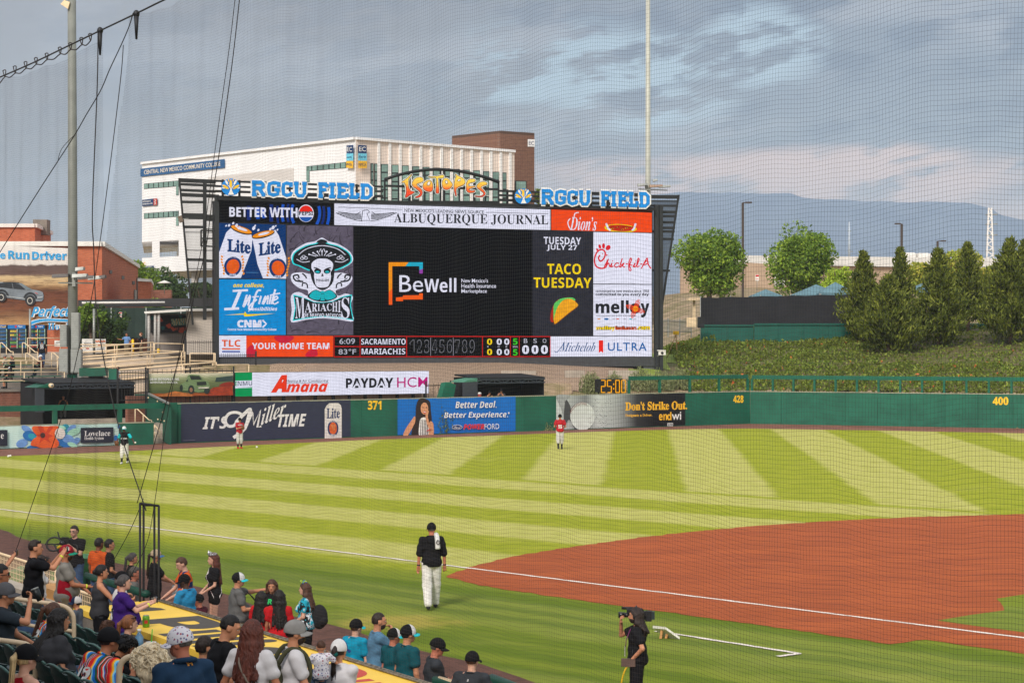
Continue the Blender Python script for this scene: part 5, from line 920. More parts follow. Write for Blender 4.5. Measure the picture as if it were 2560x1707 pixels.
mb=MB();mb.beam(fl(GA,zt+.1)-Vector((0,.1,0)),fl(GB,zt+.1)-Vector((0,.1,0)),.4,.35);mb.beam(fl(GB,zt+.1),fl(GC,zt+.1),.4,.35);mb.build('roof_edge',WHITEP,gb)
UA,UB,UC=A(-60,0,165),A(87,0,165),A(127,0,177);zu=A(87,567,165).z;mb=MB();q=[UA,UB,UC,UA+UC-UB];mb.hexa([fl(p,10)for p in q],[fl(p,zu)for p in q]);mb.build('upper_block',BRK,gb);mb=MB();mb.beam(fl(UA,zu+.1),fl(UB,zu+.1),.4,.3);mb.beam(fl(UB,zu+.1),fl(UC,zu+.1),.4,.3);mb.build('roof_edge',WHITEP,gb);mb=MB();mb.box(A(104,569,170),(1.2,1.2,1.3));mb.build('roof_vent',CONCD,gb)
PG=Plane(GB,GC)
for x,y in((276,680),(307,694),(333,707)):quadL(PG,[(x-3,y+4.5),(x+3,y+4.5),(x+3,y-4.5),(x-3,y-4.5)],.05,FRM,'window',gb)
quadL(PG,[(334,750),(338,750),(338,726),(334,724)],.15,GALV,'wall_cabinet',gb);mb=MB();mb.tube([PG.hit(341,755,.2),PG.hit(341,695,.2)],.3,8);mb.build('flue',GALV,gb)
sm=thing('brick_annex',A(360,748,156),'small brick annex with a white roof edge beside the hall','building');prism(A(345,0,156),A(378,0,158),4,A(360,704,157).z,BRK,'wall',sm,Vector((-2,12,0)));prism(A(344,0,155.6),A(379,0,157.6),A(360,704,157).z,A(360,702,157).z+.15,WHITEP,'roof_edge',sm,Vector((-2,12,0)))
PM=Plane(A(-40,0,149.5),A(200,0,149.5));mu=thing('vehicle_mural',A(70,812,149.5),'giant mural of a silver pickup crossing desert ground with blue lettering','mural')
def muralfn(g,b,tc):
 x,y,z=g.xyz(tc);n_=g.noise(tc,.8,5,.65);s_=g.noise(g.vm('MULTIPLY',tc,(.25,1,2.6)),1.3,5,.65);zz=g.m('ADD',z,g.m('MULTIPLY',g.m('SUBTRACT',n_,.5),.5))
 c=g.ramp(g.m('DIVIDE',zz,6.0),[(0,C(176,138,96)),(.12,C(128,92,66)),(.2,C(118,74,52)),(.4,C(104,62,46)),(.47,C(140,106,74)),(.52,C(196,164,122)),(.6,C(196,170,130)),(.63,C(104,82,76)),(.74,C(96,78,74)),(.76,C(214,206,200)),(1,C(222,216,212))]);g.put(b.inputs['Base Color'],g.mix(g.m('MULTIPLY',g.m('MULTIPLY',g.sstep(s_,.48,.62),g.m('SUBTRACT',1,g.sstep(z,3.9,4.3))),.55),c,C(66,42,36)))
quadL(PM,[(-40,812),(182,812),(182,621),(-40,612)],0,custom('mural_print',muralfn),'printed_sheet',mu,.08)
ar=Art(PM,(0,600,7.328),step=.008,z0=.02);MBL=mat('mural_blue',C(46,150,206),.6);MSV,MDK=mat('mural_silver',C(116,124,132),.6,.2,1.),mat('mural_dark',C(34,38,44),.6)
for bo,m_ in((.085,BWHITE),(.02,MBL)):ar.text('Home',-420,215,100,345,m_,'sans',bold=bo,dy=0);ar.text('Run',150,195,540,350,m_,'sans',bold=bo,dy=5);ar.text('Driver',590,205,1225,362,m_,'sans',bold=bo,dy=6)
ar.poly([(-330,800),(-60,772),(60,768),(280,772),(400,792),(470,840),(590,905),(740,935),(790,960),(800,1010),(802,1080),(770,1125),(640,1125),(610,1060),(470,1060),(460,1105),(120,1060),(-300,1040)],MSV)
ar.poly([(-200,840),(-120,800),(60,788),(270,790),(350,806),(480,915),(200,890),(0,868)],MDK);ar.line([(225,790),(245,892)],9,MSV);ar.poly([(375,800),(410,800),(585,905),(500,912)],mat('mural_glass',C(110,124,132),.4));ar.line([(60,772),(360,785)],14,MDK)
for cx_,r_ in((560,1),(35,.93)):
 ar.line([(cx_+112*math.cos(t),(1085 if cx_>100 else 1030)+112*math.sin(t))for t in[3.3+.24*k for k in range(13)]],34,MDK)
 ar.ell(cx_,1105 if cx_>100 else 1045,95*r_,95*r_,MDK);ar.ell(cx_-5,1112 if cx_>100 else 1050,52*r_,62*r_,mat('mural_rim',C(190,186,178),.5));ar.ell(cx_-5,1112 if cx_>100 else 1050,38*r_,46*r_,MDK)
ar.line([(130,1030),(470,1075)],9,mat('mural_trim',C(186,190,192)));ar.line([(690,1055),(790,1045)],14,mat('mural_trim',C(186,190,192)));ar.line([(650,965),(700,985)],12,mat('mural_lamp',C(196,90,90)))
for bo,m_ in((.06,BWHITE),(.0,MBL)):ar.text('Perfection',570,1215,1560,1470,m_,'sansi',bold=bo+.01,sk=.15,dy=-20);ar.text('Honda',890,1520,1360,1645,m_,'serif',bold=bo)
for wd,m_ in((78,BWHITE),(54,MBL)):ar.line([(570,1530),(680,1490),(850,1465),(1210,1475),(1500,1500)],wd,m_,True,taper=(1.0,.7))
ar.build('print',mu)
TP=[LL.shifted(-o_)for o_ in(14,18.5,23,27.5)]
def terrace(k,px0,px1,z,dep,label,m=CONC):
 p,q=TP[k].at(px0,0),TP[k].at(px1,0);t=thing('terrace',fl(p,0),label,'terrace');prism(p,q,-.2,z-.14,BRD if k==0 else CONCD,'riser',t,-TP[k].n*dep);prism(p+TP[k].n*.1,q+TP[k].n*.1,z-.14,z,m,'deck',t,-TP[k].n*dep);return t
ZT=(2.8,3.45,4.1,4.85);terrace(0,-120,262,ZT[0],4.55,'lowest concrete terrace with picnic tables, on a brick wall behind the bullpen',CONCD);terrace(1,-120,262,ZT[1],4.55,'middle concrete terrace with picnic tables',CONCD);terrace(2,-120,250,ZT[2],4.55,'highest concrete terrace below the drink coolers',CONCD)
t=thing('concourse_deck',fl(TP[3].at(100,0),4.7),'wide pale concourse deck in front of the drink coolers','deck');p,q=TP[3].at(-200,0),TP[3].at(560,0);prism(p,q,2.5,4.85,CONC,'deck',t,Vector((-6,22,0)))
def railing(pts,h_,bars,label,sp=1.6,group='beige pipe railings',r=.032,dirz=Vector((0,0,1)),m=None,name='railing',end=True):
 pts=[Vector(p)for p in pts];m=m or BEIGE;t=thing(name,pts[0]-dirz*h_,label,'railing',group);mb=MB()
 for b_ in bars:mb.tube([p-dirz*b_ for p in pts],r,7)
 mb.build('bars',m,t);L_=sum((b-a).length for a,b in zip(pts,pts[1:]));n=max(1,round(L_/sp))
 for i in range(n+1):
  s_=L_*i/n
  for a,b in zip(pts,pts[1:]):
   l_=(b-a).length
   if s_<=l_+1e-6:p=a+(b-a)*(s_/max(l_,1e-6));break
   s_-=l_
  mb=MB();mb.tube([p-dirz*h_,p],r*.95,7);mb.build('post',m,t)
 return t
for k,(px1,lb)in enumerate(((163,'long beige railing along the lowest terrace edge, above the brick wall'),(146,'beige railing along the middle terrace, a white notice hung on it'))):
 railing([TP[k].at(-40,ZT[k]+1.02,-.15),TP[k].at(px1,ZT[k]+1.02,-.15)],1.05,(0,.5),lb,2.6)
railing([TP[2].at(-40,ZT[2]+.35,-.1),TP[2].at(68,ZT[2]+.35,-.1)],.4,(0,.3),'low beige curb rail at the highest terrace',3)
railing([TP[3].at(70,ZT[3]+1.05,-.1),TP[3].at(152,ZT[3]+1.05,-.1)],1.08,(0,.5),'beige railing in front of the drink coolers',1.8)
for(x0,y0,x1,y1,d,lb)in((61,857,88,880,131,'steep stair handrail going down beside the person wearing number 35'),(69,883,97,903,128,'second stair handrail below the number 35 shirt'),(5,857,27,879,131,'stair handrail at the frame edge in front of the coolers'),(134,882,152,898,129,'short stair handrail beside the grey pole cabinets'),(343,1022,373,1050,114,'beige stair handrail inside the bullpen by the green panel')):
 railing([A(x0-5,y0,d),A(x0,y0,d),A(x1,y1,d-2),A(x1+6,y1,d-2)],.95,(0,),lb,1.4)
def ramp(x0,y0,x1,y1,d0_,d1_,label,wid=1.7):
 p,q=A(x0,y0,d0_),A(x1,y1,d1_);t=thing('access_ramp',p,label,'ramp');b=Vector((-.5,wid,0));mb=MB();o_=Vector((0,0,-.5));mb.hexa([p+o_,q+o_,q+b+o_,p+b+o_],[p,q,q+b,p+b]);mb.build('deck',mat('ramp_concrete',C(206,186,164),.9,.1,1.),t)
 mb=MB();lo=lambda v:Vector((v.x,v.y,1.5));mb.hexa([lo(p+b*.1),lo(q+b*.1),lo(q+b*.9),lo(p+b*.9)],[p+b*.1+o_,q+b*.1+o_,q+b*.9+o_,p+b*.9+o_]);mb.build('ramp_wall',CONC,t)
 return p,q,b
for(x0,y0,x1,y1,da,db,lb)in((200,907,384,893,133,134,'upper concrete ramp run'),(200,938,462,917,130,131,'middle concrete ramp run, the longest'),(285,965,541,944,127,129,'lower concrete ramp run ending under the scoreboard')):
 p,q,b=ramp(x0,y0,x1,y1,da,db,lb+' with beige rails on both sides');up=Vector((0,0,1.0))
 railing([p+up,q+up],1.0,(0,.32,.62),'beige rail on the near side of the '+lb,2.0,r=.036);railing([p+b+up,q+b+up],1.0,(0,.32,.62),'beige rail on the far side of the '+lb,2.0,r=.036)
for pts,lb in(((A(330,861,135.5),A(200,861,134.5)),'level beige rail before the white poster boards'),((A(386,858,135),A(459,859.5,135)),'beige rail in front of the grey service hut'),((A(475,883,132),A(537,883.5,132.5),A(538,884,131)),'beige rail landing before the black iron gate'),((A(541,912,129),A(622,911,130)),'beige rail running under the scoreboard corner')):railing(pts,1.05,(0,.5),lb,1.7,r=.036)
TGM=mat('table_green',C(34,94,72),.5,.1)
def picnic(px,k,off,lb):
 p=TP[k].at(px,ZT[k],-off);t=thing('picnic_table',p,lb,'table','green picnic tables on the terraces');an=math.atan2(TP[k].u.y,TP[k].u.x)
 for nm,dz,dy,w_ in(('tabletop',.74,0,.75),('bench',.45,.62,.28),('bench',.45,-.62,.28)):mb=MB();c=p+Vector((0,0,dz))-TP[k].n*dy;mb.box(c,(2.0,w_,.05),an);mb.build(nm,TGM,t)
 for sx in(-.7,.7):mb=MB();c=p+TP[k].u*sx;mb.beam(c-TP[k].n*.65,c+TP[k].n*.65+Vector((0,0,0)),.05,.05);mb.tube([c-TP[k].n*.6+Vector((0,0,.43)),c+Vector((0,0,.43)),c+TP[k].n*.6+Vector((0,0,.43))],.03,6);mb.tube([c,c+Vector((0,0,.72))],.04,6);mb.build('leg',BLACK,t)
for i,(px,k,off,lb)in enumerate(((8,1,1.6,'green picnic table where two men sit together'),(82,1,1.6,'green picnic table used by the man in the maroon shirt'),(10,0,1.6,'green picnic table of the seated dark-haired woman'),(66,0,1.6,'empty green picnic table in the middle of the lowest terrace'),(132,0,1.6,'empty green picnic table nearest the grey light pole'))):picnic(px,k,off,lb)
for i,(x0,x1,lb)in enumerate(((-22,20,'glass drink cooler at the frame edge with a pale yellow mark'),(23,68,'double glass drink cooler with a red and blue emblem, left of the flagpole'.replace(', left of the flagpole',' beside the thin pole')),(77,115,'double glass drink cooler nearest the person wearing number 35'))):
 d=137.;t=thing('drink_cooler',A((x0+x1)/2,885,d),lb,'cooler','drink coolers on the concourse');w_=(x1-x0)/F*d;c=A((x0+x1)/2,848,d);mb=MB();mb.box(c,(w_,.8,1.95));mb.build('case',BPD,t);mb=MB();mb.box(c+Vector((0,-.43,.85)),(w_*.98,.08,.26));mb.build('header',mat('cooler_blue',C(16,108,176),.5),t)
 ar=Art(lambda X,Y,o,d=d:A(X,Y,d-.49-o),z0=.01);xm=(x0+x1)/2
 if i:ar.ell(xm-6,816.5,2.6,2.8,mat('print_red',C(196,44,44)));ar.text('Pepsi' if i else '',xm-1,814,xm+11,819,BWHITE,'sansi')
 else:ar.text('Cool',xm+2,814,xm+16,819,YEL,'sansi')
 if ar.mats:ar.build('header_print',t)
 for s_ in(0,1):
  xa=x0+(x1-x0)*(.04+.48*s_);xb=xa+(x1-x0)*.42;q=[A(xa,870,d-.42),A(xb,870,d-.42),A(xb,822,d-.42),A(xa,822,d-.42)];mb=MB();mb.hexa(q,[p+Vector((0,.02,0))for p in q]);dr=mb.build('door',mat('cooler_glass',C(44,62,72),.2,.2,spec=.6),t)
  mb=MB();mb.beam(A(xb-.8,870,d-.46),A(xb-.8,822,d-.46),.05,.05);mb.build('door_edge',mat('edge_light',C(170,200,176),.4),dr)
  ar=Art(lambda X,Y,o,d=d:A(X,Y,d-.45-o),z0=.004);rq=random.Random(i*3+s_);cols=[mat('can_'+n,c,.4)for n,c in(('blue',C(40,92,140)),('green',C(96,150,60)),('orange',C(216,110,40)),('yellow',C(206,180,60)),('red',C(176,50,44)))]
  for r_ in range(5):
   yb=868-9.4*r_;ar.line([(xa,yb+.6),(xb-1,yb+.6)],.5,GALV);x=xa+.6;cm=rq.choice(cols)
   while x<xb-2.4:
    if rq.random()<.25:cm=rq.choice(cols)if s_==0 else cols[0]
    ar.rect(x,yb-4.8,x+1.5,yb,cm);x+=2.0
  ar.build('drinks',dr)
def hoard(px0,px1,yt,yb,d,label,lines):
 q=[A(px0,yb,d),A(px1,yb,d),A(px1,yt,d),A(px0,yt,d)];t=thing('poster_board',A((px0+px1)/2,yb,d),label,'poster','white poster boards');mb=MB();mb.hexa(q,[p+Vector((0,.06,0))for p in q]);mb.build('board',WHITEP,t);ar=Art(lambda X,Y,o:A(X,Y,d-o),z0=.01)
 for(a_,b_,c_,e_,m_,st)in lines:ar.line([(a_+(c_-a_)*k/7,b_+(1.4 if k%2 else-1.0))for k in range(8)],e_,m_)
 ar.build('print',t)
ro_,gr_=mat('poster_orange',C(214,110,60)),mat('poster_grey',C(110,114,122));hoard(205,232,847,882,137.5,'white poster board with grey print, nearest the light pole',[(210,858,228,2.0,gr_,0),(209,864,229,1.4,gr_,0),(216,871,222,2.5,mat('print_red',C(196,44,44)),0)]);hoard(238,264,847,882,137.5,'white poster board with orange heading',[(239,853,263,3.4,ro_,0),(246,863,251,3.4,mat('print_red',C(196,44,44)),0),(242,872,258,1.2,gr_,0)]);hoard(136,154,851,866,136.5,'small white notice behind the grey pole cabinets',[(140,856,150,1.4,gr_,0)])
t=thing('thin_flagpole',A(75,885,136),'thin grey pole in front of the drink coolers','pole');mb=MB();mb.tube([A(75,886,136),A(75,772,136)],.08,8);mb.build('pole',GALV,t)
t=thing('thin_lamp_pole',A(235,885,136),'slim pale pole between the two poster boards','pole');mb=MB();mb.tube([A(235,886,136.5),A(235,772,136.5)],.09,8);mb.build('pole',GALV,t)
ws=thing('green_windscreen',A(350,860,144),'dark green windscreen fence along the back of the concourse','fence');mb=MB();n=12;top=[A(192+29*i,769-.4*(i%2),144+.1*(i%2))for i in range(n+1)];bot=[A(192+29*i,868,144+.12*(i%3))for i in range(n+1)]
for i in range(n):mb.add([bot[i],bot[i+1],top[i+1],top[i]],[(0,1,2,3)],0,True)
mb.build('screen_cloth',fabric('green_cloth',C(44,60,54)),ws)
for i in range(0,n+1,3):mb=MB();mb.tube([bot[i]-Vector((0,.1,1)),top[i]-Vector((0,.1,0))],.05,6);mb.build('post',GALV,ws)
mb=MB();q=[A(195,768,146),A(560,766,146),A(560,744,146),A(195,750,146)];mb.hexa(q,[p+Vector((0,.1,0))for p in q]);mb.build('tarp_band',fabric('tarp_black',C(60,60,62)),ws);mb=MB();mb.tube([A(205,757,145.5),A(412,756,145.5)],.08,8);mb.build('white_pipe',WHITEP,ws)
q=[A(296,795,143.8),A(305,795,143.8),A(305,780,143.8),A(296,780,143.8)];o_=solid(q,Vector((0,.03,0)),'notice_sign',WHITEP,'small white notice with a red heading on the green windscreen','sign');ar=Art(lambda X,Y,o:A(X,Y,143.78-o));ar.rect(297,780.8,304,783.6,mat('print_red',C(196,44,44)));ar.line([(297.5,787),(303.5,787)],1.6,gr_);ar.line([(297.5,791),(303.5,791)],1.2,mat('print_red',C(196,44,44)));ar.build('print',o_)
t=thing('rail_screen',A(315,885,141),'low brown slatted fence with black bars behind the two people talking','fence');mb=MB();q=[A(264,883,141),A(372,883,141),A(372,846,141),A(264,844,141)];mb.hexa(q,[p+Vector((0,.08,0))for p in q]);mb.build('slats',mat('slat_brown',C(122,74,54),.8,.2,3.,stretch=(6,6,.3)),t);mb=MB()
for k in range(30):mb.beam(A(264+3.7*k,884,140.8),A(264+3.7*k,845,140.8),.03,.03)
mb.beam(A(264,845,140.8),A(372,846,140.8),.05,.06);mb.build('bars',BLACK,t)
t=thing('service_hut',A(450,886,139),'grey and cream service hut with a white roof and a skull-team mural panel'.replace('skull-team ','flowered team-name '),'hut');mb=MB();mb.hexa([A(362,784,137),A(466,778,137),A(466,778,143),A(372,784,143)],[A(360,779,137),A(466,772.5,137),A(466,772,143),A(372,778,143)]);mb.hexa([A(466,778,138.4),A(545,777,138.4),A(545,777,144),A(466,778,144)],[A(466,772,138.4),A(545,771.5,138.4),A(545,771,144),A(466,772,144)]);mb.build('roof',WHITEP,t)
mb=MB();q=[A(466,886,139),A(545,886,139),A(545,778,139),A(466,778,139)];mb.hexa(q,[p+Vector((0,4,0))for p in q]);mb.build('wall',mat('hut_cream',C(196,186,176),.7,.1,2.,stretch=(8,1,.2)),t)
mb=MB();q=[A(375,886,140.5),A(465.5,886,140.5),A(465.5,784,140.5),A(375,784,140.5)];mb.hexa(q,[p+Vector((0,2,0))for p in q]);mb.build('wall',mat('hut_grey',C(126,118,114),.7,.12,2.,stretch=(9,1,.2)),t)
def floral(g,b,tc):v=g.new('TexVoronoi');g.put(v.inputs['Vector'],tc);v.inputs['Scale'].default_value=3.2;g.put(b.inputs['Base Color'],g.ramp(g.xyz(v.outputs['Color'])[0],[(0,C(28,28,32)),(.35,C(36,92,96)),(.55,C(26,26,30)),(.7,C(176,70,46)),(.85,C(40,36,40)),(1,C(60,140,140))],'CONSTANT'))
q=[A(376,832,140.3),A(464.5,832,140.3),A(464.5,788,140.3),A(376,788,140.3)];mb=MB();mb.hexa(q,[p+Vector((0,.08,0))for p in q]);pn=mb.build('mural_panel',custom('floral_print',floral),t);ar=Art(lambda X,Y,o:A(X,Y,140.3-o));cr_=mat('print_cream',C(206,184,140));te_=mat('print_teal',C(40,130,132))
for bo,m_ in((.09,cr_),(.0,te_)):ar.text('MARIACHIS',428,797,506,815,m_,'serif',bold=bo,dy=-5)
ar.mb=ar.mb;ar.text('DE NUEVO MEXICO',438,819,500,825,mat('print_rust',C(176,80,60)),'sans',dy=-3);ar.build('lettering',pn)
for px in(372,388,397):mb=MB();mb.tube([A(px,886,137.3),A(px,781,137.3)],.1,8);mb.build('post',mat('hut_post',C(176,172,168),.5),t)
for i,px in enumerate((332,396)):t=thing('yellow_bollard',A(px,885,135.6),'yellow bollard standing '+('between the two people talking' if i==0 else 'in front of the service hut'),'bollard','yellow bollards');mb=MB();h0=(850,873)[i];mb.tube([A(px,886,135.8),A(px,h0,135.8)],.09,8);mb.build('post',YEL,t);mb=MB();mb.ell(A(px,h0,135.8),(.09,.09,.07));mb.build('cap',YEL,t)
iron_fence(A(464,0,133.5),A(545,0,135),3.7,5.75,'tall black iron gate fence beside the service hut',.16);iron_fence(A(545,0,131),A(640,0,133),3.0,4.9,'black iron fence under the scoreboard corner',.16);iron_fence(RB.at(292,0,.1),RB.at(368,0,.1),2.2,4.05,'black iron fence beside the truck banner, a pale door behind',.16);iron_fence(RB.at(368,0,-.2),RB.at(588,0,-.2),1.7,4.1,'black iron fence that carries the truck banner',.3)
t=thing('brick_base_wall',RB.at(480,1.5,-.4),'low brown brick wall under the truck banner','wall');prism(RB.at(330,0,-.5),RB.at(586,0,-.5),-.2,2.55,BRD,'wall',t,-RB.n*.4);t=thing('sill_wall',RB.at(800,1.5,-.8),'pale low wall behind the legs of the ribbon screen','wall');prism(RB.at(588,0,-.9),RB.at(1074,0,-.9),0,2.6,mat('wall_tan',C(150,126,108),.9,.1),'wall',t,-RB.n*.4)
t=thing('roofed_gate',A(255,960,121),'green beam and pillar of a gate behind the bullpen shelter','gate');mb=MB();mb.beam(A(200,930,121),A(268,929,121),.5,.5);mb.build('beam',GREEN,t);mb=MB();q=[A(271,960,120.5),A(291,960,120.5),A(291,922,120.5),A(271,922,120.5)];mb.hexa(q,[p+Vector((0,.5,0))for p in q]);mb.build('pillar',GREEN,t);mb=MB();mb.beam(A(240,958,121.5),A(240,935,121.5),.9,.1);mb.build('door',BPG,t)
P3=LL.shifted(-8.5);shelter(110,337,957,P3,.2,4.0,'long dark bullpen shelter with a roof truss, one player sitting inside',12)
solid([P3.hit(85,1030,.2),P3.hit(108,1030,.2),P3.hit(108,969,.2),P3.hit(85,968,.2)],-P3.n*.08,'shelter_panel',BPG,'grey side panel at the end of the long shelter in the corner','panel');solid([P3.hit(86,969,.25),P3.hit(121,969,.25),P3.hit(121,957.5,.25)],-P3.n*2.,'roof_tarp',GREEN2,'sloping green roof tarp at the end of the long corner shelter','tarp')
t=thing('drum_light',P3.hit(120,963,.4),'round cream drum at the roof corner of the long shelter','light');mb=MB();c=P3.hit(120,963,.4);mb.tube([c,c+P3.n*.25+Vector((0,0,0))],.13,14);mb.build('drum',BEIGE,t);mb=MB();mb.tube([c+P3.n*.25,c+P3.n*.27],.07,12);mb.build('lens',GALV,t)
t=thing('bullpen_bench',P3.at(220,.2,1.2),'long pale bench in the corner bullpen, the player seated on it','bench');a_,b_=P3.at(132,.62,1.2),P3.at(312,.62,1.2);mb=MB();mb.beam(a_+Vector((0,0,.42))-P3.n*.3,b_+Vector((0,0,.42))-P3.n*.3,.06,.3);mb.build('backrest',CONC,t);mb=MB();mb.beam(a_,b_,.5,.06);mb.build('seat',CONC,t)
for k in range(6):p=a_+(b_-a_)*(k+.3)/6;mb=MB();mb.beam(fl(p,0),fl(p,.6),.08,.3);mb.build('leg',CONC,t)
t=thing('trash_can',A(114,1062,112.6),'grey trash can with a black rim in the corner bullpen','trash can');b=A(114,1062,112.6);mb=MB();mb.lathe(fl(b,.05),[(.26,0),(.33,.78)],16);mb.build('bin',mat('bin_grey',C(104,104,106),.6),t);mb=MB();mb.lathe(fl(b,.83),[(.35,0),(.36,.08),(.3,.1)],16);mb.build('rim',BLACK,t)
sheet('bullpen_grass',[LL.at(-80,0,-.4),LL.at(330,0,-.4),LL.at(330,0,-13.8),LL.at(-80,0,-13.8)],.006,mat('dull_grass',C(110,116,62),.9,.25,1.5));sheet('bullpen_dirt',[LL.at(-80,0,-1),LL.at(55,0,-1.),LL.at(10,0,-4.5),LL.at(-80,0,-5)],.012,MD)
t=thing('tarp_mound',A(27,1047,115),'dark green tarp heap lying in front of the brick wall','tarp');mb=MB();mb.ell(fl(A(27,0,116),.05),(1.1,.8,.55),14,8);mb.build('heap',fabric('tarp_dark',C(28,100,78)),t)
GPF=Plane(A(337,0,118),A(426,0,110.4));t=thing('green_backstop',GPF.at(380,0),'tall green perforated panel closing the side of the corner bullpen','panel wall');mb=MB();q=[GPF.hit(337,1058),GPF.hit(424,1112),GPF.hit(424,1009),GPF.hit(376,985),GPF.hit(337,985)];mb.slab(q,-GPF.n*.1);mb.build('panel',mat('panel_green',C(24,80,64),.7,.12),t);mb=MB()
for x,y in((345,993),(352,1010),(362,1000),(372,994),(395,1003),(402,1010),(410,1006),(385,1016),(408,1030),(396,1048),(404,1050),(412,1052)):mb.ell(GPF.hit(x,y,.03),(.05,.03,.05),6,4)
mb.build('bolt',BEIGE,t);mb=MB();mb.beam(GPF.hit(376,984,.1),GPF.hit(426,1008,.1),.1,.1);mb.build('cap_rail',GALV,t)
t=thing('bullpen_gate_post',A(423,1107,111.4),'tall green gate post at the end of the navy banner wall','post');mb=MB();mb.beam(fl(A(421,0,111.6),0),fl(A(421,0,111.6),2.3),.25,.25);mb.build('post',GREEN,t);mb=MB();mb.beam(fl(A(412,0,111.8),.1),fl(A(412,0,111.8),1.2),.1,.06);mb.build('latch_plate',GALV,t);mb=MB();mb.hexa([fl(A(425,0,111.5),0),fl(A(452,0,111.9),0),fl(A(452,0,112.2),0),fl(A(425,0,111.8),0)],[fl(A(425,0,111.5),2.2),fl(A(452,0,111.9),2.2),fl(A(452,0,112.2),2.2),fl(A(425,0,111.8),2.2)]);mb.build('wall_pad',GREEN,t)
solid([A(385,1112,112),A(414,1112,112),A(414,1059,112),A(385,1057,112)],Vector((0,.8,0)),'concrete_pier',CONC,'bare concrete stair wall in the bullpen gate opening','wall');railing([A(386,1062,111.6),A(400,1078,111.6),A(400,1092,111.6),A(386,1080,111.6)],.3,(0,),'small beige handrail loop on the bare concrete stair wall',2)
round_tree('leafy_tree',226,736,138.5,2.3,3.2,'ash','slim young tree behind the grey light pole',3000,.26,14,41,zb=4.8,gr='trees along the concourse');round_tree('leafy_tree',262,770,139.5,4.0,2.6,'dark','dark shrubby tree against the green windscreen',4000,.26,16,42,zb=4.8,gr='trees along the concourse');round_tree('leafy_tree',388,735,150,1.9,1.6,'lime','small bright tree over the hut roof',1300,.22,9,43,zb=6.2,gr='trees along the concourse')
round_tree('leafy_tree',338,640,225,5.5,5.5,'ash','broad tree between the brick hall and the white building',3600,.42,14,44,gr='trees beyond the concourse');round_tree('leafy_tree',425,672,250,7.5,4.6,'dark','dark tree under the overhang of the white building',3600,.42,14,45,gr='trees beyond the concourse');round_tree('leafy_tree',505,690,200,5.5,4.6,'dark','tree seen through the louvred wing of the scoreboard',3000,.4,12,46,gr='trees beyond the concourse');round_tree('leafy_tree',300,655,230,4.5,4.,'ash','tree peeping over the sloping brick roof',2200,.4,10,47,gr='trees beyond the concourse')
t=thing('patio_umbrella',A(411,735,170),'white patio umbrella under the white building','umbrella');c=A(411,701,170);mb=MB();mb.lathe(c-Vector((0,0,.24)),[(.66,0),(.3,.15),(.03,.24)],10);mb.build('canopy',WHITEP,t);mb=MB();mb.tube([c,A(411,735,170)],.03,6);mb.build('pole',GALV,t)
t=thing('low_brick_wall',A(410,740,172),'low brick garden wall under the white building','wall');prism(A(380,0,172),A(428,0,172),4.5,A(400,725,172).z,BRD,'wall',t,Vector((0,.5,0)))
t=thing('wall_floodlight',SB.hit(452,547,0),'grey box floodlight on the edge of the louvred wing','light');c=SB.hit(452,548,0);mb=MB();mb.box(c,(.28,.35,.42),0,0,Matrix.Rotation(-.35,4,'Y'));mb.build('lamp_housing',mat('lamp_brown',C(112,96,82),.6),t);mb=MB();mb.beam(c,c+Vector((.5,.1,.05)),.05,.05);mb.build('arm',GALV,t)
lp=thing('light_pole',A(182,955,124),'thick grey light pole with stacked cabinets behind the corner bullpen','light pole');b=A(182,955,124);mb=MB();mb.tube([fl(b,2.6),fl(b,12),Vector((b.x-.08,b.y,31))],[.32,.29,.25],18);mb.build('pole',mat('pole_grey',C(118,120,114),.5,.14,.8),lp);mb=MB();mb.tube([fl(b,2.0),fl(b,A(0,936,124).z)],.36,18);mb.build('painted_base',GREEN2,lp)
for x0,x1,y0,y1 in((152,169,812,867),(150,171,872,931),(180,199,782,872),(179,205,873,931),(196,205,934,956)):
 mb=MB();c=A((x0+x1)/2,(y0+y1)/2,123.4);mb.box(c,((x1-x0)/F*124,.5,(y1-y0)/F*124));mb.box(c+Vector((0,-.26,0)),((x1-x0)/F*124-.06,.02,(y1-y0)/F*124-.1));mb.build('cabinet',mat('cabinet_grey',C(148,150,146),.5,.1),lp)
mb=MB();mb.beam(A(146,707,123.6),A(232,708,123.6),.08,.08);mb.beam(A(185,682,123.6),A(185,716,123.6),.2,.2);mb.build('crossarm',GALV,lp)
for x,y,w_,dk in((152,690,1.0,1),(200,690,.9,0),(215,694,1.0,1),(238,695,.8,0),(257,693,.35,1),(200,673,.5,0)):mb=MB();c=A(x,y,123.4);mb.hexa([c+Vector(v)for v in((-w_/2,-.3,-.12),(w_/2,-.3,-.05),(w_/2,.3,-.05),(-w_/2,.3,-.12))],[c+Vector(v)for v in((-w_/2,-.2,.1),(w_/2,-.2,.14),(w_/2,.3,.14),(-w_/2,.3,.1))]);mb.build('floodlight',mat('flood_dark',C(84,78,76),.5)if dk else GALV,lp)
t=thing('speaker_horn',A(164,14,124),'cream wedge device hanging by the top of the thick light pole','speaker');c=A(164,12,123.8);mb=MB();mb.hexa([c+Vector(v)for v in((-.28,-.2,.0),(.18,-.2,-.3),(.18,.2,-.3),(-.28,.2,0))],[c+Vector(v)for v in((-.05,-.2,.25),(.3,-.2,.12),(.3,.2,.12),(-.05,.2,.25))]);mb.build('horn_body',BEIGE,t);mb=MB();mb.tube([c+Vector((0,0,.2)),c+Vector((.05,0,.45)),c+Vector((.5,0,.4))],.05,6);mb.build('arm',BLACK,t)
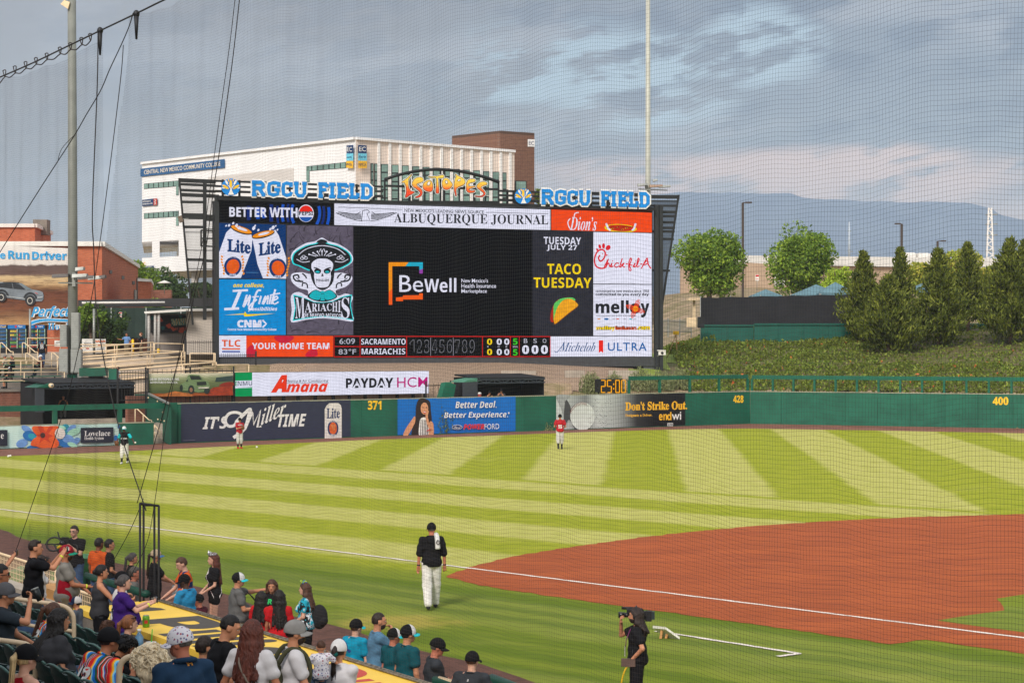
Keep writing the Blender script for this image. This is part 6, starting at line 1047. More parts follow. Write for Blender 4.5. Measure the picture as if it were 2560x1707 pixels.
rp=thing('light_pole',A(1620,870,153),'tall slim light pole rising from behind the scoreboard','light pole');b=A(1620,870,153);mb=MB();mb.tube([fl(b,3.5),fl(b,16),Vector((b.x,b.y,36))],[.26,.21,.16],14);mb.build('pole',mat('pole_pale2',C(176,176,166),.5,.1,.8),rp);mb=MB();mb.beam(A(1596,473,152.6),A(1668,476,152.6),.08,.08);mb.beam(A(1614,452,152.6),A(1614,478,152.6),.1,.1);mb.build('crossarm',GALV,rp)
for x,y,w_,dk in((1606,463,.75,0),(1640,466,1.0,1),(1662,467,.9,0),(1638,452,.35,0)):mb=MB();c=A(x,y,152.5);mb.hexa([c+Vector(v)for v in((-w_/2,-.3,-.1),(w_/2,-.3,-.02),(w_/2,.3,-.02),(-w_/2,.3,-.1))],[c+Vector(v)for v in((-w_/2,-.2,.1),(w_/2,-.2,.12),(w_/2,.3,.12),(-w_/2,.3,.1))]);mb.build('floodlight',mat('flood_brown',C(150,124,104),.5)if dk else GALV,rp)
N0D=RF0.dot(ND)-1.5
def ray_p(px,p):c=(px-CX)/F;return(p+N0D)/(c*ND.x+ND.y)
def SP(s,p,z=0.):v=RF0+UD*s+ND*(p-1.5);return Vector((v.x,v.y,z))
def rowp(k):return-(.9+.85*k)
def rowz(k):return .97+.21*k
mb=MB()
for k in range(0,16):
 p1=0. if k==0 else-(.475+.85*k);p0=-(1.325+.85*k)
 mb.hexa([SP(-34,p0,-.2),SP(44,p0,-.2),SP(44,p1,-.2),SP(-34,p1,-.2)],[SP(-34,p0,rowz(k)),SP(44,p0,rowz(k)),SP(44,p1,rowz(k)),SP(-34,p1,rowz(k))])
mb.build('seating_steps',mat('stand_concrete',C(112,106,100),.9,.2,1.5,.2,12.),kind='structure')
dg=thing('dugout',SP(0,.75),'dugout with a bright yellow roof painted with giant letters, between the crowd and the field','dugout')
mb=MB();mb.hexa([SP(0,0,1.3),SP(30,0,1.3),SP(30,1.5,1.3),SP(0,1.5,1.3)],[SP(0,0,1.4),SP(30,0,1.4),SP(30,1.5,1.4),SP(0,1.5,1.4)]);mb.build('roof',mat('roof_yellow',C(250,206,76),.45,.05,1.2,.05,8.),dg)
mb=MB();mb.hexa([SP(0,.02,.5),SP(30,.02,.5),SP(30,.2,.5),SP(0,.2,.5)],[SP(0,.02,1.298),SP(30,.02,1.298),SP(30,.2,1.298),SP(0,.2,1.298)]);mb.build('back_wall',CONCD,dg)
mb=MB();mb.hexa([SP(0,.2,0),SP(.2,.2,0),SP(.2,1.45,0),SP(0,1.45,0)],[SP(0,.2,1.298),SP(.2,.2,1.298),SP(.2,1.45,1.298),SP(0,1.45,1.298)]);mb.build('end_wall',CONCD,dg)
mb=MB();mb.tube([SP(-.1,1.5,1.43),SP(30,1.5,1.43)],.02,8);mb.tube([SP(-.1,1.46,1.42),SP(15,1.47,1.42),SP(30,1.46,1.42)],.016,8);mb.build('edge_rail',mat('rope_pad',C(120,112,100),.9,.5,14.),dg)
for s_ in(4,9,14,19,24):mb=MB();mb.beam(SP(s_,1.4,0),SP(s_,1.4,1.298),.12,.12);mb.build('post',GREEN2,dg)
RINK,RRED=mat('roof_ink',C(76,70,64),.6,.1),mat('roof_red',C(196,74,60),.6,.1)
def roof_hit(x,y,o):return SP(x,y,1.4+o)
ar=Art(roof_hit,step=.003,z0=.003)
for t_,s0,s1,m_,st,p0,p1 in(('r1',-.1,1.25,RINK,'sans',.25,1.2),('P',2.2,3.6,RINK,'sans',.1,1.4),('illi',3.75,5.4,RINK,'sans',.1,1.4),('es',5.7,7.2,RINK,'sans',.15,1.15),('D',7.9,8.9,RRED,'sans',.15,1.3),('ugout',9.0,11.6,RRED,'sans',.1,1.2),('er',12.0,13.3,RRED,'sans',.25,1.1)):ar.text(t_,s0,p1,s1,p0,m_,st,bold=.02)if False else ar.mb.add([roof_hit(s0+(s1-s0)*a_,p0+(p1-p0)*b_,ar.o)for a_,b_ in glyphs(t_,st,.02)[0]],glyphs(t_,st,.02)[1],ar.mi(m_))
ar.build('roof_lettering',dg)
t=thing('stand_wall',SP(-6,-.05),'bare concrete wall at the front of the stands, left of the yellow roof'.replace(', left of',' before'),'wall');mb=MB();mb.hexa([SP(-30,-.2,0),SP(-.3,-.2,0),SP(-.3,.1,0),SP(-30,.1,0)],[SP(-30,-.2,1.45),SP(-.3,-.2,1.45),SP(-.3,.1,1.45),SP(-30,.1,1.45)]);mb.build('wall',CONC,t)
def mesh_fence(s0,s1,p,z0,z1,label,cell=.1):
 t=thing('mesh_fence',SP((s0+s1)/2,p,z0),label,'fence','tan mesh fences by the dugout');mb=MB();n=int((s1-s0)/cell)
 for i in range(n+1):s_=s0+(s1-s0)*i/n;mb.beam(SP(s_,p,z0),SP(s_,p,z1),.012,.012)
 for i in range(int((z1-z0)/cell)+1):mb.beam(SP(s0,p,z0+i*cell),SP(s1,p,z0+i*cell),.012,.012)
 mb.build('wire_mesh',BEIGE,t);mb=MB();mb.tube([SP(s0,p,z0),SP(s0,p,z1),SP(s1,p,z1),SP(s1,p,z0)],.03,7);mb.build('frame',BEIGE,t)
mesh_fence(-16,-4.2,1.1,.1,1.5,'long tan wire mesh fence behind the man taking a phone photo');mesh_fence(-3.9,-1.4,.9,.1,1.35,'tan wire mesh panel beside the man in the red and green cap');mesh_fence(8.9,10.3,2.2,.1,1.3,'tan wire mesh panel under the green padded rail in front of the yellow roof')
PADG=mat('pad_green',C(24,78,64),.5,.12)
for pts,lb in(([SP(-3.9,1.6,0),SP(-3.9,1.6,1.42),SP(-.7,1.6,1.42)],'green padded rail at the open end of the dugout'),([SP(8.8,3.1,0),SP(8.8,3.1,1.2),SP(10.5,2.9,1.2),SP(10.5,2.9,0)],'green padded rail frame on the field side of the yellow roof'),([SP(8.8,2.2,0),SP(8.8,2.2,1.25),SP(10.5,2.3,1.28),SP(10.5,2.9,1.2)],'nearer green padded rail with white mesh below')):
 o_=MB();o_.tube(pts,.07,10);ob=o_.build('padded_rail',PADG,origin=pts[0]);tag(ob,lb,'rail','green padded rails')
gt=thing('net_post_frame',SP(-.1,1.5),'tall black padded post frame where the net ropes gather','post frame')
PADB=mat('pad_black',C(30,30,34),.7,.2);fx=[A(350,1258,34.3),A(359,1263,35.2),A(386,1263,35.2),A(397,1264,34.3)]
for p in fx:mb=MB();mb.tube([fl(p,0),p],.02,8);mb.build('post',PADB,gt)
mb=MB();mb.tube([fx[0],fx[3]],.02,8);mb.tube([fx[1],fx[2]],.016,8);mb.tube([fx[0],fx[1]],.016,8);mb.tube([fx[3],fx[2]],.016,8);mb.build('top_bar',PADB,gt)
NETM=mat('net_cord',C(58,54,52),.8,.1);NP=Plane(SP(0,1.52),SP(20,1.52))
def s_at(px):v=NP.at(px,0);return(v-SP(0,1.52)).dot(UD)
def net(name,zlo,zhi,smin,smax,label,ca=.001):
 st=.0455;mb=MB();V=[];Fc=[];nv=0;rngn=np.random.default_rng(5)
 def disp(s_,z):return np.stack([.016*np.sin(2.1*s_+.9*z)+.012*np.sin(5.3*s_-1.3*z)+.006*np.sin(11*s_),.045*np.sin(.9*s_+.35*z)+.03*np.sin(2.3*s_+.8*z+1)+.012*np.sin(6.1*s_+2.2*np.sin(z*1.3)),],-1)
 out=[]
 def cords(S,Z):
  "S,Z arrays (n cords, m points)"
  nonlocal nv
  d=disp(S,Z);base=np.array(SP(0,1.52));P=base+S[...,None]*np.array(UD)+d[...,:1]*np.array(ND);P[...,2]=Z+d[...,1]
  tan=np.gradient(P,axis=1);tan/=np.maximum(np.linalg.norm(tan,axis=2,keepdims=True),1e-9);a_=np.cross(tan,np.array(ND));a_/=np.maximum(np.linalg.norm(a_,axis=2,keepdims=True),1e-9);b_=np.cross(tan,a_)
  ring=np.stack([P+ca*(a_*math.cos(t)+b_*math.sin(t))for t in(0.3,2.39,4.49)],2);n,m=S.shape
  V.append(ring.reshape(-1,3));idx=nv+np.arange(n*m*3).reshape(n,m,3);nv+=n*m*3
  for k in range(3):Fc.append(np.stack([idx[:,:-1,k],idx[:,:-1,(k+1)%3],idx[:,1:,(k+1)%3],idx[:,1:,k]],-1).reshape(-1,4))
 zs=np.arange(zlo,zhi,st);m=max(8,int((smax(zhi)-smin(zlo))/.33));t_=np.linspace(0,1,m)
 L0=np.array([smin(z)for z in zs]);L1=np.array([smax(z)for z in zs]);cords(L0[:,None]+(L1-L0)[:,None]*t_,np.repeat(zs[:,None],m,1))
 slo,shi=L0.min(),L1.max();zz=np.linspace(zlo,zhi,42)
 for s_ in np.arange(slo,shi,st):
  ok=[z for z in np.linspace(zlo,zhi,60)if smin(z)<=s_<=smax(z)]
  if len(ok)<2 or ok[-1]-ok[0]<.2:continue
  k=max(4,int((ok[-1]-ok[0])/.3));z_=np.linspace(ok[0],ok[-1],k);cords(np.full((1,k),s_),z_[None])
 me=bpy.data.meshes.new(name);Vv=np.concatenate(V).astype('f4');Ff=np.concatenate(Fc).astype('i4');me.vertices.add(len(Vv));me.vertices.foreach_set('co',Vv.ravel());me.loops.add(Ff.size);me.loops.foreach_set('vertex_index',Ff.ravel());me.polygons.add(len(Ff));me.polygons.foreach_set('loop_start',np.arange(0,Ff.size,4,dtype='i4'));me.polygons.foreach_set('loop_total',np.full(len(Ff),4,'i4'));me.update();me.materials.append(NETM)
 o=bpy.data.objects.new(name,me);COL.objects.link(o);tag(o,label,'net');return o
def prof(pts):
 q=sorted(((NP.hit(x,y).z,s_at(x))for x,y in pts));zs,ss_=[a for a,b in q],[b for a,b in q]
 return lambda z:float(np.interp(z,zs,ss_))
R4=[(319,114),(312,200),(285,420),(261,600),(240,740),(212,850),(169,1027),(84,1277),(44,1390)];R3=[(258,78),(256,218),(244,520),(247,620),(252,750),(264,850),(294,1002),(327,1122),(373,1258)]
ztop=NP.hit(349,35).z
net('safety_net',1.45,ztop,prof(R4),lambda z:21.5,'tall fine black safety net hanging from the cable along the whole dugout')
zB0,zB1=.9,NP.hit(0,205).z
net('safety_net',zB0,zB1,lambda z:s_at(-40),prof(R3),'second safety net hung on rings beyond the gap, in front of the corner bullpen')
def rope(pts,r,label,name='net_rope',off=.06,cat='rope',n=6):
 P=smooth_line([NP.hit(x,y,off)for x,y in pts],6);mb=MB();mb.tube(P,r,n);o=mb.build(name,mat('rope_black',C(44,42,42),.8,.3,20.),origin=P[0]);tag(o,label,cat,'net ropes and cables');return o
rope([(-30,211),(0,197),(90,158),(180,115),(258,78),(349,35),(419,1),(520,-45)],.015,'top steel cable that carries the rings of the safety net','net_cable',cat='cable')
rope([(349,35),(338,70),(319,114),(290,175),(267,228),(230,290),(196,348),(110,480),(0,653),(-20,690)],.010,'rope sweeping down from the cable knot across the brick hall',off=.12)
rope(R3+[(378,1275)],.011,'rope edge of the second net running down to the black post frame',off=.1);rope(R4,.008,'thin rope edge of the main net, ending at the concrete wall',off=.08)
rope([(620,-5),(606,120),(590,240),(566,400),(553,480),(535,620),(505,740),(480,850),(425,1040),(362,1256)],.008,'long slack rope falling past the louvred wing to the post frame',off=.14);rope([(615,-5),(600,120),(583,240),(562,390),(545,520),(526,640),(500,760),(470,900),(440,1060),(408,1277),(390,1360),(350,1440)],.006,'thinner second rope beside the slack one',off=.18)
rope([(372,1245),(350,1300),(325,1350),(285,1420)],.007,'short rope tied back from the post frame towards the dugout',off=.1);rope([(160,400),(170,372),(200,340)],.006,'short tie cord at the sweeping rope',off=.12)
t=thing('ring_line',NP.hit(130,150),'row of hanging loops joining the cable to the second net','rings');mb=MB();lo=[]
for x,y,yb in((-10,202,216),(18,178,193),(44,168,184),(71,157,172),(97,147,162),(124,136,150),(157,121,136),(183,110,125),(211,97,113),(233,87,103)):
 a_,b_=NP.hit(x-4,y,.06),NP.hit(x+3.5,y,.06);c_=NP.hit(x+1,yb,.06);mb.tube(smooth_line([a_,NP.hit(x,y-2,.06),b_,c_,a_],4),.011,5);lo.append(c_)
mb.build('loops',NETM,t);mb=MB();pts=[]
for a_,b_ in zip(lo,lo[1:]):pts+=[a_,(a_+b_)/2-Vector((0,0,.05))]
mb.tube(smooth_line(pts+[lo[-1]],3),.012,5);mb.build('scallop_cord',NETM,t)
for i,(x,y)in enumerate(((258,78),(349,36))):mb=MB();c=NP.hit(x,y,.06);mb.ell(c,(.06,.06,.07),8,6);mb.tube([c,c-Vector((0,0,.45))],[.05,.02],6);o_=mb.build('cable_clamp',BLACK,origin=c);tag(o_,('knotted clamp on the cable where the rings end','knotted clamp on the cable where the main net begins')[i],'clamp','cable clamps')
SEAT,SEATE=mat('seat_green',C(30,52,50),.45,.15,2.),mat('seat_edge',C(66,98,92),.45,.1)  # paler edge green holds wear plus sky light on the top lip
def seat_proto():
 t=thing('stadium_chair',(0,0,0),'dark green folding stadium chair','seat','green folding stadium seats')
 def pan(zf,yf,nm,z0,z1,crown):
  mb=MB();n,m=10,7;v=[]
  for j in range(m+1):
   for i in range(n+1):
    x=-.235+.47*i/n;f_=j/m;z=z0+(z1-z0)*f_+(crown*math.cos(x*10.5)*f_**6);y=yf(f_)+.05*(x/.235)**2+(.008 if j%2 else 0);v.append((x,y,z))
  k=len(v);v2=[(x,y-.028,z)for x,y,z in v];W=n+1;f=[]
  for j in range(m):
   for i in range(n):a_=j*W+i;f+=[(a_,a_+1,a_+W+1,a_+W),(k+a_+W,k+a_+W+1,k+a_+1,k+a_)]
  rim=[i for i in range(W)]+[j*W+n for j in range(1,m+1)]+[m*W+i for i in range(n-1,-1,-1)]+[j*W for j in range(m-1,0,-1)]
  f+=[(a_,k+a_,k+b_,b_)for a_,b_ in zip(rim,rim[1:]+rim[:1])];mb.add(v+v2,f,0,False);o=mb.build(nm,SEAT,t)
 pan(0,lambda f_:-.20-.13*f_,'backrest',.42,.84,.035);pan(0,lambda f_:.02-.1*f_,'seat_pan',.40,.76,0)
 mb=MB();mb.tube([(-.235,-.335,.855),(-.12,-.345,.878),(0,-.347,.885),(.12,-.345,.878),(.235,-.335,.855)],.014,6);mb.build('top_edge',SEATE,t)
 for sx in(-.25,.25):mb=MB();mb.beam((sx,-.15,.0),(sx,-.15,.62),.03,.08);mb.beam((sx,-.26,.63),(sx,.1,.62),.045,.03);mb.build('armrest',SEAT,t)
 return t
S0=seat_proto();yawN=math.atan2(-ND.x,ND.y);first=True
ORD=('','first','second','third','fourth','fifth','sixth')
AISLE=[]
for k in range(1,7):
 for i in range(60):
  s_=-12+.53*i;c=SP(s_,rowp(k)-.05,rowz(k));px=CX+c.x/c.y*F;py=HY+(H-c.z-.85)/c.y*F
  if not(-60<px<640 and py<1760):continue
  o=S0 if first else copy_tree(S0);first=False;o.location=c;o.rotation_euler=(0,0,yawN);o['label']='dark green folding stadium chair in the %s seat row behind the dugout roof'%ORD[k]
def pipe(px_pts,d,label,r=.027):
 P=smooth_line([A(x,y,d)for x,y in px_pts],6);mb=MB();mb.tube(P,r,10);return P,mb
for main,low,d,lb in(([(-12,1489),(23,1494),(90,1503),(146,1511),(168,1519),(180,1532),(184.5,1550),(184.5,1600),(184.5,1640)],[(-12,1545),(7,1548),(90,1565),(184,1577)],25,'beige aisle handrail behind the seated girl with a ponytail'),([(-12,1598),(0,1599.5),(56,1607),(72,1614),(83,1628),(88,1650),(88,1720)],[(-12,1676),(0,1678),(87,1692)],20.5,'beige aisle handrail over the woman with a black cap'),([(297,1740),(297.5,1690),(300,1664),(310,1648),(326,1641),(348,1642),(400,1650),(470,1661)],[(297,1718),(470,1728)],17.5,'arched beige aisle handrail behind the white-haired woman')):
 t=thing('handrail',A(main[-1][0],1707,d),lb,'handrail','beige aisle handrails');P,mb=pipe(main,d,lb);mb.build('top_pipe',mat('rail_tan',C(206,184,154),.45,.06),t);P,mb=pipe(low,d,lb,.024);mb.build('lower_pipe',mat('rail_tan',C(206,184,154)),t)
gs=thing('grandstand',(-4,-10,0),'grandstand roof and upper tier behind the viewer','grandstand');mb=MB();b0,b1=SP(-20,-16),SP(60,-16);bk=-ND
mb.hexa([fl(b0,15),fl(b1,15),fl(b1+bk*22,18),fl(b0+bk*22,18)],[fl(b0,15.5),fl(b1,15.5),fl(b1+bk*22,18.6),fl(b0+bk*22,18.6)]);mb.build('roof',mat('roof_steel',C(120,124,126),.6),gs)
mb=MB();mb.hexa([fl(b0+bk*20,0),fl(b1+bk*20,0),fl(b1+bk*22,0),fl(b0+bk*22,0)],[fl(b0+bk*20,15.5),fl(b1+bk*20,15.5),fl(b1+bk*22,16),fl(b0+bk*22,16)]);mb.build('back_wall',CONCD,gs)
BIG=9.0
def smin(a,b,k):
 h=np.clip(.5+.5*(b-a)/k,0,1);return b*(1-h)+a*h-k*h*(1-h)
def sdf_mesh(prims,vox,k=.02,cut=None,noise=None):
 "prims: ('c',a,b,ra,rb[,yflat]) tapered capsule | ('e',c,r,M) ellipsoid; returns verts, quads by surface nets"
 lo=np.full(3,1e9);hi=-lo
 for p in prims:
  if p[0]=='c':
   r=max(p[3],p[4]);a,b=np.array(p[1]),np.array(p[2]);lo=np.minimum(lo,np.minimum(a,b)-r);hi=np.maximum(hi,np.maximum(a,b)+r)
  else:r=max(p[2]);c=np.array(p[1]);lo=np.minimum(lo,c-r);hi=np.maximum(hi,c+r)
 mg=3*vox+k+.02;lo=lo-mg;n=np.ceil((hi+mg-lo)/vox).astype(int)+1
 ax=[(lo[i]+vox*np.arange(n[i])).astype('f4')for i in range(3)];Fd=np.full(tuple(n),BIG,'f4')
 for p in prims:
  if p[0]=='c':r=max(p[3],p[4]);a,b=np.array(p[1]),np.array(p[2]);l,h=np.minimum(a,b)-r,np.maximum(a,b)+r
  else:r=max(p[2]);c=np.array(p[1]);l,h=c-r,c+r
  i0=np.maximum(0,np.floor((l-mg*.8-lo)/vox).astype(int));i1=np.minimum(n,np.ceil((h+mg*.8-lo)/vox).astype(int)+1)
  sl_=tuple(slice(i0[i],i1[i])for i in range(3));X,Y,Z=np.meshgrid(*[ax[i][sl_[i]]for i in range(3)],indexing='ij')
  if p[0]=='c':
   ab=b-a;L2=max(1e-9,ab@ab);t=np.clip(((X-a[0])*ab[0]+(Y-a[1])*ab[1]+(Z-a[2])*ab[2])/L2,0,1)
   dx,dy,dz=X-a[0]-t*ab[0],Y-a[1]-t*ab[1],Z-a[2]-t*ab[2];d=np.sqrt(dx*dx+dy*dy+dz*dz)-(p[3]+(p[4]-p[3])*t)
  else:
   M=p[3];q=[X-c[0],Y-c[1],Z-c[2]]
   if M is not None:q=[M[0][i]*q[0]+M[1][i]*q[1]+M[2][i]*q[2]for i in range(3)]
   k0=np.sqrt(sum((q[i]/p[2][i])**2 for i in range(3)));k1=np.sqrt(sum((q[i]/p[2][i]**2)**2 for i in range(3)));d=k0*(k0-1)/np.maximum(k1,1e-6)
  kk=p[5]if p[0]=='c' and len(p)>5 else k
  Fd[sl_]=smin(Fd[sl_],d.astype('f4'),kk)
 if noise or cut:
  X,Y,Z=np.meshgrid(*ax,indexing='ij')
  if noise:Fd=Fd+noise(X,Y,Z).astype('f4')
  if cut:Fd=np.maximum(Fd,cut(X,Y,Z).astype('f4'))
 Fd[0]=Fd[-1]=BIG;Fd[:,0]=Fd[:,-1]=BIG;Fd[:,:,0]=Fd[:,:,-1]=BIG
 ins=Fd<0;cn=ins[:-1,:-1,:-1].astype('i1');corners=[(i,j,l)for i in(0,1)for j in(0,1)for l in(0,1)]
 s_=sum(ins[i:ins.shape[0]-1+i,j:ins.shape[1]-1+j,l:ins.shape[2]-1+l].astype('i1')for i,j,l in corners);act=(s_>0)&(s_<8)
 I=np.argwhere(act);
 if len(I)==0:return np.zeros((0,3)),np.zeros((0,4),int)
 val={c:Fd[I[:,0]+c[0],I[:,1]+c[1],I[:,2]+c[2]]for c in corners};P=np.zeros((len(I),3));W=np.zeros(len(I))
 for c in corners:
  for x in range(3):
   if c[x]==0:
    e=list(c);e[x]=1;e=tuple(e);a,b=val[c],val[e];m=(a<0)!=(b<0);t=np.where(m,a/np.where(m,a-b,1),0)
    for i in range(3):P[:,i]+=m*(c[i]+(t if i==x else 0))
    W+=m
 V=lo+vox*(I+P/W[:,None]);ID=np.full(act.shape,-1);ID[tuple(I.T)]=np.arange(len(I));Q=[]
 for x in range(3):
  y,z=(x+1)%3,(x+2)%3;a=np.take(ins,range(ins.shape[x]-1),x);b=np.take(ins,range(1,ins.shape[x]),x);E_=np.argwhere(a!=b);sg=a[tuple(E_.T)]
  ok=(E_[:,y]>0)&(E_[:,z]>0)&(E_[:,y]<ins.shape[y]-1)&(E_[:,z]<ins.shape[z]-1);E_=E_[ok];sg=sg[ok]
  def cid(dy,dz):J=E_.copy();J[:,y]+=dy;J[:,z]+=dz;return ID[tuple(J.T)]
  q=np.stack([cid(-1,-1),cid(0,-1),cid(0,0),cid(-1,0)],1);q[~sg]=q[~sg][:,::-1];Q.append(q)
 return V,np.concatenate(Q)
def mesh_obj(name,V,Q,mats,parent,smooth=True,mi=None):
 me=bpy.data.meshes.new(name);V=np.asarray(V,'f4');Q=np.asarray(Q,'i4');me.vertices.add(len(V));me.vertices.foreach_set('co',V.ravel());me.loops.add(Q.size);me.loops.foreach_set('vertex_index',Q.ravel());me.polygons.add(len(Q));me.polygons.foreach_set('loop_start',np.arange(0,Q.size,4,dtype='i4'));me.polygons.foreach_set('loop_total',np.full(len(Q),4,'i4'))
 me.polygons.foreach_set('use_smooth',np.full(len(Q),smooth));me.update()
 for m in(mats if isinstance(mats,(list,tuple))else[mats]):me.materials.append(m)
 o=bpy.data.objects.new(name,me);COL.objects.link(o);o.parent=parent;WORLD_LOC[o.name]=Vector();return o
def cloth(rgb,name=None,bump=.35):return mat(name or 'cloth_%02x%02x%02x'%rgb,C(*rgb),.85,.14,7.,bump,9.,spec=.15)
SKN={'tan':C(196,136,104),'mid':C(172,112,82),'pale':C(214,164,140),'dark':C(84,56,44),'red':C(190,118,94),'brown':C(140,88,62)}
def skin(k):return mat('skin_'+k,SKN[k],.55,.08,9.,.08,30.,spec=.3)
HRC={'black':C(26,22,22),'dark':C(44,32,28),'brown':C(78,50,36),'auburn':C(88,44,34),'ginger':C(126,78,48),'grey':C(84,78,74),'saltgrey':C(70,66,66),'blond':C(206,176,128),'white':C(222,204,172)}
def hairm(k):return mat('hair_'+k,HRC[k],.55,.35,30.,.5,60.,stretch=(1,1,.15),spec=.35)
def serape(g,b,tc):
 x,y,z=g.xyz(tc);f_=g.m('FRACT',g.m('ADD',g.m('MULTIPLY',g.m('ADD',x,g.m('MULTIPLY',z,.35)),5.2),.2));R_,Y_,B_,G_,W2,O_=C(206,34,36),C(240,178,40),C(22,106,196),C(30,84,58),C(214,206,200),C(232,96,36)
 g.put(b.inputs['Base Color'],g.ramp(f_,[(0,R_),(.14,O_),(.2,Y_),(.27,C(120,190,220)),(.33,B_),(.44,G_),(.54,R_),(.58,W2),(.61,C(96,30,40)),(.66,G_),(.69,R_),(.74,W2),(.77,B_),(.8,C(140,40,50)),(.86,G_),(.9,W2),(.92,R_)],'CONSTANT'))
SERAPE=custom('serape_cloth',serape)
def camo(g,b,tc):n_=g.noise(g.vm('MULTIPLY',tc,(1,1,.6)),7,3,.6);g.put(b.inputs['Base Color'],g.ramp(n_,[(0,C(24,24,28)),(.43,C(36,170,196)),(.52,C(216,220,226)),(.57,C(26,26,30)),(.64,C(40,176,200))],'CONSTANT'))
CAMO=custom('aqua_camo_cloth',camo)
def dots(g,b,tc):
 v=g.new('TexVoronoi');g.put(v.inputs['Vector'],tc);v.inputs['Scale'].default_value=42;d_=g.sstep(v.outputs['Distance'],.38,.3);r_=g.xyz(v.outputs['Color'])[0];g.put(b.inputs['Base Color'],g.mix(d_,C(216,214,222),g.ramp(r_,[(0,C(176,60,60)),(.5,C(90,100,150)),(1,C(120,120,150))])))
DOTS=custom('dotted_cloth',dots)
ROT=lambda ax,a:np.array(Matrix.Rotation(R(a),3,ax))
def add_cap(root,hc,Mh,s,crown,brim,front=None,back=False,mesh_back=None):
 v=lambda x,y,z:hc+Mh@(np.array([x,y,z])*s)
 c0=v(0,-.006,.012);r=np.array([.096,.118,.114])*s;up=Mh@np.array([0,0,1.]);f_=Mh@np.array([0,1.,0])
 def cut(X,Y,Z):return-((X-c0[0])*up[0]+(Y-c0[1])*up[1]+(Z-c0[2])*up[2])-.03*s+((X-c0[0])*f_[0]+(Y-c0[1])*f_[1]+(Z-c0[2])*f_[2])*-.12
 V,Q=sdf_mesh([('e',c0,r,Mh)],.009*s,cut=cut);mats=[crown]
 cp=mesh_obj('cap',V,Q,crown,root)
 if front is not None:
  loc=(V-c0)@Mh;mi=(loc[Q].mean(1)[:,1]>.012*s).astype('i4');cp.data.materials.append(front);cp.data.polygons.foreach_set('material_index',mi)
 mb=MB();n,m=12,4;top=[];sg=-1 if back else 1
 for j in range(m+1):
  for i in range(n+1):
   a=math.pi*(.08+.84*i/n);rr=.1+.072*j/m*math.sin(a)**.6;x=rr*math.cos(a)*(.86-.02*j/m);y=sg*(rr*math.sin(a)+.004);z=.004-1.6*x*x-.02*j/m;top.append(v(x,y,z))
 k=len(top);W=n+1;bt=[p-up*.006*s for p in top];f=[]
 for j in range(m):
  for i in range(n):a_=j*W+i;f+=[(a_,a_+1,a_+W+1,a_+W),(k+a_+W,k+a_+W+1,k+a_+1,k+a_)]
 f+=[(m*W+i,m*W+i+1,k+m*W+i+1,k+m*W+i)for i in range(n)]
 mb.add(top+bt,f,0,True);mb.build('brim',brim,cp,origin=None);mb2=MB();mb2.ell(v(0,0,.122),(.009,.009,.006),6,4);mb2.build('button',brim,cp)
 return cp
from mathutils.bvhtree import BVHTree
def decal(root,shirt,txt,cx_,z0,w_,h_,m,back=True,style='sans',bold=.02,outline=None,tilt=0.):
 me=shirt.data;bv=BVHTree.FromPolygons([v.co for v in me.vertices],[tuple(p.vertices)for p in me.polygons]);sg=1 if back else-1
 for ex,mm,o in(((.0 if outline is None else .07),outline,.004),(0,m,.009)):
  if mm is None:continue
  v,f=glyphs(txt,style,bold+ex)if isinstance(txt,str)else txt;P=[];
  for a,b in v:
   x=cx_+sg*(a-.5)*w_*(1+ex*.5);z=z0+b*h_+tilt*(a-.5);hit=bv.ray_cast(Vector((x,-sg*1.2,z)),Vector((0,sg,0)));P.append((hit[0]-Vector((0,sg*o,0)))if hit[0]else Vector((x,-sg*.13,z)))
  mb=MB();mb.add(P,f);mb.build('shirt_print',mm,shirt)
PCOUNT=0
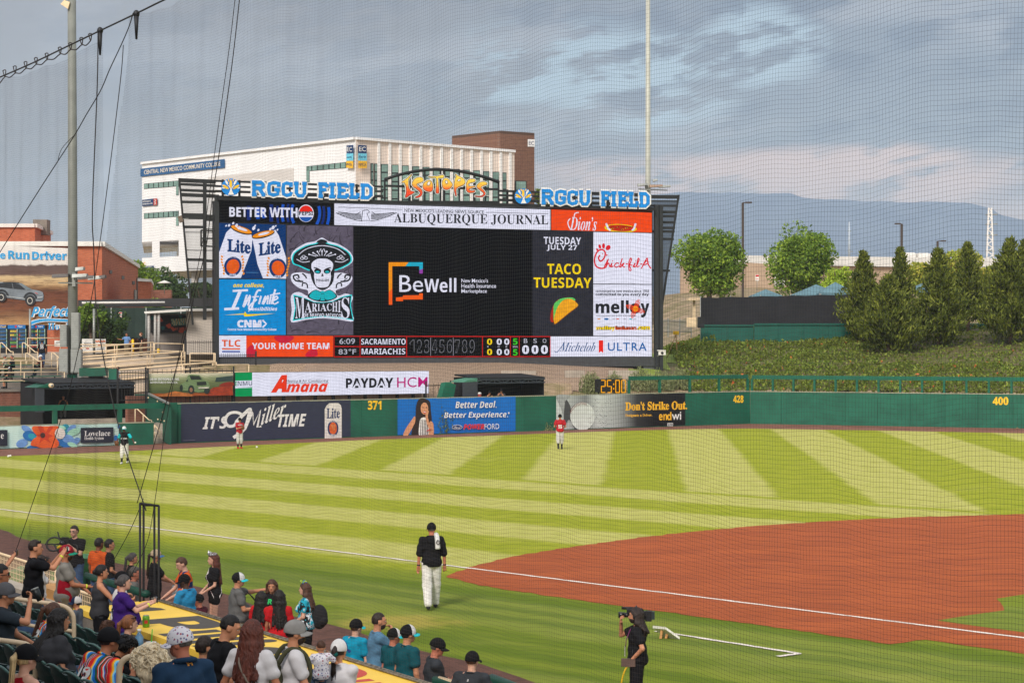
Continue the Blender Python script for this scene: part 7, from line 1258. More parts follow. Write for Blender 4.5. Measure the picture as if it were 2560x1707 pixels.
def person(label,px,ytop,where,yaw,shirt=None,pants=None,hair=('short','dark'),sk='tan',arms=(None,None),sit=False,lean=0.,head=(0,0),g=1.0,sleeve=.55,legs='pants',cap=None,group=None,fem=False,stride=0.,face=True,beard=False,specs=None,fing='relax',belly=0.,sex=None,twist=0.,hem=.86,shoes=(40,40,44),hs=1.0,long_z=1.2,dress=None,side=0.):
 """where = ('row',k) | ('p',p,floor) | ('f',height) on the field | ('d',depth,floor). yaw: 0 looks away from the viewer, -90 towards the picture's right."""
 topn=1.30 if sit else 1.75
 if cap:topn+=.02
 if hair and hair[0]in('curly','fluffy'):topn+=.04
 topn-=(1-math.cos(R(lean)))*.6
 if where[0]=='row':d=ray_p(px,rowp(where[1]));zf=rowz(where[1])
 elif where[0]=='p':d=ray_p(px,where[1]);zf=where[2]
 elif where[0]=='f':d=(H-where[1])*F/(ytop-HY);zf=0.
 else:d,zf=where[1],where[2]
 zt=A(px,ytop,d).z;s=(zt-zf)/topn;pos=A(px,0,d);Rz=Matrix.Rotation(R(yaw),3,'Z')
 off=Rz@Vector((0,math.sin(R(lean))*.62*s,0));pos=Vector((pos.x-off.x,pos.y-off.y,zf))
 root=bpy.data.objects.new('person',None);COL.objects.link(root);root.location=pos;root.rotation_euler=(0,0,R(yaw));root.empty_display_size=.2;WORLD_LOC[root.name]=Vector();tag(root,label,'person',group)
 vox=min(.02,max(.0085,d*.00042));hip=.92;dz=-.40 if sit else 0.
 Rt=ROT('X',-lean)@ROT('Z',twist)@ROT('Y',side);piv=np.array([0,0,.95])
 T=lambda x,y,z:(Rt@(np.array([x,y,z])-piv)+piv+np.array([0,0,dz]))*s
 Mh=ROT('Z',head[0])@ROT('X',head[1]);hp=T(0,.0,1.51);HC=hp+(ROT('X',-lean*.5)@np.array([0,.012,0]))*s+Mh@(np.array([0,.012,.125])*s)
 Hd=lambda x,y,z:HC+Mh@(np.array([x,y,z-1.645])*s*hs)
 sw=(.165 if fem else .185)*(.9+.1*g)
 E=lambda c,r,M=Rt:('e',c,tuple(np.array(r)*s),M);Cc=lambda a,b,ra,rb:('c',a,b,ra*s,rb*s);EH=lambda c,r:('e',c,tuple(np.array(r)*s*hs),Mh)
 hipw=(.175 if fem else .168)*g
 torso=[E(T(0,0,1.27),(.155*g,.108*g,.2)),E(T(0,.0,1.08),((.13 if fem else .142)*g,.105*g,.17)),E(T(0,-.01,.93),(hipw,.125*g,.13)),Cc(T(-sw+.03,0,1.395),T(sw-.03,0,1.395),.062,.062),Cc(T(-.08,-.005,1.43),T(.08,-.005,1.43),.05,.05)]
 if fem:torso+=[E(T(sx,.095*g,1.25),(.065,.06,.065))for sx in(-.07,.07)]
 if belly:torso.append(E(T(0,.06*g,1.06),(.15*g,.10*g+belly*.1,.16)))
 neck=[Cc(T(0,-.012,1.42),HC+Mh@(np.array([0,-.015,-.06])*s),.06 if not fem else .05,.05 if not fem else .043)]
 headp=[EH(Hd(0,0,1.648),(.075,.096,.103)),EH(Hd(0,.032,1.592),(.057,.066,.078)),EH(Hd(0,.07,1.546),(.026,.022,.02)),EH(Hd(-.076,-.005,1.622),(.011,.022,.032)),EH(Hd(.076,-.005,1.622),(.011,.022,.032)),('c',Hd(0,.092,1.64),Hd(0,.112,1.604),.009*s,.014*s,.012*s),('c',Hd(-.04,.078,1.662),Hd(.04,.078,1.662),.016*s,.016*s,.015*s),('c',Hd(-.02,.086,1.57),Hd(.02,.086,1.57),.009*s,.009*s,.01*s)]
 armp,sleeves,wrists=[],[],[]
 for sx,tgt in((-1,arms[0]),(1,arms[1])):
  S=T(sx*sw,0,1.40)/s
  if tgt is None:W=S+Rt@np.array([sx*.07,.05,-.535]);curl=.5
  else:W=np.array(tgt[:3],float);curl=tgt[3]if len(tgt)>3 else .7
  if sit and tgt is None:W=np.array([sx*.14,.30,.62])
  L1,L2=.29,.255;D=W-S;dist=np.linalg.norm(D)
  if dist>L1+L2-.005:W=S+D/dist*(L1+L2-.005);D=W-S;dist=np.linalg.norm(D)
  dn=D/dist;a_=(L1**2-L2**2+dist**2)/(2*dist);h_=math.sqrt(max(1e-6,L1**2-a_**2));pole=np.array([sx*.55,-.5,-.8]);pole-=dn*(pole@dn);pole/=max(1e-6,np.linalg.norm(pole));Eb=S+dn*a_+pole*h_
  ag=.85+.3*(g-1)*1.5 if not fem else .78+.5*(g-1);up_=(W-Eb)/np.linalg.norm(W-Eb)
  armp+=[Cc(S*s,Eb*s,.052*ag+.004,.04*ag),Cc(Eb*s,W*s,.041*ag,.028*ag+.003)]
  armp.append(Cc((S*.8+Eb*.2)*s,(S*.35+Eb*.65)*s,.05*ag,.046*ag))
  nrm=np.cross(up_,np.array([sx*1.,0,0.01]));
  if np.linalg.norm(nrm)<.2:nrm=np.cross(up_,np.array([0,1.,0]))
  nrm/=np.linalg.norm(nrm);lat=np.cross(up_,nrm);fd=up_
  pe=W+fd*.085;armp+=[('c',(W+lat*.016)*s,(pe+lat*.024)*s,.019*s,.016*s,.012*s),('c',(W-lat*.016)*s,(pe-lat*.024)*s,.019*s,.016*s,.012*s)]
  cd=nrm if tgt is not None and len(tgt)>4 else-nrm
  point=tgt is not None and len(tgt)>4 and tgt[4]=='point'
  for q,(o_,ln)in enumerate(((.033,.068),(.012,.078),(-.010,.072),(-.031,.056))):
   cu=0. if(point and q==0)else(1.4 if point else curl);b0=pe+lat*o_;m1=b0+(fd*math.cos(cu*.7)+cd*math.sin(cu*.7))*ln*.52;m2=m1+(fd*math.cos(cu*1.6)+cd*math.sin(cu*1.6))*ln*.48
   armp+=[('c',b0*s,m1*s,.0098*s,.009*s,.004*s),('c',m1*s,m2*s,.009*s,.0075*s,.004*s)]
  tb=W+fd*.03+lat*.03;tm=tb+(lat*.75+fd*.55+cd*.35)*.042;armp+=[('c',tb*s,tm*s,.0125*s,.011*s,.006*s),('c',tm*s,(tm+(fd*.8+cd*.6)*.032)*s,.0105*s,.0085*s,.004*s)]
  wrists.append((W*s,up_))
  if sleeve>0:
   f_=min(sleeve,1.);e_=S+(Eb-S)*f_;sr=.016+.008*(sleeve<1);sleeves+=[Cc(S*s,e_*s,.054*ag+sr,.046*ag+sr+.004)]
   if sleeve>1:sleeves+=[Cc(Eb*s,(Eb+(W-Eb)*min(1.,sleeve-1))*s,.043*ag+.014,.034*ag+.012)]
 legp,joints=[],[]
 for sx in(-1,1):
  hipj=np.array([sx*.092*(.9+.1*g),0,hip+dz])
  if sit:kn=np.array([sx*.13,.41,.54]);an=np.array([sx*.14,.40,.09])
  else:st_=stride*sx;kn=np.array([sx*.098,.02+st_*.13,.49]);an=np.array([sx*.10,-.01+st_*.28-(.06 if st_<0 else 0),.085+(.03 if st_<0 else 0)])
  legp+=[Cc(hipj*s,kn*s,.085*g,.056*(.7+.3*g)),Cc(kn*s,an*s,.054*(.7+.3*g),.036),E((kn*.7+an*.3+np.array([0,-.022,0]))*s,(.05,.052,.11),None)];joints.append((hipj,kn,an))
  legp.append(Cc((an+np.array([0,-.03,-.04]))*s,(an+np.array([sx*.01,.14,-.055]))*s,.036,.028))
 body=torso[:5]+torso[5:]+neck+headp+armp+legp
 V,Q=sdf_mesh(body,vox*1.0,.018*s);mesh_obj('body',V,Q,skin(sk),root)
 up3=Rt@np.array([0,0,1.]);hemc=T(0,0,hem)
 sm_=None
 if shirt is not None:
  inf=.017;tp=[E(T(0,0,1.27),(.155*g+inf,.108*g+inf,.205)),E(T(0,0,1.08),((.13 if fem else .142)*g+inf+.012,.105*g+inf+.01,.2)),E(T(0,-.01,.95),(hipw+inf+.006,.125*g+inf+.006,.17)),Cc(T(-sw+.03,0,1.39),T(sw-.03,0,1.39),.064+inf*.7,.064+inf*.7)]
  if sleeve>0:tp.append(Cc(T(-.07,-.008,1.43),T(.07,-.008,1.43),.052,.052))
  else:tp=tp[:3]+[Cc(T(sx*.085,.0,1.3),T(sx*.085,-.005,1.44),.05,.035)for sx in(-1,1)]
  if fem:tp+=[E(T(sx,.097*g,1.25),(.065+inf*.7,)*3)for sx in(-.07,.07)]
  if belly:tp.append(E(T(0,.06*g,1.05),(.15*g+inf,.10*g+belly*.1+inf,.18)))
  rngp=(px*7.3)%6
  def fold(X,Y,Z):return-.004*s+.006*s*(np.sin((Z*26+X*13+rngp)/s)*np.sin((X*17-Z*9+Y*21+rngp*2)/s)+.7*np.sin((Z*47-X*25+Y*15)/s)*np.sin((Z*8+rngp)/s))
  def hemcut(X,Y,Z):return-((X-hemc[0])*up3[0]+(Y-hemc[1])*up3[1]+(Z-hemc[2])*up3[2])
  V,Q=sdf_mesh(tp+sleeves,vox,.022*s,hemcut,fold);sm_=mesh_obj('shirt',V,Q,shirt,root)
  if sleeve>0:
   ring=[T(.072*math.cos(t)*(1.0),-.012+.062*math.sin(t),1.462-.018*math.sin(t))for t in[k*math.pi/6 for k in range(13)]];mb=MB();mb.tube(ring,.011*s,6,cap=False);mb.build('collar',shirt,sm_)
 if pants is not None:
  inf=.014;pp=[E(T(0,-.01,.93),(hipw+inf,.125*g+inf,.12),Rt)]
  for hj,kn,an in joints:
   if legs=='pants':pp+=[Cc(hj*s,kn*s,.088*g+inf,.058*g+inf+.022),Cc(kn*s,(an+np.array([0,0,.02]))*s,.058*g+inf+.022,.05+inf+.016)]
   elif legs=='shorts':pp+=[Cc(hj*s,(hj+(kn-hj)*.82)*s,.09*g+inf+.006,.078*g+inf+.008)]
   elif legs=='mini':pp+=[Cc(hj*s,(hj+(kn-hj)*.3)*s,.092*g+inf,.09*g+inf)]
   elif legs=='skirt':pp+=[Cc(hj*s,(hj+(kn-hj)*.7)*s,.1*g+inf,.1*g+inf+.03)]
   elif legs=='knickers':pp+=[Cc(hj*s,kn*s,.09*g+inf,.066*g+inf+.014),Cc(kn*s,(kn*.6+an*.4)*s,.066*g+inf+.012,.056+inf+.008)]
  rp_=(px*3.1)%6
  V,Q=sdf_mesh(pp,vox*1.1,.03*s,None,lambda X,Y,Z:.004*s*np.sin((Z*30+X*20+rp_)/s)*np.sin((Z*11-Y*17)/s));mesh_obj('trousers' if legs in('pants','knickers')else 'shorts',V,Q,pants,root)
  if legs=='knickers':
   for hj,kn,an in joints:V,Q=sdf_mesh([Cc((kn*.65+an*.35)*s,an*s,.052,.042)],vox,.01);mesh_obj('sock',V,Q,cloth((28,28,32)),root)
 for hj,kn,an in joints:
  V,Q=sdf_mesh([Cc((an+np.array([0,-.035,-.04]))*s,(an+np.array([0,.15,-.05]))*s,.046,.038),Cc((an+np.array([0,-.01,0]))*s,(an+np.array([0,-.01,-.03]))*s,.046,.046)],max(vox,.011),.02,lambda X,Y,Z:(an[2]-.085)*s+.0-Z);mesh_obj('shoe',V,Q,mat('shoe_%02x%02x%02x'%shoes,C(*shoes),.6),root)
 if hair:
  st,hc_=hair;hm=hairm(hc_);inv=Mh.T
  def hl(X,Y,Z):q=[X-HC[0],Y-HC[1],Z-HC[2]];return[(inv[i][0]*q[0]+inv[i][1]*q[1]+inv[i][2]*q[2])/(s*hs)for i in range(3)]
  thick={'short':.014,'buzz':.006,'long':.018,'pony':.012,'bun':.013,'curly':.034,'fluffy':.05,'baby':.004}[st]
  if cap:thick=min(thick,.005)
  hp_=[EH(Hd(0,-.006,1.652),(.077+thick,.095+thick,.104+thick))];low={'short':-.055,'buzz':-.045,'baby':-.02}.get(st,-.075)
  def hcut(X,Y,Z):
   x,y,z=hl(X,Y,Z);fr_=np.minimum(y-(.03+.0*z),(.052 if st not in('curly',)else .045)-z);ear=np.minimum(np.minimum(y+.03,.012-z),np.abs(x)-.045)if st in('short','buzz')else np.full_like(x,-1.);m=np.maximum(fr_,ear)
   return np.maximum(m,(low-z)if st not in('long','fluffy')else np.full_like(z,-1.))*s
  amp={'curly':.014,'fluffy':.004,'long':.006,'short':.004}.get(st,.003);fq={'curly':85,'fluffy':37}.get(st,120)
  def hn(X,Y,Z):x,y,z=hl(X,Y,Z);return amp*s*(np.sin(fq*x+3*np.sin(40*z))*np.sin(fq*.8*y+2)*np.sin(fq*(.6 if st in('curly','fluffy')else .12)*z+1)+.5*np.sin(fq*1.7*x+20*z)*np.sin(fq*1.9*y))
  if st=='long':
   zb=T(0,-.1,long_z)
   for x0,y0 in((-.07,-.05),(-.035,-.085),(0,-.095),(.035,-.085),(.07,-.05),(-.082,.0),(.082,.0)):
    a_=Hd(x0,y0,1.66);b_=Hd(x0*1.15,y0-.012,1.53);c_=T(x0*1.5,-.15*g-.012+.06*abs(x0)/.08,long_z+.05*abs(x0)/.08);hp_+=[('c',a_,b_,.034*s,.034*s,.03*s),('c',b_,c_,.036*s,.02*s,.03*s)]
  if st=='fluffy':
   for k in range(16):t=k*2.4;hp_.append(('e',Hd(.095*math.cos(t),-.03+.085*math.sin(t)*(1 if math.sin(t)<0 else .3),1.70-.013*k),tuple(np.array((.05,.05,.05))*s),None))
  if st=='pony':hp_+=[('c',Hd(0,-.10,1.68),Hd(0,-.14,1.64),.028*s,.032*s,.01),('c',Hd(0,-.14,1.64),Hd(0,-.15,1.5),.032*s,.024*s,.01),('c',Hd(0,-.15,1.5),T(0,-.15,long_z),.024*s,.008*s,.01)]
  if st=='bun':hp_+=[EH(Hd(0,-.118,1.64),(.042,.036,.042))]
  cutf=hcut
  if st in('long','pony','bun','fluffy'):
   def cutf(X,Y,Z):
    x,y,z=hl(X,Y,Z);fr_=np.minimum(np.minimum(y-(.02 if st!='fluffy' else .035),(.055-6*x*x)-z),.12+z);bt=(-.06-z)if st in('bun',)else np.full_like(z,-1.)
    if st in('pony',):bt=np.minimum(-.06-z,y+.075)
    return np.maximum(fr_,bt)*s
  V,Q=sdf_mesh(hp_,min(vox,.01),.02*s,cutf,hn);ho=mesh_obj('hair',V,Q,hm,root)
  if d<60 and st in('long','fluffy','curly','pony'):
   rs_=random.Random(int(px*10));mb=MB();curly=st in('fluffy','curly');N_={'long':70,'fluffy':190,'curly':120,'pony':26}[st]
   for k in range(N_):
    if st=='pony':t0=rs_.uniform(0,6.28);rr=rs_.uniform(.01,.026);pts=[Hd(rr*math.cos(t0),-.14+rr*math.sin(t0)*.7,1.66),Hd(rr*1.1*math.cos(t0),-.155+rr*math.sin(t0),1.52),T(rr*math.cos(t0)*.9+rs_.uniform(-.015,.015),-.15+rr*math.sin(t0),long_z+rs_.uniform(-.05,.06))]
    elif curly:
     a0=rs_.uniform(0,6.28);z0=rs_.uniform(.0,1);ex=thick+.006;q0=np.array([(.077+ex)*math.cos(a0)*math.cos(z0),(.095+ex)*math.sin(a0)*math.cos(z0)-.006,(.104+ex)*math.sin(z0)+.007])
     if q0[1]>.05 and q0[2]<.085:continue
     pts=[];L3=rs_.uniform(.07,.2 if st=='fluffy' else .09)
     for m_ in range(7):u_=m_/6;pts.append(HC+Mh@((q0*(1+.12*u_)+np.array([.014*math.sin(m_*1.2+k),.014*math.cos(m_*1.2+k*2),-L3*u_*(1-.5*z0)]))*s*hs))
    else:
     x0=rs_.uniform(-.08,.08);y0=-.1*math.sqrt(max(0,1-(x0/.09)**2));pts=[Hd(x0*.95,y0*1.1-.012,1.68),Hd(x0*1.25,y0-.025,1.56),T(x0*1.5+rs_.uniform(-.02,.02),-.135*g-.012+.05*abs(x0)/.08,(1.45+long_z)/2),T(x0*1.5+rs_.uniform(-.035,.035),-.14*g-.008+.06*abs(x0)/.08,long_z+rs_.uniform(-.07,.06))]
    P3=smooth_line(pts,3);mb.tube(P3,[(.008 if not curly else .0095)*s*(1-.6*i/len(P3))for i in range(len(P3))],5)
   mb.build('hair_locks',hm,ho)
 if beard:
  V,Q=sdf_mesh([EH(Hd(0,.034,1.575),(.06,.069,.066))],.009,.01,lambda X,Y,Z:np.maximum(((X-HC[0])*Mh[0][2]+(Y-HC[1])*Mh[1][2]+(Z-HC[2])*Mh[2][2])+.052*s,-((X-HC[0])*Mh[0][1]+(Y-HC[1])*Mh[1][1]+(Z-HC[2])*Mh[2][1])+.012*s));mesh_obj('beard',V,Q,hairm(hair[1]if hair else 'dark'),root)
 if face and d<60:
  ew,eb,lp_=MB(),MB(),MB()
  for sx in(-.032,.032):ew.ell(Hd(sx,.083,1.634),tuple(np.array((.014,.008,.008))*s),8,6,0,Matrix(Mh.tolist()));ew.ell(Hd(sx,.0895,1.634),tuple(np.array((.0065,.004,.0065))*s),8,6,1,Matrix(Mh.tolist()));eb.tube([Hd(sx-.02,.093,1.652),Hd(sx,.099,1.658),Hd(sx+.02,.092,1.652)],.0045*s,5)
  lp_.tube([Hd(-.024,.086,1.571),Hd(0,.0965,1.573),Hd(.024,.086,1.571)],.006*s,6)
  ew.build('eyes',[mat('eye_white',C(206,200,194),.3),mat('eye_iris',C(50,36,30),.3)],root);eb.build('eyebrows',hairm(hair[1]if hair else 'dark'),root);lp_.build('lips',mat('lip',C(160,88,78),.5),root)
 if specs:
  mb=MB()
  zz={'dark':1.636,'clear':1.636,'top':1.725}[specs];yy=.1 if specs!='top' else .075
  for sx in(-.036,.036):
   if specs=='clear':mb.tube([Hd(sx+.026*math.cos(t),yy,zz+.018*math.sin(t))for t in[k*.7854 for k in range(9)]],.004*s,5)
   else:mb.ell(Hd(sx,yy,zz),tuple(np.array((.031,.008,.019))*s),10,6,0,Matrix(Mh.tolist()))
   mb.tube([Hd(sx*1.9,yy-.02,zz),Hd(sx*2.4,0,zz)],.0045*s,5)
  mb.tube([Hd(-.01,yy+.004,zz),Hd(.01,yy+.004,zz)],.004*s,5);mb.build('glasses',mat('specs_black',C(24,24,28),.25),root)
 if cap:add_cap(root,HC,Mh,s*hs,cap[0],cap[1],cap[2]if len(cap)>2 else None,cap[3]if len(cap)>3 else False)
 M4=Matrix.Translation(pos)@Matrix.Rotation(R(yaw),4,'Z')
 return dict(root=root,s=s,T=T,Hd=Hd,HC=HC,Mh=Mh,wr=wrists,shirt=sm_,W=lambda p:M4@Vector(p),d=d,g=g,M=M4,sw=sw)
def band(P,i,rgb,off=-.03,r=.034,name='wristband'):
 W_,u=P['wr'][i];W_=Vector(W_);u=Vector(u);a=W_+u*off*P['s'];mb=MB();mb.tube([a-u*.011,a+u*.011],r*P['s'],10);mb.build(name,mat('band_%d%d%d'%rgb,C(*rgb),.5),P['root'])
def held(name,P,mbf,mats,label,cat,org,group=None,kids=()):
 "a top-level thing held by a person; org in the person's own frame"
 t=thing(name,P['W'](org),label,cat,group);t.rotation_euler=(0,0,P['root'].rotation_euler.z);WORLD_LOC[t.name]=Vector()
 for nm,m,fn in kids:mb=MB();fn(mb);mb.build(nm,m,t)
 return t
PHB=mat('phone_black',C(26,26,30),.25,.1,spec=.6)
def phone(P,i,label,off=(0,.03,.06),tilt=0.):
 w_=P['wr'][i][0];u=np.array(P['wr'][i][1]);o=np.array(w_)+u*.09*P['s'];return held('phone',P,None,None,label,'phone',tuple(o),'phones held up by spectators',[('phone_body',PHB,lambda mb:mb.box((0,.03,.03),(.15,.012,.075))),('screen',mat('phone_glass',C(70,84,96),.15),lambda mb:mb.box((0,.022,.03),(.14,.004,.066)))])
BK,NVY,GRY,WHT,RED_,TEAL=cloth((24,24,28)),cloth((30,38,58)),cloth((112,110,106)),cloth((206,204,206)),cloth((188,26,34)),cloth((18,82,92))
JEAN,KHAKI,GPANT,WPANT=cloth((62,84,116)),cloth((120,108,88)),cloth((66,64,62)),cloth((216,212,208));PURP,POLO_A,POLO_B,MAROON,ORNG=cloth((62,34,112)),cloth((44,142,190)),cloth((20,146,180)),cloth((84,34,44)),cloth((214,92,36))
CHAR,DENIM,GPOLO,NPOLO=cloth((58,58,62)),cloth((88,128,158)),cloth((52,56,62)),cloth((34,58,84));CAPB,CAPW,CAPT,CAPG,CAPR=cloth((22,22,25)),cloth((214,212,212)),cloth((40,186,196)),cloth((132,130,128)),cloth((132,30,42))
PH2=((-.06,.40,1.50,.9),(.05,.42,1.50,.9));LOWPH=((-.05,.33,1.10,.8),(.05,.35,1.10,.8))
GC_='spectators in the stands';GFd='people along the field edge';GP='ballplayers on the grass';GT='people on the terraces and concourse'
p1_=person('tall man in a black tee with sunglasses on his head, holding up a phone',84,1348,('row',1),-72,BK,GPANT,('buzz','dark'),'tan',PH2,g=1.12,specs='top',group=GC_);band(p1_,1,(220,230,60));phone(p1_,1,'black phone held up by the tall man in the black tee')
person('young woman peeking out behind the tall man in black',99,1387,('row',0),-70,WHT,JEAN,('long','dark'),'tan',g=.9,fem=True,group=GC_)
person('dark-haired youth at the mesh fence beyond the wall',113,1391,('p',1.9,0),-60,GRY,JEAN,('short','dark'),'brown',g=.9,group=GFd)
P=person('bearded man in a red cap with green brim and grey-red tee',163,1359,('row',0),-80,mat('tee_grey',C(126,122,116),.85,.12,8.),KHAKI,('buzz','dark'),'mid',((-.10,.34,1.0,.5),(.12,.36,1.10,.8)),g=1.15,beard=True,specs='dark',cap=(CAPR,cloth((30,130,106))),group=GC_,belly=.3)
band(P,1,(220,230,60));phone(P,1,'phone in the hand of the man in the red cap');mb=MB();c=np.array(P['Hd'](.095,.03,1.70))
for k,col in enumerate(((30,120,70),(220,220,216),(196,50,50))):o_=MB();o_.box(c+np.array([.004,-.024+.024*k,.01])*P['s'],(.006,.024,.05),0,0);o_.build('cap_patch',mat('flag_%d'%k,C(*col),.7),P['root'])
V,Q=sdf_mesh([('e',P['T'](.15,.0,1.02),(.055*P['s'],.12*P['s'],.3*P['s']),None)],.014,.01);mesh_obj('red_side_panel',V,Q,cloth((150,22,40)),P['root'])
P=person('man with glasses aiming a rigged video camera on the field',187,1313,('f',1.8),160,BK,JEAN,('short','dark'),'pale',((-.1,.30,1.32,.9),(.12,.26,1.28,.9)),g=1.1,specs='clear',group=GFd)
held('video_rig',P,0,0,'compact video camera rig with side handles in front of the man with glasses','video camera',(0,.30*P['s'],1.42*P['s']),None,[('camera_body',BLACK,lambda mb:(mb.box((0,0,0),(.13,.2,.13)),mb.box((.02,.05,.09),(.16,.05,.05)))),('lens',PHB,lambda mb:mb.tube([(0,.1,0),(0,.24,0)],[.04,.05],12)),('handle',BLACK,lambda mb:(mb.tube([(-.07,0,-.02),(-.26,.02,-.06),(-.3,.04,-.22)],.018,8),mb.tube([(.07,0,0),(.2,0,.1),(.24,0,.22)],.016,8))),('badge',WHITEP,lambda mb:mb.box((.02,-.06,-.26),(.1,.01,.13)))])
person('youth in an orange shirt with a dark short cut',246,1344,('f',1.76),-35,ORNG,JEAN,('short','black'),'brown',group=GFd)
P=person('youth in a black baseball jersey standing next to the orange shirt',271,1347,('f',1.74),-65,BK,JEAN,('short','black'),'tan',((-.2,.1,.95),(.12,.2,1.0)),group=GFd);decal(P['root'],P['shirt'],'Z',-.06,1.34,.09,.09,cloth((216,130,50)))
person('woman with greying dark hair tied back, in black',329,1381,('f',1.62),-75,BK,BK,('pony','saltgrey'),'tan',fem=True,long_z=1.36,group=GFd)
person('grey-haired man in a plain grey shirt by the post frame',334,1416,('f',1.74),-80,GRY,JEAN,('short','grey'),'red',g=1.12,group=GFd)
P=person('person in a tan and blue cap with a black jersey holding out a clear bag',387,1371,('f',1.72),-70,BK,BK,('pony','dark'),'tan',((-.14,.34,1.06,.9),(.1,.40,1.04,.9)),fem=True,cap=(cloth((176,156,130)),cloth((70,110,160))),group=GFd)
held('clear_bag',P,0,0,'clear plastic bag with black straps held out by the person in the tan cap','bag',(0,.42*P['s'],.98*P['s']),None,[('bag_body',mat('clear_vinyl',C(150,152,156),.15,.25,12.,spec=.8),lambda mb:mb.ell((0,0,-.1),(.17,.08,.15),12,8)),('strap',BLACK,lambda mb:(mb.tube([(-.12,0,0),(-.06,0,.1),(.06,0,.1),(.12,0,0)],.008,6),mb.tube([(-.16,0,-.08),(0,-.08,-.05),(.16,0,-.08)],.008,6)))])
person('dark-haired woman in a charcoal tank top reaching forward',250,1411,('row',0),-75,CHAR,BK,('bun','black'),'tan',((-.16,.42,1.22,.8),(.16,.44,1.18,.8)),fem=True,g=1.12,sleeve=0,legs='shorts',group=GC_)
person('person in a black cap and white tank hidden behind the purple tee',301,1425,('p',-.7,.97),-75,WHT,JEAN,('short','black'),'mid',((-.2,.3,.7,.4),(.2,.36,.75,.4)),cap=(CAPB,CAPB),sleeve=0,g=1.1,group=GC_)
P=person('woman in a purple tee with a highlighted bun taking a phone photo',306,1436,('p',-1.5,1.18),-74,PURP,JEAN,('bun','saltgrey'),'pale',((-.10,.40,1.28,.9),(.10,.42,1.28,.9)),fem=True,g=1.22,belly=.7,group=GC_,hem=.84);band(P,1,(220,230,60));phone(P,1,'dark phone in the hands of the woman in purple')
mb=MB();mb.tube([P['T'](-.14,.02,1.42),P['T'](-.02,-.16,1.2),P['T'](.14,-.12,.98)],.013,6);mb.build('bag_strap',BLACK,P['root'])
person('small boy in a navy and white cap facing back to the seats',193,1491,('p',-1.6,1.18),80,cloth((84,90,100)),cloth((50,54,60)),('short','dark'),'tan',g=.92,hs=1.18,cap=(CAPG if False else cloth((196,190,186)),cloth((32,44,72)),cloth((32,44,72))),group=GC_)
P=person('man in an orange and navy jersey looking down by the sash wearer',463,1390,('f',1.8),112,ORNG,JEAN,('short','brown'),'pale',((-.2,.32,1.02,.7),(.2,.34,1.0,.7)),head=(0,-22),group=GFd,g=1.05)
V,Q=sdf_mesh([('e',P['T'](0,.0,1.24),(.178*P['s']*1.04,.137*P['s'],.21*P['s']),None),('c',P['T'](-.15,0,1.40),P['T'](.15,0,1.40),.083*P['s'],.083*P['s'])],.016,.02);mesh_obj('jersey_body',V,Q,cloth((40,56,104)),P['root'])
person('man in a bright blue polo with a black cap, back turned',466,1432,('f',1.74),62,POLO_A,KHAKI,('short','black'),'dark',((-.16,.3,1.0,.6),(.14,.32,1.0,.6)),cap=(CAPB,CAPB),g=1.18,head=(10,-10),group=GFd)
person('elderly man in a black cap and maroon shirt seated by the dugout',499,1488,('p',3.0,0.0),70,MAROON,KHAKI,('short','grey'),'red',sit=True,cap=(CAPB,CAPB),g=1.1,group=GFd)
P=person('young woman wearing a sparkling crown and white sash over a short black outfit',536,1382,('f',1.70),112,BK,BK,('long','auburn'),'pale',((-.06,.22,.98,.5),(.06,.24,.98,.5)),fem=True,legs='mini',g=.92,long_z=1.12,group=GFd,hem=.84)
mb=MB();hc=P['HC'];n=16
for k in range(n):t=-2.4+4.8*k/(n-1)+math.pi/2;h_=.03+.05*math.exp(-((k-7.5)/3.2)**2);b=hc+np.array([.088*math.cos(t),.02+.088*math.sin(t),.085])*P['s'];mb.tube([b,b+np.array([.0,-.012,h_])*P['s']],[.012,.004],5);mb.ell(b+np.array([0,-.012,h_])*P['s'],(.009,.009,.009),6,4)
mb.tube([hc+np.array([.09*math.cos(-2.4+.3*k+math.pi/2),.02+.09*math.sin(-2.4+.3*k+math.pi/2),.088])*P['s']for k in range(17)],.009,5);mb.build('crown',mat('crown_silver',C(206,206,212),.25,.3,40.,metal=.7),P['root'])
me_=P['shirt'].data;bvs=BVHTree.FromPolygons([v.co for v in me_.vertices],[tuple(p.vertices)for p in me_.polygons]);mb=MB();s_=P['s']
def sash_side(sg):
 pts=[]
 for k in range(15):
  f_=k/14;x,z=(.15-.33*f_)*s_,(1.45-.56*f_)*s_;q=[]
  for dx,dz in((-.022,-.032),(.022,.032)):h_=bvs.ray_cast(Vector((x+dx,sg*.6,z+dz)),Vector((0,-sg,0)));q.append((h_[0]+Vector((0,sg*.009,0)))if h_[0]else Vector((x+dx,sg*.06*s_,z+dz)))
  pts+=q
 mb.add(pts,[(2*i,2*i+1,2*i+3,2*i+2)for i in range(14)]);return pts
sp=sash_side(1);sash_side(-1);mb.build('sash',cloth((214,206,206)),P['root'])
mb=MB()
for k in range(9):p=(sp[8+2*k]+sp[9+2*k])/2;mb.box(p+Vector((0,.006,0)),(.014,.004,.028))
mb.build('sash_letters',cloth((120,40,60)),P['root'])
P=person('photographer in a grey tee and black-white-aqua cap pointing ahead',593,1428,('f',1.79),-72,mat('tee_grey2',C(98,98,98),.85,.12,8.,.3,9.),KHAKI,('short','dark'),'tan',((-.26,.58,1.40,.2,'point'),(.12,.30,1.12,.9)),g=1.2,specs='clear',cap=(CAPB,CAPT,CAPW),group=GFd,belly=.4)
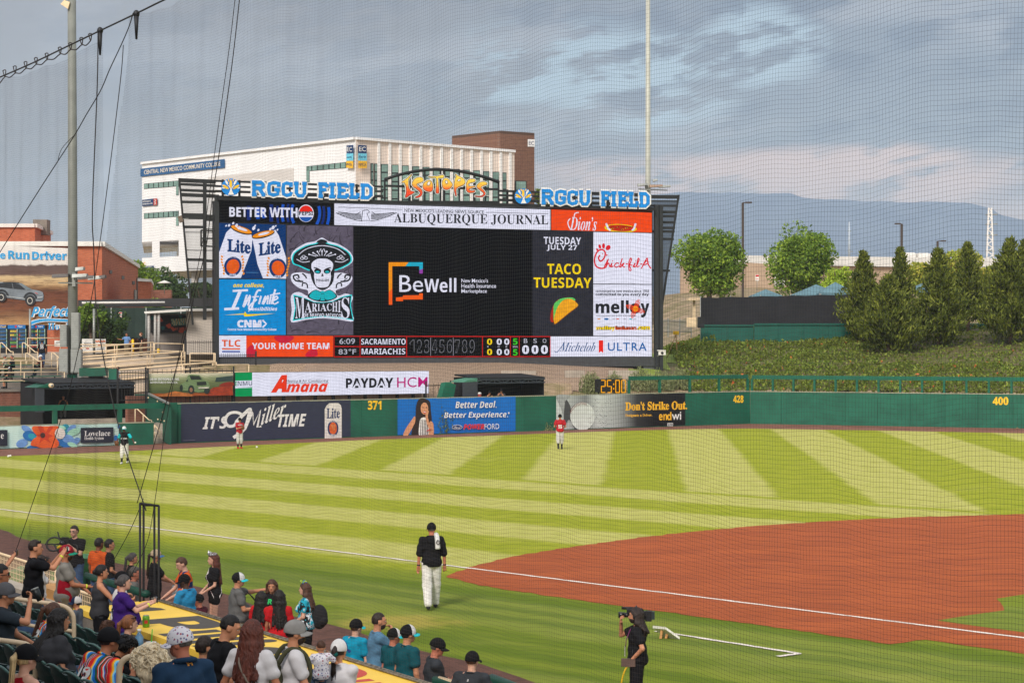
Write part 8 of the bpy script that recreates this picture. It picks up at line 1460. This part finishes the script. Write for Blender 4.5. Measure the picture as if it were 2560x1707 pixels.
held('stills_camera',P,0,0,'black stills camera in the hand of the pointing photographer','camera',tuple(np.array((.1,.36,1.14))*P['s']),None,[('camera_body',BLACK,lambda mb:(mb.box((0,0,0),(.15,.075,.11)),mb.box((0,0,.065),(.06,.06,.04)))),('lens',PHB,lambda mb:mb.tube([(0,.03,0),(0,.17,-.01)],[.042,.046],12)),('strap',BLACK,lambda mb:mb.tube([(-.07,0,.04),(-.12,-.12,.2),(0,-.22,.3),(.06,-.12,.2),(.07,0,.04)],.008,5))])
mb=MB();mb.box(P['T'](.0,.2,.88),(.09,.01,.13));mb.build('press_badge',mat('badge_red',C(186,110,96),.5,.3,20.),P['root'])
P=person('brown-haired woman in black turned towards the seats',681,1447,('f',1.63),168,BK,BK,('long','brown'),'tan',fem=True,head=(10,-8),group=GFd,long_z=1.26);decal(P['root'],P['shirt'],'R',0,1.2,.08,.09,cloth((60,196,110)),False)
person('woman in a red tee with straight black hair, beside her friend in red',652,1478,('f',1.56),-25,RED_,JEAN,('long','black'),'tan',fem=True,g=.95,long_z=1.14,group=GFd);person('woman in a red tee with the longest black hair, seen from behind',698,1475,('f',1.64),8,RED_,JEAN,('long','black'),'mid',fem=True,g=1.0,long_z=1.08,group=GFd)
P=person('smiling woman in an aqua patterned jersey with a flower in her hair',765,1456,('f',1.60),84,CAMO,BK,('long','brown'),'pale',((-.1,.2,1.0,.5),(.12,.2,1.0,.5)),fem=True,g=1.22,long_z=1.24,group=GFd)
mb=MB();rq=random.Random(2)
for k in range(26):c=P['Hd'](-.0,.02,1.785)+np.array([rq.gauss(0,.022),rq.gauss(0,.022),rq.gauss(0,.016)]);mb.ell(c,(.014,.014,.012),5,4,k%3)
mb.build('hair_flower',[cloth((150,200,60)),cloth((60,110,190)),cloth((190,210,90))],P['root'])
t=thing('backpack',P['W']((.1,-.3,.95)),'round black backpack on the back of the woman in the aqua jersey','backpack');b=P['W']((.0,-.24,1.0));mb=MB();mb.ell(b,(.15,.12,.22),14,10);mb.build('pack',fabric('pack_black',C(28,28,32)),t);mb=MB();mb.ell(b+Vector((.06,-.04,-.06)),(.1,.09,.1),10,8);mb.build('front_pocket',fabric('pack_black',C(28,28,32)),t)
person('man in an aqua polo and black cap with aqua brim',888,1544,('f',1.71),-38,POLO_B,GPANT,('short','brown'),'pale',cap=(CAPB,CAPT),group=GFd)
person('tall man in a faded blue shirt with a hand at his chin',943,1530,('f',1.84),-70,DENIM,KHAKI,('buzz','dark'),'tan',((-.2,.2,1.0,.6),(.10,.20,1.47,.9)),g=1.1,sleeve=1.6,beard=True,group=GFd)
person('man in a dark teal polo, cap pulled low, behind another teal polo',982,1567,('f',1.67),-52,TEAL,GPANT,('short','grey'),'red',cap=(CAPB,CAPT,CAPW),group=GFd,g=1.1);person('tallest man in a dark teal polo with glasses and an aqua brim',1017,1558,('f',1.85),-55,TEAL,GPANT,('short','black'),'tan',specs='clear',cap=(CAPB,CAPT,CAPW),group=GFd,g=1.08)
person('older man in a charcoal polo and black cap with folded arms',1085,1590,('f',1.76),-78,GPOLO,GPANT,('short','grey'),'red',((.16,.22,1.15,.8),(-.14,.25,1.12,.8)),cap=(CAPB,CAPB),g=1.18,belly=.3,group=GFd,head=(0,-14))
P=person('man in a dark polo and black cap seen from behind, lowest at the field edge',1179,1624,('f',1.76),-22,GPOLO,GPANT,('buzz','brown'),'pale',((-.2,.12,.95,.5),(.28,.28,1.02,.4)),cap=(CAPB,CAPB),g=1.15,group=GFd);decal(P['root'],P['shirt'],'A',0,1.36,.03,.03,BWHITE)
P=person('long-haired cameraman in black shouldering a big television camera',1593,1518,('f',1.74),84,BK,BK,('long','dark'),'tan',((-.2,.06,.98,.9),(.1,.26,1.50,.9)),g=1.12,beard=True,long_z=1.36,group=GFd)
s_=P['s'];held('television_camera',P,0,0,'big black television camera on the shoulder of the cameraman','video camera',tuple(np.array((.15,.05,1.61))*s_),None,[('camera_body',BLACK,lambda mb:(mb.box((0,-.06,0),(.1,.26,.13)),mb.box((0,-.22,-.01),(.09,.1,.16)))),('lens',PHB,lambda mb:(mb.tube([(0,.07,.0),(0,.16,0)],.038,14),mb.tube([(0,.16,0),(0,.25,0)],[.042,.05],14))),('viewfinder',BLACK,lambda mb:(mb.box((-.07,.08,.08),(.11,.07,.06)),mb.tube([(-.04,.2,.115),(-.03,.0,.11)],.022,8))),('top_handle',BLACK,lambda mb:mb.tube([(0,.06,.06),(0,.05,.1),(0,-.12,.1),(0,-.14,.06)],.013,8)),('battery',mat('battery_dark',C(44,56,58),.5),lambda mb:mb.box((0,-.29,.0),(.085,.05,.12)))])
mb=MB();mb.tube([P['Hd'](-.085,0,1.65),P['Hd'](-.06,-.01,1.76),P['Hd'](0,-.01,1.785),P['Hd'](.06,-.01,1.76),P['Hd'](.085,0,1.65)],.012,6);mb.ell(P['Hd'](-.09,0,1.63),(.03,.045,.05),10,8);mb.ell(P['Hd'](.09,0,1.63),(.03,.045,.05),10,8);mb.build('headset',BLACK,P['root'])
mb=MB();mb.tube([P['T'](-.07,.1,1.43),P['T'](-.05,.17,1.25),P['T'](-.04,.18,1.14)],.007,5);mb.build('lanyard',cloth((130,60,110)),P['root']);mb=MB();mb.box(P['T'](-.04,.19,1.07),(.08,.012,.15));mb.build('press_badge',mat('badge_print',C(150,146,140),.5,.5,30.),P['root'])
held('transmitter_box',P,0,0,'brown transmitter box held at the hip of the cameraman','box',tuple(np.array((-.2,.08,.92))*s_),None,[('box_body',mat('box_brown',C(96,76,68),.6),lambda mb:mb.box((0,.05,0),(.07,.22,.12))),('antenna',BLACK,lambda mb:mb.tube([(0,.0,.06),(0,-.02,.2)],.008,5))]);mb=MB();mb.tube(smooth_line([P['W']((-.2*s_,.12*s_,.9*s_)),P['W']((-.22,.2,.75)),P['W']((-.2,.26,.45)),P['W']((-.3,.3,.02)),P['W']((-.5,.1,.02))],6),.012,6);o_=mb.build('yellow_cable',mat('cable_yellow',C(226,176,30),.5),origin=P['W']((-.2,.1,.9)));tag(o_,'yellow cable running down from the cameraman to the grass','cable')
P=person('coach in a black hooded top and white trousers walking away on the grass',1079,1304,('d',43.7,0.),8,BK,WPANT,('buzz','grey'),'red',((-.27,.0,.86),(.27,.02,.86)),cap=(CAPB,CAPB),g=1.12,stride=.8,sleeve=.95,group=GP)
V,Q=sdf_mesh([('e',P['T'](0,-.115,1.40),(.11*P['s'],.05,.09),None),('c',P['T'](-.08,-.06,1.46),P['T'](.08,-.06,1.46),.045,.045)],.014,.02);mesh_obj('hood',V,Q,BK,P['root'])
held('white_towel',P,0,0,'white towel with a dark letter hung over the shoulder of the coach','towel',tuple(P['T'](.07,-.1,1.40)),None,[('towel_cloth',fabric('towel_white',C(210,208,206)),lambda mb:(mb.tube(smooth_line([(0.02,.12,.1),(.02,.02,.12),(.03,-.06,.06),(.035,-.085,-.05),(.04,-.09,-.18)],4),[.03]+[.055]*14+[.06,.05],8))),('print',cloth((50,44,44)),lambda mb:(mb.tube([(.075,-.15,.0),(.03,-.152,.02),(.0,-.15,-.03),(.03,-.152,-.075),(.075,-.15,-.06),(.075,-.15,-.03),(.05,-.152,-.03)],.009,5)))])
for i in(0,1):band(P,i,(30,30,34),r=.036,name='wristwatch')
mb=MB();mb.tube([P['T'](.17*math.cos(t),.13*math.sin(t),.93)for t in[k*.3927 for k in range(17)]],.02,6);mb.build('belt',BLACK,P['root'])
def glove(P,i,lb):w_=P['wr'][i][0];return held('baseball_glove',P,0,0,lb,'glove',tuple(w_),None,[('glove_leather',mat('leather_tan',C(120,74,44),.6),lambda mb:mb.ell((0,.04,-.03),(.11,.07,.13),10,8)),('webbing',mat('leather_dark',C(84,52,34),.6),lambda mb:mb.ell((.06,.07,.03),(.05,.04,.07),8,6))])
P=person('ballplayer in a black and aqua jersey stretching out a ball on the grass',311,1064,('d',93.7,0.),176,BK,WPANT,('short','black'),'dark',((-.48,.12,1.02,.8),(.34,.05,1.0,.8)),cap=(CAPB,CAPT,CAPW),legs='knickers',group=GP,shoes=(206,204,204),stride=.4,sleeve=.5);decal(P['root'],P['shirt'],'MARIACHIS',0,1.16,.3,.07,CAPW,False)
for i in(0,1):
 S=P['T']((-1)**(1-i)*P['sw']*-1 if False else((-1,1)[i])*P['sw'],0,1.40);e_=S+(P['wr'][i][0]-S)*.42;V,Q=sdf_mesh([('c',S,e_,.076,.068)],.016,.01);mesh_obj('aqua_sleeve',V,Q,cloth((30,176,190)),P['root'])
t=thing('baseball',P['W'](P['wr'][0][0]+np.array([-.08,.04,-.02])),'white baseball in the hand of the stretching ballplayer','baseball');mb=MB();mb.ell(t.location,(.045,.045,.045),10,8);mb.build('ball',WHITEP,t);glove(P,1,'brown glove on the hand of the ballplayer in black and aqua')
P=person('ballplayer in red with grey trousers and red socks before the navy banner',599,1043,('d',106.5,0.),-150,cloth((166,36,48)),cloth((186,184,184)),('short','black'),'tan',((-.06,.26,1.22,.8),(.06,.28,1.2,.8)),cap=(CAPB,CAPB),legs='knickers',group=GP,shoes=(196,40,44));glove(P,0,'tan glove held at the chest of the ballplayer in red');decal(P['root'],P['shirt'],'SACRAMENTO',0,1.24,.26,.06,CAPW,False)
P=person('ballplayer in a red shirt numbered 55, balancing on one leg, back turned',1400,1034,('d',105.8,0.),4,cloth((170,34,44)),cloth((188,184,182)),('short','black'),'mid',((-.16,.16,1.05,.7),(.16,.16,1.05,.7)),cap=(CAPB,CAPB),legs='knickers',group=GP,g=1.05,stride=.45);decal(P['root'],P['shirt'],'55',0,1.12,.2,.19,CAPW)
P=person('lean old man in a grey cap drinking from a dark cup',8,1463,('row',4),-80,cloth((44,52,60)),KHAKI,('short','grey'),'tan',((-.14,.34,.62),(.1,.30,1.14,.9)),sit=True,cap=(cloth((84,84,88)),cloth((84,84,88))),legs='shorts',group=GC_)
held('dark_cup',P,0,0,'dark cup raised to the mouth of the old man in a grey cap','cup',tuple(P['wr'][1][0]+np.array([-.05,.06,.06])),None,[('cup',mat('cup_dark',C(34,40,42),.4),lambda mb:mb.tube([(0,.05,-.05),(0,-.01,.08)],[.033,.045],12)),('rim',GALV,lambda mb:mb.tube([(0,-.01,.08),(0,-.014,.09)],.046,12))])
P=person('girl with a long brown ponytail in a striped serape jersey',127,1514,('row',3),-70,SERAPE,JEAN,('pony','brown'),'pale',sit=True,fem=True,lean=16,long_z=1.0,group=GC_,head=(0,-12));decal(P['root'],P['shirt'],'13',0,.68,.22,.2,CAPW,outline=CAPB)
person('big woman with thick dark curls in a grey tee, seated',146,1533,('row',4),-60,CHAR,JEAN,('long','black'),'tan',sit=True,fem=True,g=1.75,belly=.6,lean=14,long_z=1.12,group=GC_)
P=person('man in a black cap and striped serape jersey with number 13, leaning over',273,1576,('row',4),-48,SERAPE,JEAN,('buzz','dark'),'mid',sit=True,g=1.2,lean=26,cap=(CAPB,CAPB),group=GC_,twist=10);decal(P['root'],P['shirt'],'13',-.03,.70,.24,.24,CAPW,outline=CAPB);decal(P['root'],P['shirt'],'24',-.16,.78,.08,.12,cloth((30,170,190)))
person('small boy with curly brown hair seen over the black cap',268,1556,('row',1),-40,GRY,JEAN,('curly','brown'),'pale',sit=True,hs=1.15,group=GC_);person('woman in a black tee with an auburn knot and sunglasses on top',319,1546,('row',2),-62,BK,JEAN,('pony','ginger'),'pale',sit=True,fem=True,g=1.1,specs='top',long_z=1.32,group=GC_)
person('dark curly-haired person bending over a drink',306,1590,('row',3),-80,BK,JEAN,('curly','black'),'mid',((-.1,.42,.98,.8),(.06,.40,1.0,.8)),sit=True,lean=28,head=(0,-28),group=GC_)
person('woman in a black cap with a blond ponytail and red tank top',60,1619,('row',6),-42,cloth((160,24,36)),JEAN,('pony','blond'),'pale',sit=True,fem=True,sleeve=0,cap=(CAPB,CAPB),long_z=1.22,group=GC_)
person('woman with wild curly white-blond hair, looking down',383,1622,('row',5),-10+60,cloth((196,190,184)),JEAN,('fluffy','white'),'red',sit=True,fem=True,lean=12,head=(0,-18),group=GC_)
P=person('man in a navy polo and white dotted cap turning aside',459,1561,('row',5),34,NPOLO,KHAKI,('buzz','grey'),'red',cap=(DOTS,DOTS),g=1.18,head=(36,-8),group=GC_);decal(P['root'],P['shirt'],'H',.02,1.37,.05,.03,cloth((220,150,70)))
mb=MB();mb.tube([P['T'](.085*math.cos(t),-.015+.078*math.sin(t),1.475-.02*math.sin(t))for t in[k*math.pi/8 for k in range(17)]],.022,8,cap=False);mb.build('polo_collar',NPOLO,P['root'])
person('boy with short dark hair in an aqua patterned shirt',508,1593,('row',3),-50,CAMO,BK,('short','dark'),'tan',g=.95,hs=1.14,group=GC_)
P=person('heavyset young man in a black tee with a fade haircut looking down',559,1533,('row',3),-66,BK,GPANT,('buzz','black'),'tan',g=1.35,belly=.5,head=(-14,-20),group=GC_);mb=MB();mb.tube([P['T'](.0,.08,1.46),P['T'](.10,.15,1.36),P['T'](.14,.16,1.2)],.004,5);mb.build('neck_chain',mat('chain_silver',C(190,190,194),.3,metal=.6),P['root'])
P=person('woman in a white tee with long wavy auburn hair, back turned',628,1550,('row',3),-22,mat('tee_white',C(206,203,206),.8,.05,9.,.3,9.),JEAN,('long','auburn'),'mid',((-.28,.06,.9),(.26,.22,.98,.6)),fem=True,g=1.16,long_z=1.16,group=GC_);band(P,1,(214,224,60));mb=MB();mb.tube(smooth_line([P['T'](-.06,-.02,1.48),P['T'](-.05,-.15,1.36),P['T'](.08,-.17,1.15),P['T'](.2,-.09,.98)],4),.012,6);mb.build('bag_strap',mat('strap_taupe',C(110,98,88),.7),P['root'])
P=person('bearded man in a white tee and light grey cap with a green backpack',733,1545,('row',2),-74,mat('tee_white',C(206,203,206)),KHAKI,('buzz','dark'),'tan',((-.2,.2,.9),(.14,.28,.98)),g=1.12,beard=True,cap=(CAPG,CAPG),group=GC_)
t=thing('green_backpack',P['W']((0,-.28,1.1)),'olive green backpack worn by the bearded man in the grey cap','backpack');OL=fabric('pack_olive',C(66,66,46));b=P['W']((0,-.25,1.14));mb=MB();mb.ell(b,(.16,.14,.25),14,10);mb.build('pack',OL,t);mb=MB()
for sx in(-.13,.13):mb.tube(smooth_line([P['W'](P['T'](sx,-.17,1.34)),P['W'](P['T'](sx,-.07,1.475)),P['W'](P['T'](sx,.08,1.44)),P['W'](P['T'](sx*1.08,.15,1.27)),P['W'](P['T'](sx*1.25,.08,1.06)),P['W'](P['T'](sx*1.1,-.15,1.0))],4),.024,7)
mb.build('shoulder_strap',OL,t);mb=MB();mb.tube(smooth_line([P['T'](-.05,.1,1.45),P['T'](0,.16,1.33),P['T'](.05,.1,1.45)],4),.0035,5);mb.ell(P['T'](0,.168,1.31),(.01,.004,.018),6,4);mb.build('necklace',mat('chain_silver',C(190,190,194)),P['root'])
P=person('woman in a white tee and white mesh cap carrying a baby',846,1594,('row',1),-20,mat('tee_white',C(206,203,206)),JEAN,('pony','dark'),'tan',((-.24,.2,1.12,.6),(-.1,.24,1.05,.6)),fem=True,g=1.2,cap=(CAPW,cloth((40,70,140)),cloth((40,70,140))),long_z=1.34,group=GC_)
mb=MB();mb.ell(P['Hd'](0,-.14,1.61),(.045,.03,.035),8,6);mb.build('hair_scrunchie',cloth((20,84,80)),P['root'])
person('bald baby in a speckled top on the arm of the woman in the white cap',803,1608,('d',20.7,2.20),20,DOTS,cloth((70,90,120)),('baby','brown'),'tan',((-.2,.18,.95),(.25,.15,1.0)),sit=True,hs=1.35,g=1.1,group=GC_,face=True)
P=person('spectator in red at the frame edge raising a phone',-34,1362,('row',2),-80,RED_,JEAN,('short','dark'),'tan',((-.06,.38,1.5,.9),(.05,.42,1.52,.9)),group=GC_);phone(P,1,'phone raised at the very edge of the frame')
person('dark-haired person in sunglasses cut by the frame edge',-4,1420,('row',3),-75,BK,JEAN,('short','black'),'mid',sit=True,specs='dark',group=GC_)
person('player sitting in the shade of the long corner shelter',158,990,('d',118.2,1.2),190,cloth((40,46,52)),GPANT,('short','black'),'mid',((-.2,.3,.7),(.2,.3,.7)),sit=True,sleeve=0,group=GT)
person('player in a black cap leaning on the blue banner wall',1224,976,('d',PL.depth(1224)+.75,.86),190,BK,BK,('short','black'),'tan',((-.15,.32,1.36),(.16,.34,1.4)),lean=14,cap=(CAPB,CAPB),group=GT);person('player in a dark jacket and red neck scarf leaning on the blue banner wall',1253,971,('d',PL.depth(1253)+.8,.86),175,CHAR,BK,('short','black'),'tan',((-.12,.34,1.36),(.16,.34,1.36)),lean=16,cap=(CAPB,CAPB),sleeve=1.8,group=GT)
P=person('person walking off in a black jersey numbered 35 and jeans',105,850,('d',130.,4.1),8,BK,JEAN,('short','black'),'mid',g=1.2,group=GT);decal(P['root'],P['shirt'],'35',0,1.1,.24,.2,CAPW);decal(P['root'],P['shirt'],'MIRANDA',0,1.34,.26,.06,CAPW)
person('man in a cap and pale patterned shirt at a picnic table',13,887,('d',128.,3.45),80,cloth((176,166,144)),KHAKI,('short','grey'),'red',sit=True,cap=(CAPG,CAPG),group=GT);person('bald man in a black shirt at the same picnic table',31,889,('d',127.,3.45),85,cloth((40,44,50)),KHAKI,('baby','grey'),'red',sit=True,g=1.15,group=GT);person('man in a maroon shirt and white cap at a picnic table',102,888,('d',128.,3.45),85,cloth((78,36,40)),JEAN,('short','dark'),'tan',((-.15,.4,.72),(.15,.4,.72)),sit=True,g=1.15,cap=(CAPW,CAPW),group=GT)
person('dark-haired woman in a cap and shorts on the lowest terrace',26,918,('d',123.5,2.8),88,cloth((76,64,58)),BK,('long','black'),'tan',((-.12,.42,.72),(.12,.42,.72)),sit=True,fem=True,cap=(NVY,NVY,CAPW),legs='shorts',group=GT)
person('person in a light blue tee stretching an arm along the slatted fence',317,832,('d',136.,4.62),165,cloth((104,138,186)),KHAKI,('short','dark'),'mid',((-.2,.1,.95),(.62,.1,1.3,.3)),g=1.15,group=GT);person('person in a black polo and pale trousers chatting beside the bollard',353,831,('d',136.,4.62),110,BK,KHAKI,('bun','ginger'),'pale',fem=True,g=1.05,group=GT);person('dark-haired child behind the black iron fence',296,917,('d',122.,2.6),120,cloth((190,190,190)),GPANT,('short','dark'),'tan',g=.9,group=GT)
def on_roof(px,py,z=1.4):v=G(px,py,z);return Vector((v.x,v.y,z))
c=on_roof(365,1567);t=thing('soda_can',c,'green soda can standing on the near edge of the yellow roof','can');mb=MB();mb.lathe(c,[(.045,.002),(.056,.015),(.056,.16),(.046,.182)],14);mb.build('can_body',mat('can_lime',C(96,150,44),.35,.3,12.,metal=.3),t);mb=MB();mb.lathe(c+Vector((0,0,.183)),[(.047,0),(.045,.006)],14);mb.build('lid',GALV,t);mb=MB();mb.box(c+Vector((.01,-.055,.09)),(.05,.01,.05),.2);mb.build('label',mat('can_red',C(176,50,44)),t)
c=A(348,1597,25.5);t=thing('water_bottle',c,'clear water bottle with a blue label under the roof edge','bottle');mb=MB();mb.lathe(c+Vector((0,0,-.12)),[(.05,0),(.055,.02),(.055,.15),(.02,.2),(.02,.22)],12);mb.build('bottle_body',mat('bottle_blue',C(90,130,160),.1,.2,8.,spec=.7),t);mb=MB();mb.lathe(c+Vector((0,0,.1)),[(.026,0),(.026,.03)],10);mb.build('cap',WHITEP,t)
c=A(378,1618,21.6);t=thing('drink_cup',c,'clear plastic cup with a lime green straw','cup');mb=MB();mb.lathe(c+Vector((0,0,-.12)),[(.035,0),(.055,.17)],14);mb.build('cup',mat('cup_clear',C(176,170,172),.15,.15,8.,spec=.7),t);mb=MB();mb.lathe(c+Vector((0,0,.05)),[(.06,0),(.058,.012)],14);mb.build('lid',WHITEP,t);mb=MB();mb.tube([c+Vector((0,0,.02)),c+Vector((.012,0,.2))],.006,6);mb.build('straw',mat('straw_green',C(90,200,60),.5),t)
c=A(371,1622,21.0);t=thing('nacho_tray',c,'paper tray of nachos in red checked paper beside the cup','food tray');mb=MB();mb.hexa([c+Vector(v)for v in((-.07,-.06,-.07),(.07,-.06,-.07),(.07,.06,-.07),(-.07,.06,-.07))],[c+Vector(v)for v in((-.11,-.09,0),(.11,-.09,0),(.11,.09,0),(-.11,.09,0))]);mb.build('tray',mat('checked_paper',C(206,110,100),.7,.0,40.,col2=C(226,214,208)),t);mb=MB();rq=random.Random(3)
for k in range(16):q=c+Vector((rq.uniform(-.08,.08),rq.uniform(-.06,.06),.01+rq.uniform(0,.03)));mb.add([q,q+Vector((.04,.01,.01)),q+Vector((.015,.02,.035))],[(0,1,2)])
mb.build('nachos',mat('nacho',C(226,160,80),.7,.2,20.),t)
mb=MB();b=SP(-.9,.0,1.45);mb.hexa([SP(-1.5,-.15,1.45),SP(-.45,-.15,1.45),SP(-.45,.25,1.45),SP(-1.5,.25,1.45)],[SP(-1.5,-.15,1.62),SP(-.45,-.15,1.62),SP(-.45,.25,1.62),SP(-1.5,.25,1.62)]);o_=mb.build('wooden_ledge',mat('ledge_wood',C(190,140,84),.6,.15,3.),origin=b);tag(o_,'tan wooden ledge beside the end of the yellow roof','ledge')
b0,b1,b2,b3=G(1636,1572,.33),G(1672,1571,.33),G(1700,1592,.03),G(1665,1592,.03)
t=thing('tilted_game_board',fl(b3,0),'white wooden game board propped up on the grass behind the cameraman','game board');q=[A(1632,1563,39.6),A(1664,1566,39.2),A(1699,1591,39.2),A(1662,1587,39.6)];mb=MB();mb.hexa(q,[p-Vector((0,0,.05))for p in q]);mb.build('board',WHITEP,t)
for x,y in((1655,1579),(1668,1588)):p=A(x,y-4,39.4);mb=MB();mb.beam(p,Vector((p.x-.03,p.y-.05,0)),.05,.03);mb.build('leg',mat('ledge_wood',C(190,140,84)),t)
ct=A(150,1390,44.5);t=thing('utility_cart',Vector((ct.x,ct.y,0)),'green and red utility cart with a black steering wheel at the field edge','cart');cz=Vector((ct.x,ct.y+.6,0));mb=MB();mb.box(cz+Vector((-.2,0,.55)),(1.9,1.1,.35));mb.box(cz+Vector((.55,0,.85)),(.5,1.0,.3));mb.build('body',mat('cart_green',C(56,130,74),.5,.3,6.),t);mb=MB();mb.box(cz+Vector((-.2,-.56,.42)),(1.9,.04,.12));mb.build('red_trim',mat('print_red',C(196,44,44)),t)
mb=MB();wc=cz+Vector((-.25,-.1,1.28));mb.tube([wc+Vector((.17*math.cos(k*.5236),.06*math.sin(k*.5236),.15*math.sin(k*.5236)))for k in range(13)],.022,6);mb.tube([wc,cz+Vector((0,0,.8))],.025,6);mb.tube([wc-Vector((.2,0,0)),wc+Vector((.2,0,0))],.016,5);mb.build('steering_wheel',BLACK,t);mb=MB();mb.box(cz+Vector((.3,.2,.78)),(.5,.5,.1));mb.tube([cz+Vector((-.15,-.2,1.2)),cz+Vector((.0,-.2,1.3)),cz+Vector((.3,-.2,1.33))],.03,6);mb.build('seat',YEL,t)
for sx in(-.8,.6):
 for sy in(-.5,.5):mb=MB();c=cz+Vector((sx,sy,.25));mb.tube([c-Vector((0,.1,0)),c+Vector((0,.1,0))],.25,14);mb.build('wheel',BLACK,t)
for i,(x,y,lb)in enumerate(((21,1140,'two tiny white baseballs lying near the flower banner, the one farther out'),(26,1139,'tiny white baseball lying beside its twin near the flower banner'),(642,1117,'tiny white baseball left on the track by the navy banner'))):c=G(x,y,.06);mb=MB();mb.ell(c,(.06,.06,.06),8,6);o_=mb.build('baseball',WHITEP,origin=c);tag(o_,lb.replace('two tiny white baseballs','tiny white baseball'),'baseball','baseballs lying by the wall')
mb=MB();mb.box((0,4600,324),(16000,9700,654));hm_=bpy.data.materials.new('air');hz=mb.build('haze',hm_);hm_.use_nodes=True;nt=hm_.node_tree;nt.nodes.clear();out=nt.nodes.new('ShaderNodeOutputMaterial');pv=nt.nodes.new('ShaderNodeVolumePrincipled')
pv.inputs['Color'].default_value=(.58,.73,.95,1);pv.inputs['Density'].default_value=.0001;pv.inputs['Anisotropy'].default_value=.0;nt.links.new(pv.outputs[0],out.inputs['Volume']);tag(hz,'pale blue air haze','haze',kind='stuff');SC.cycles.volume_bounces=2
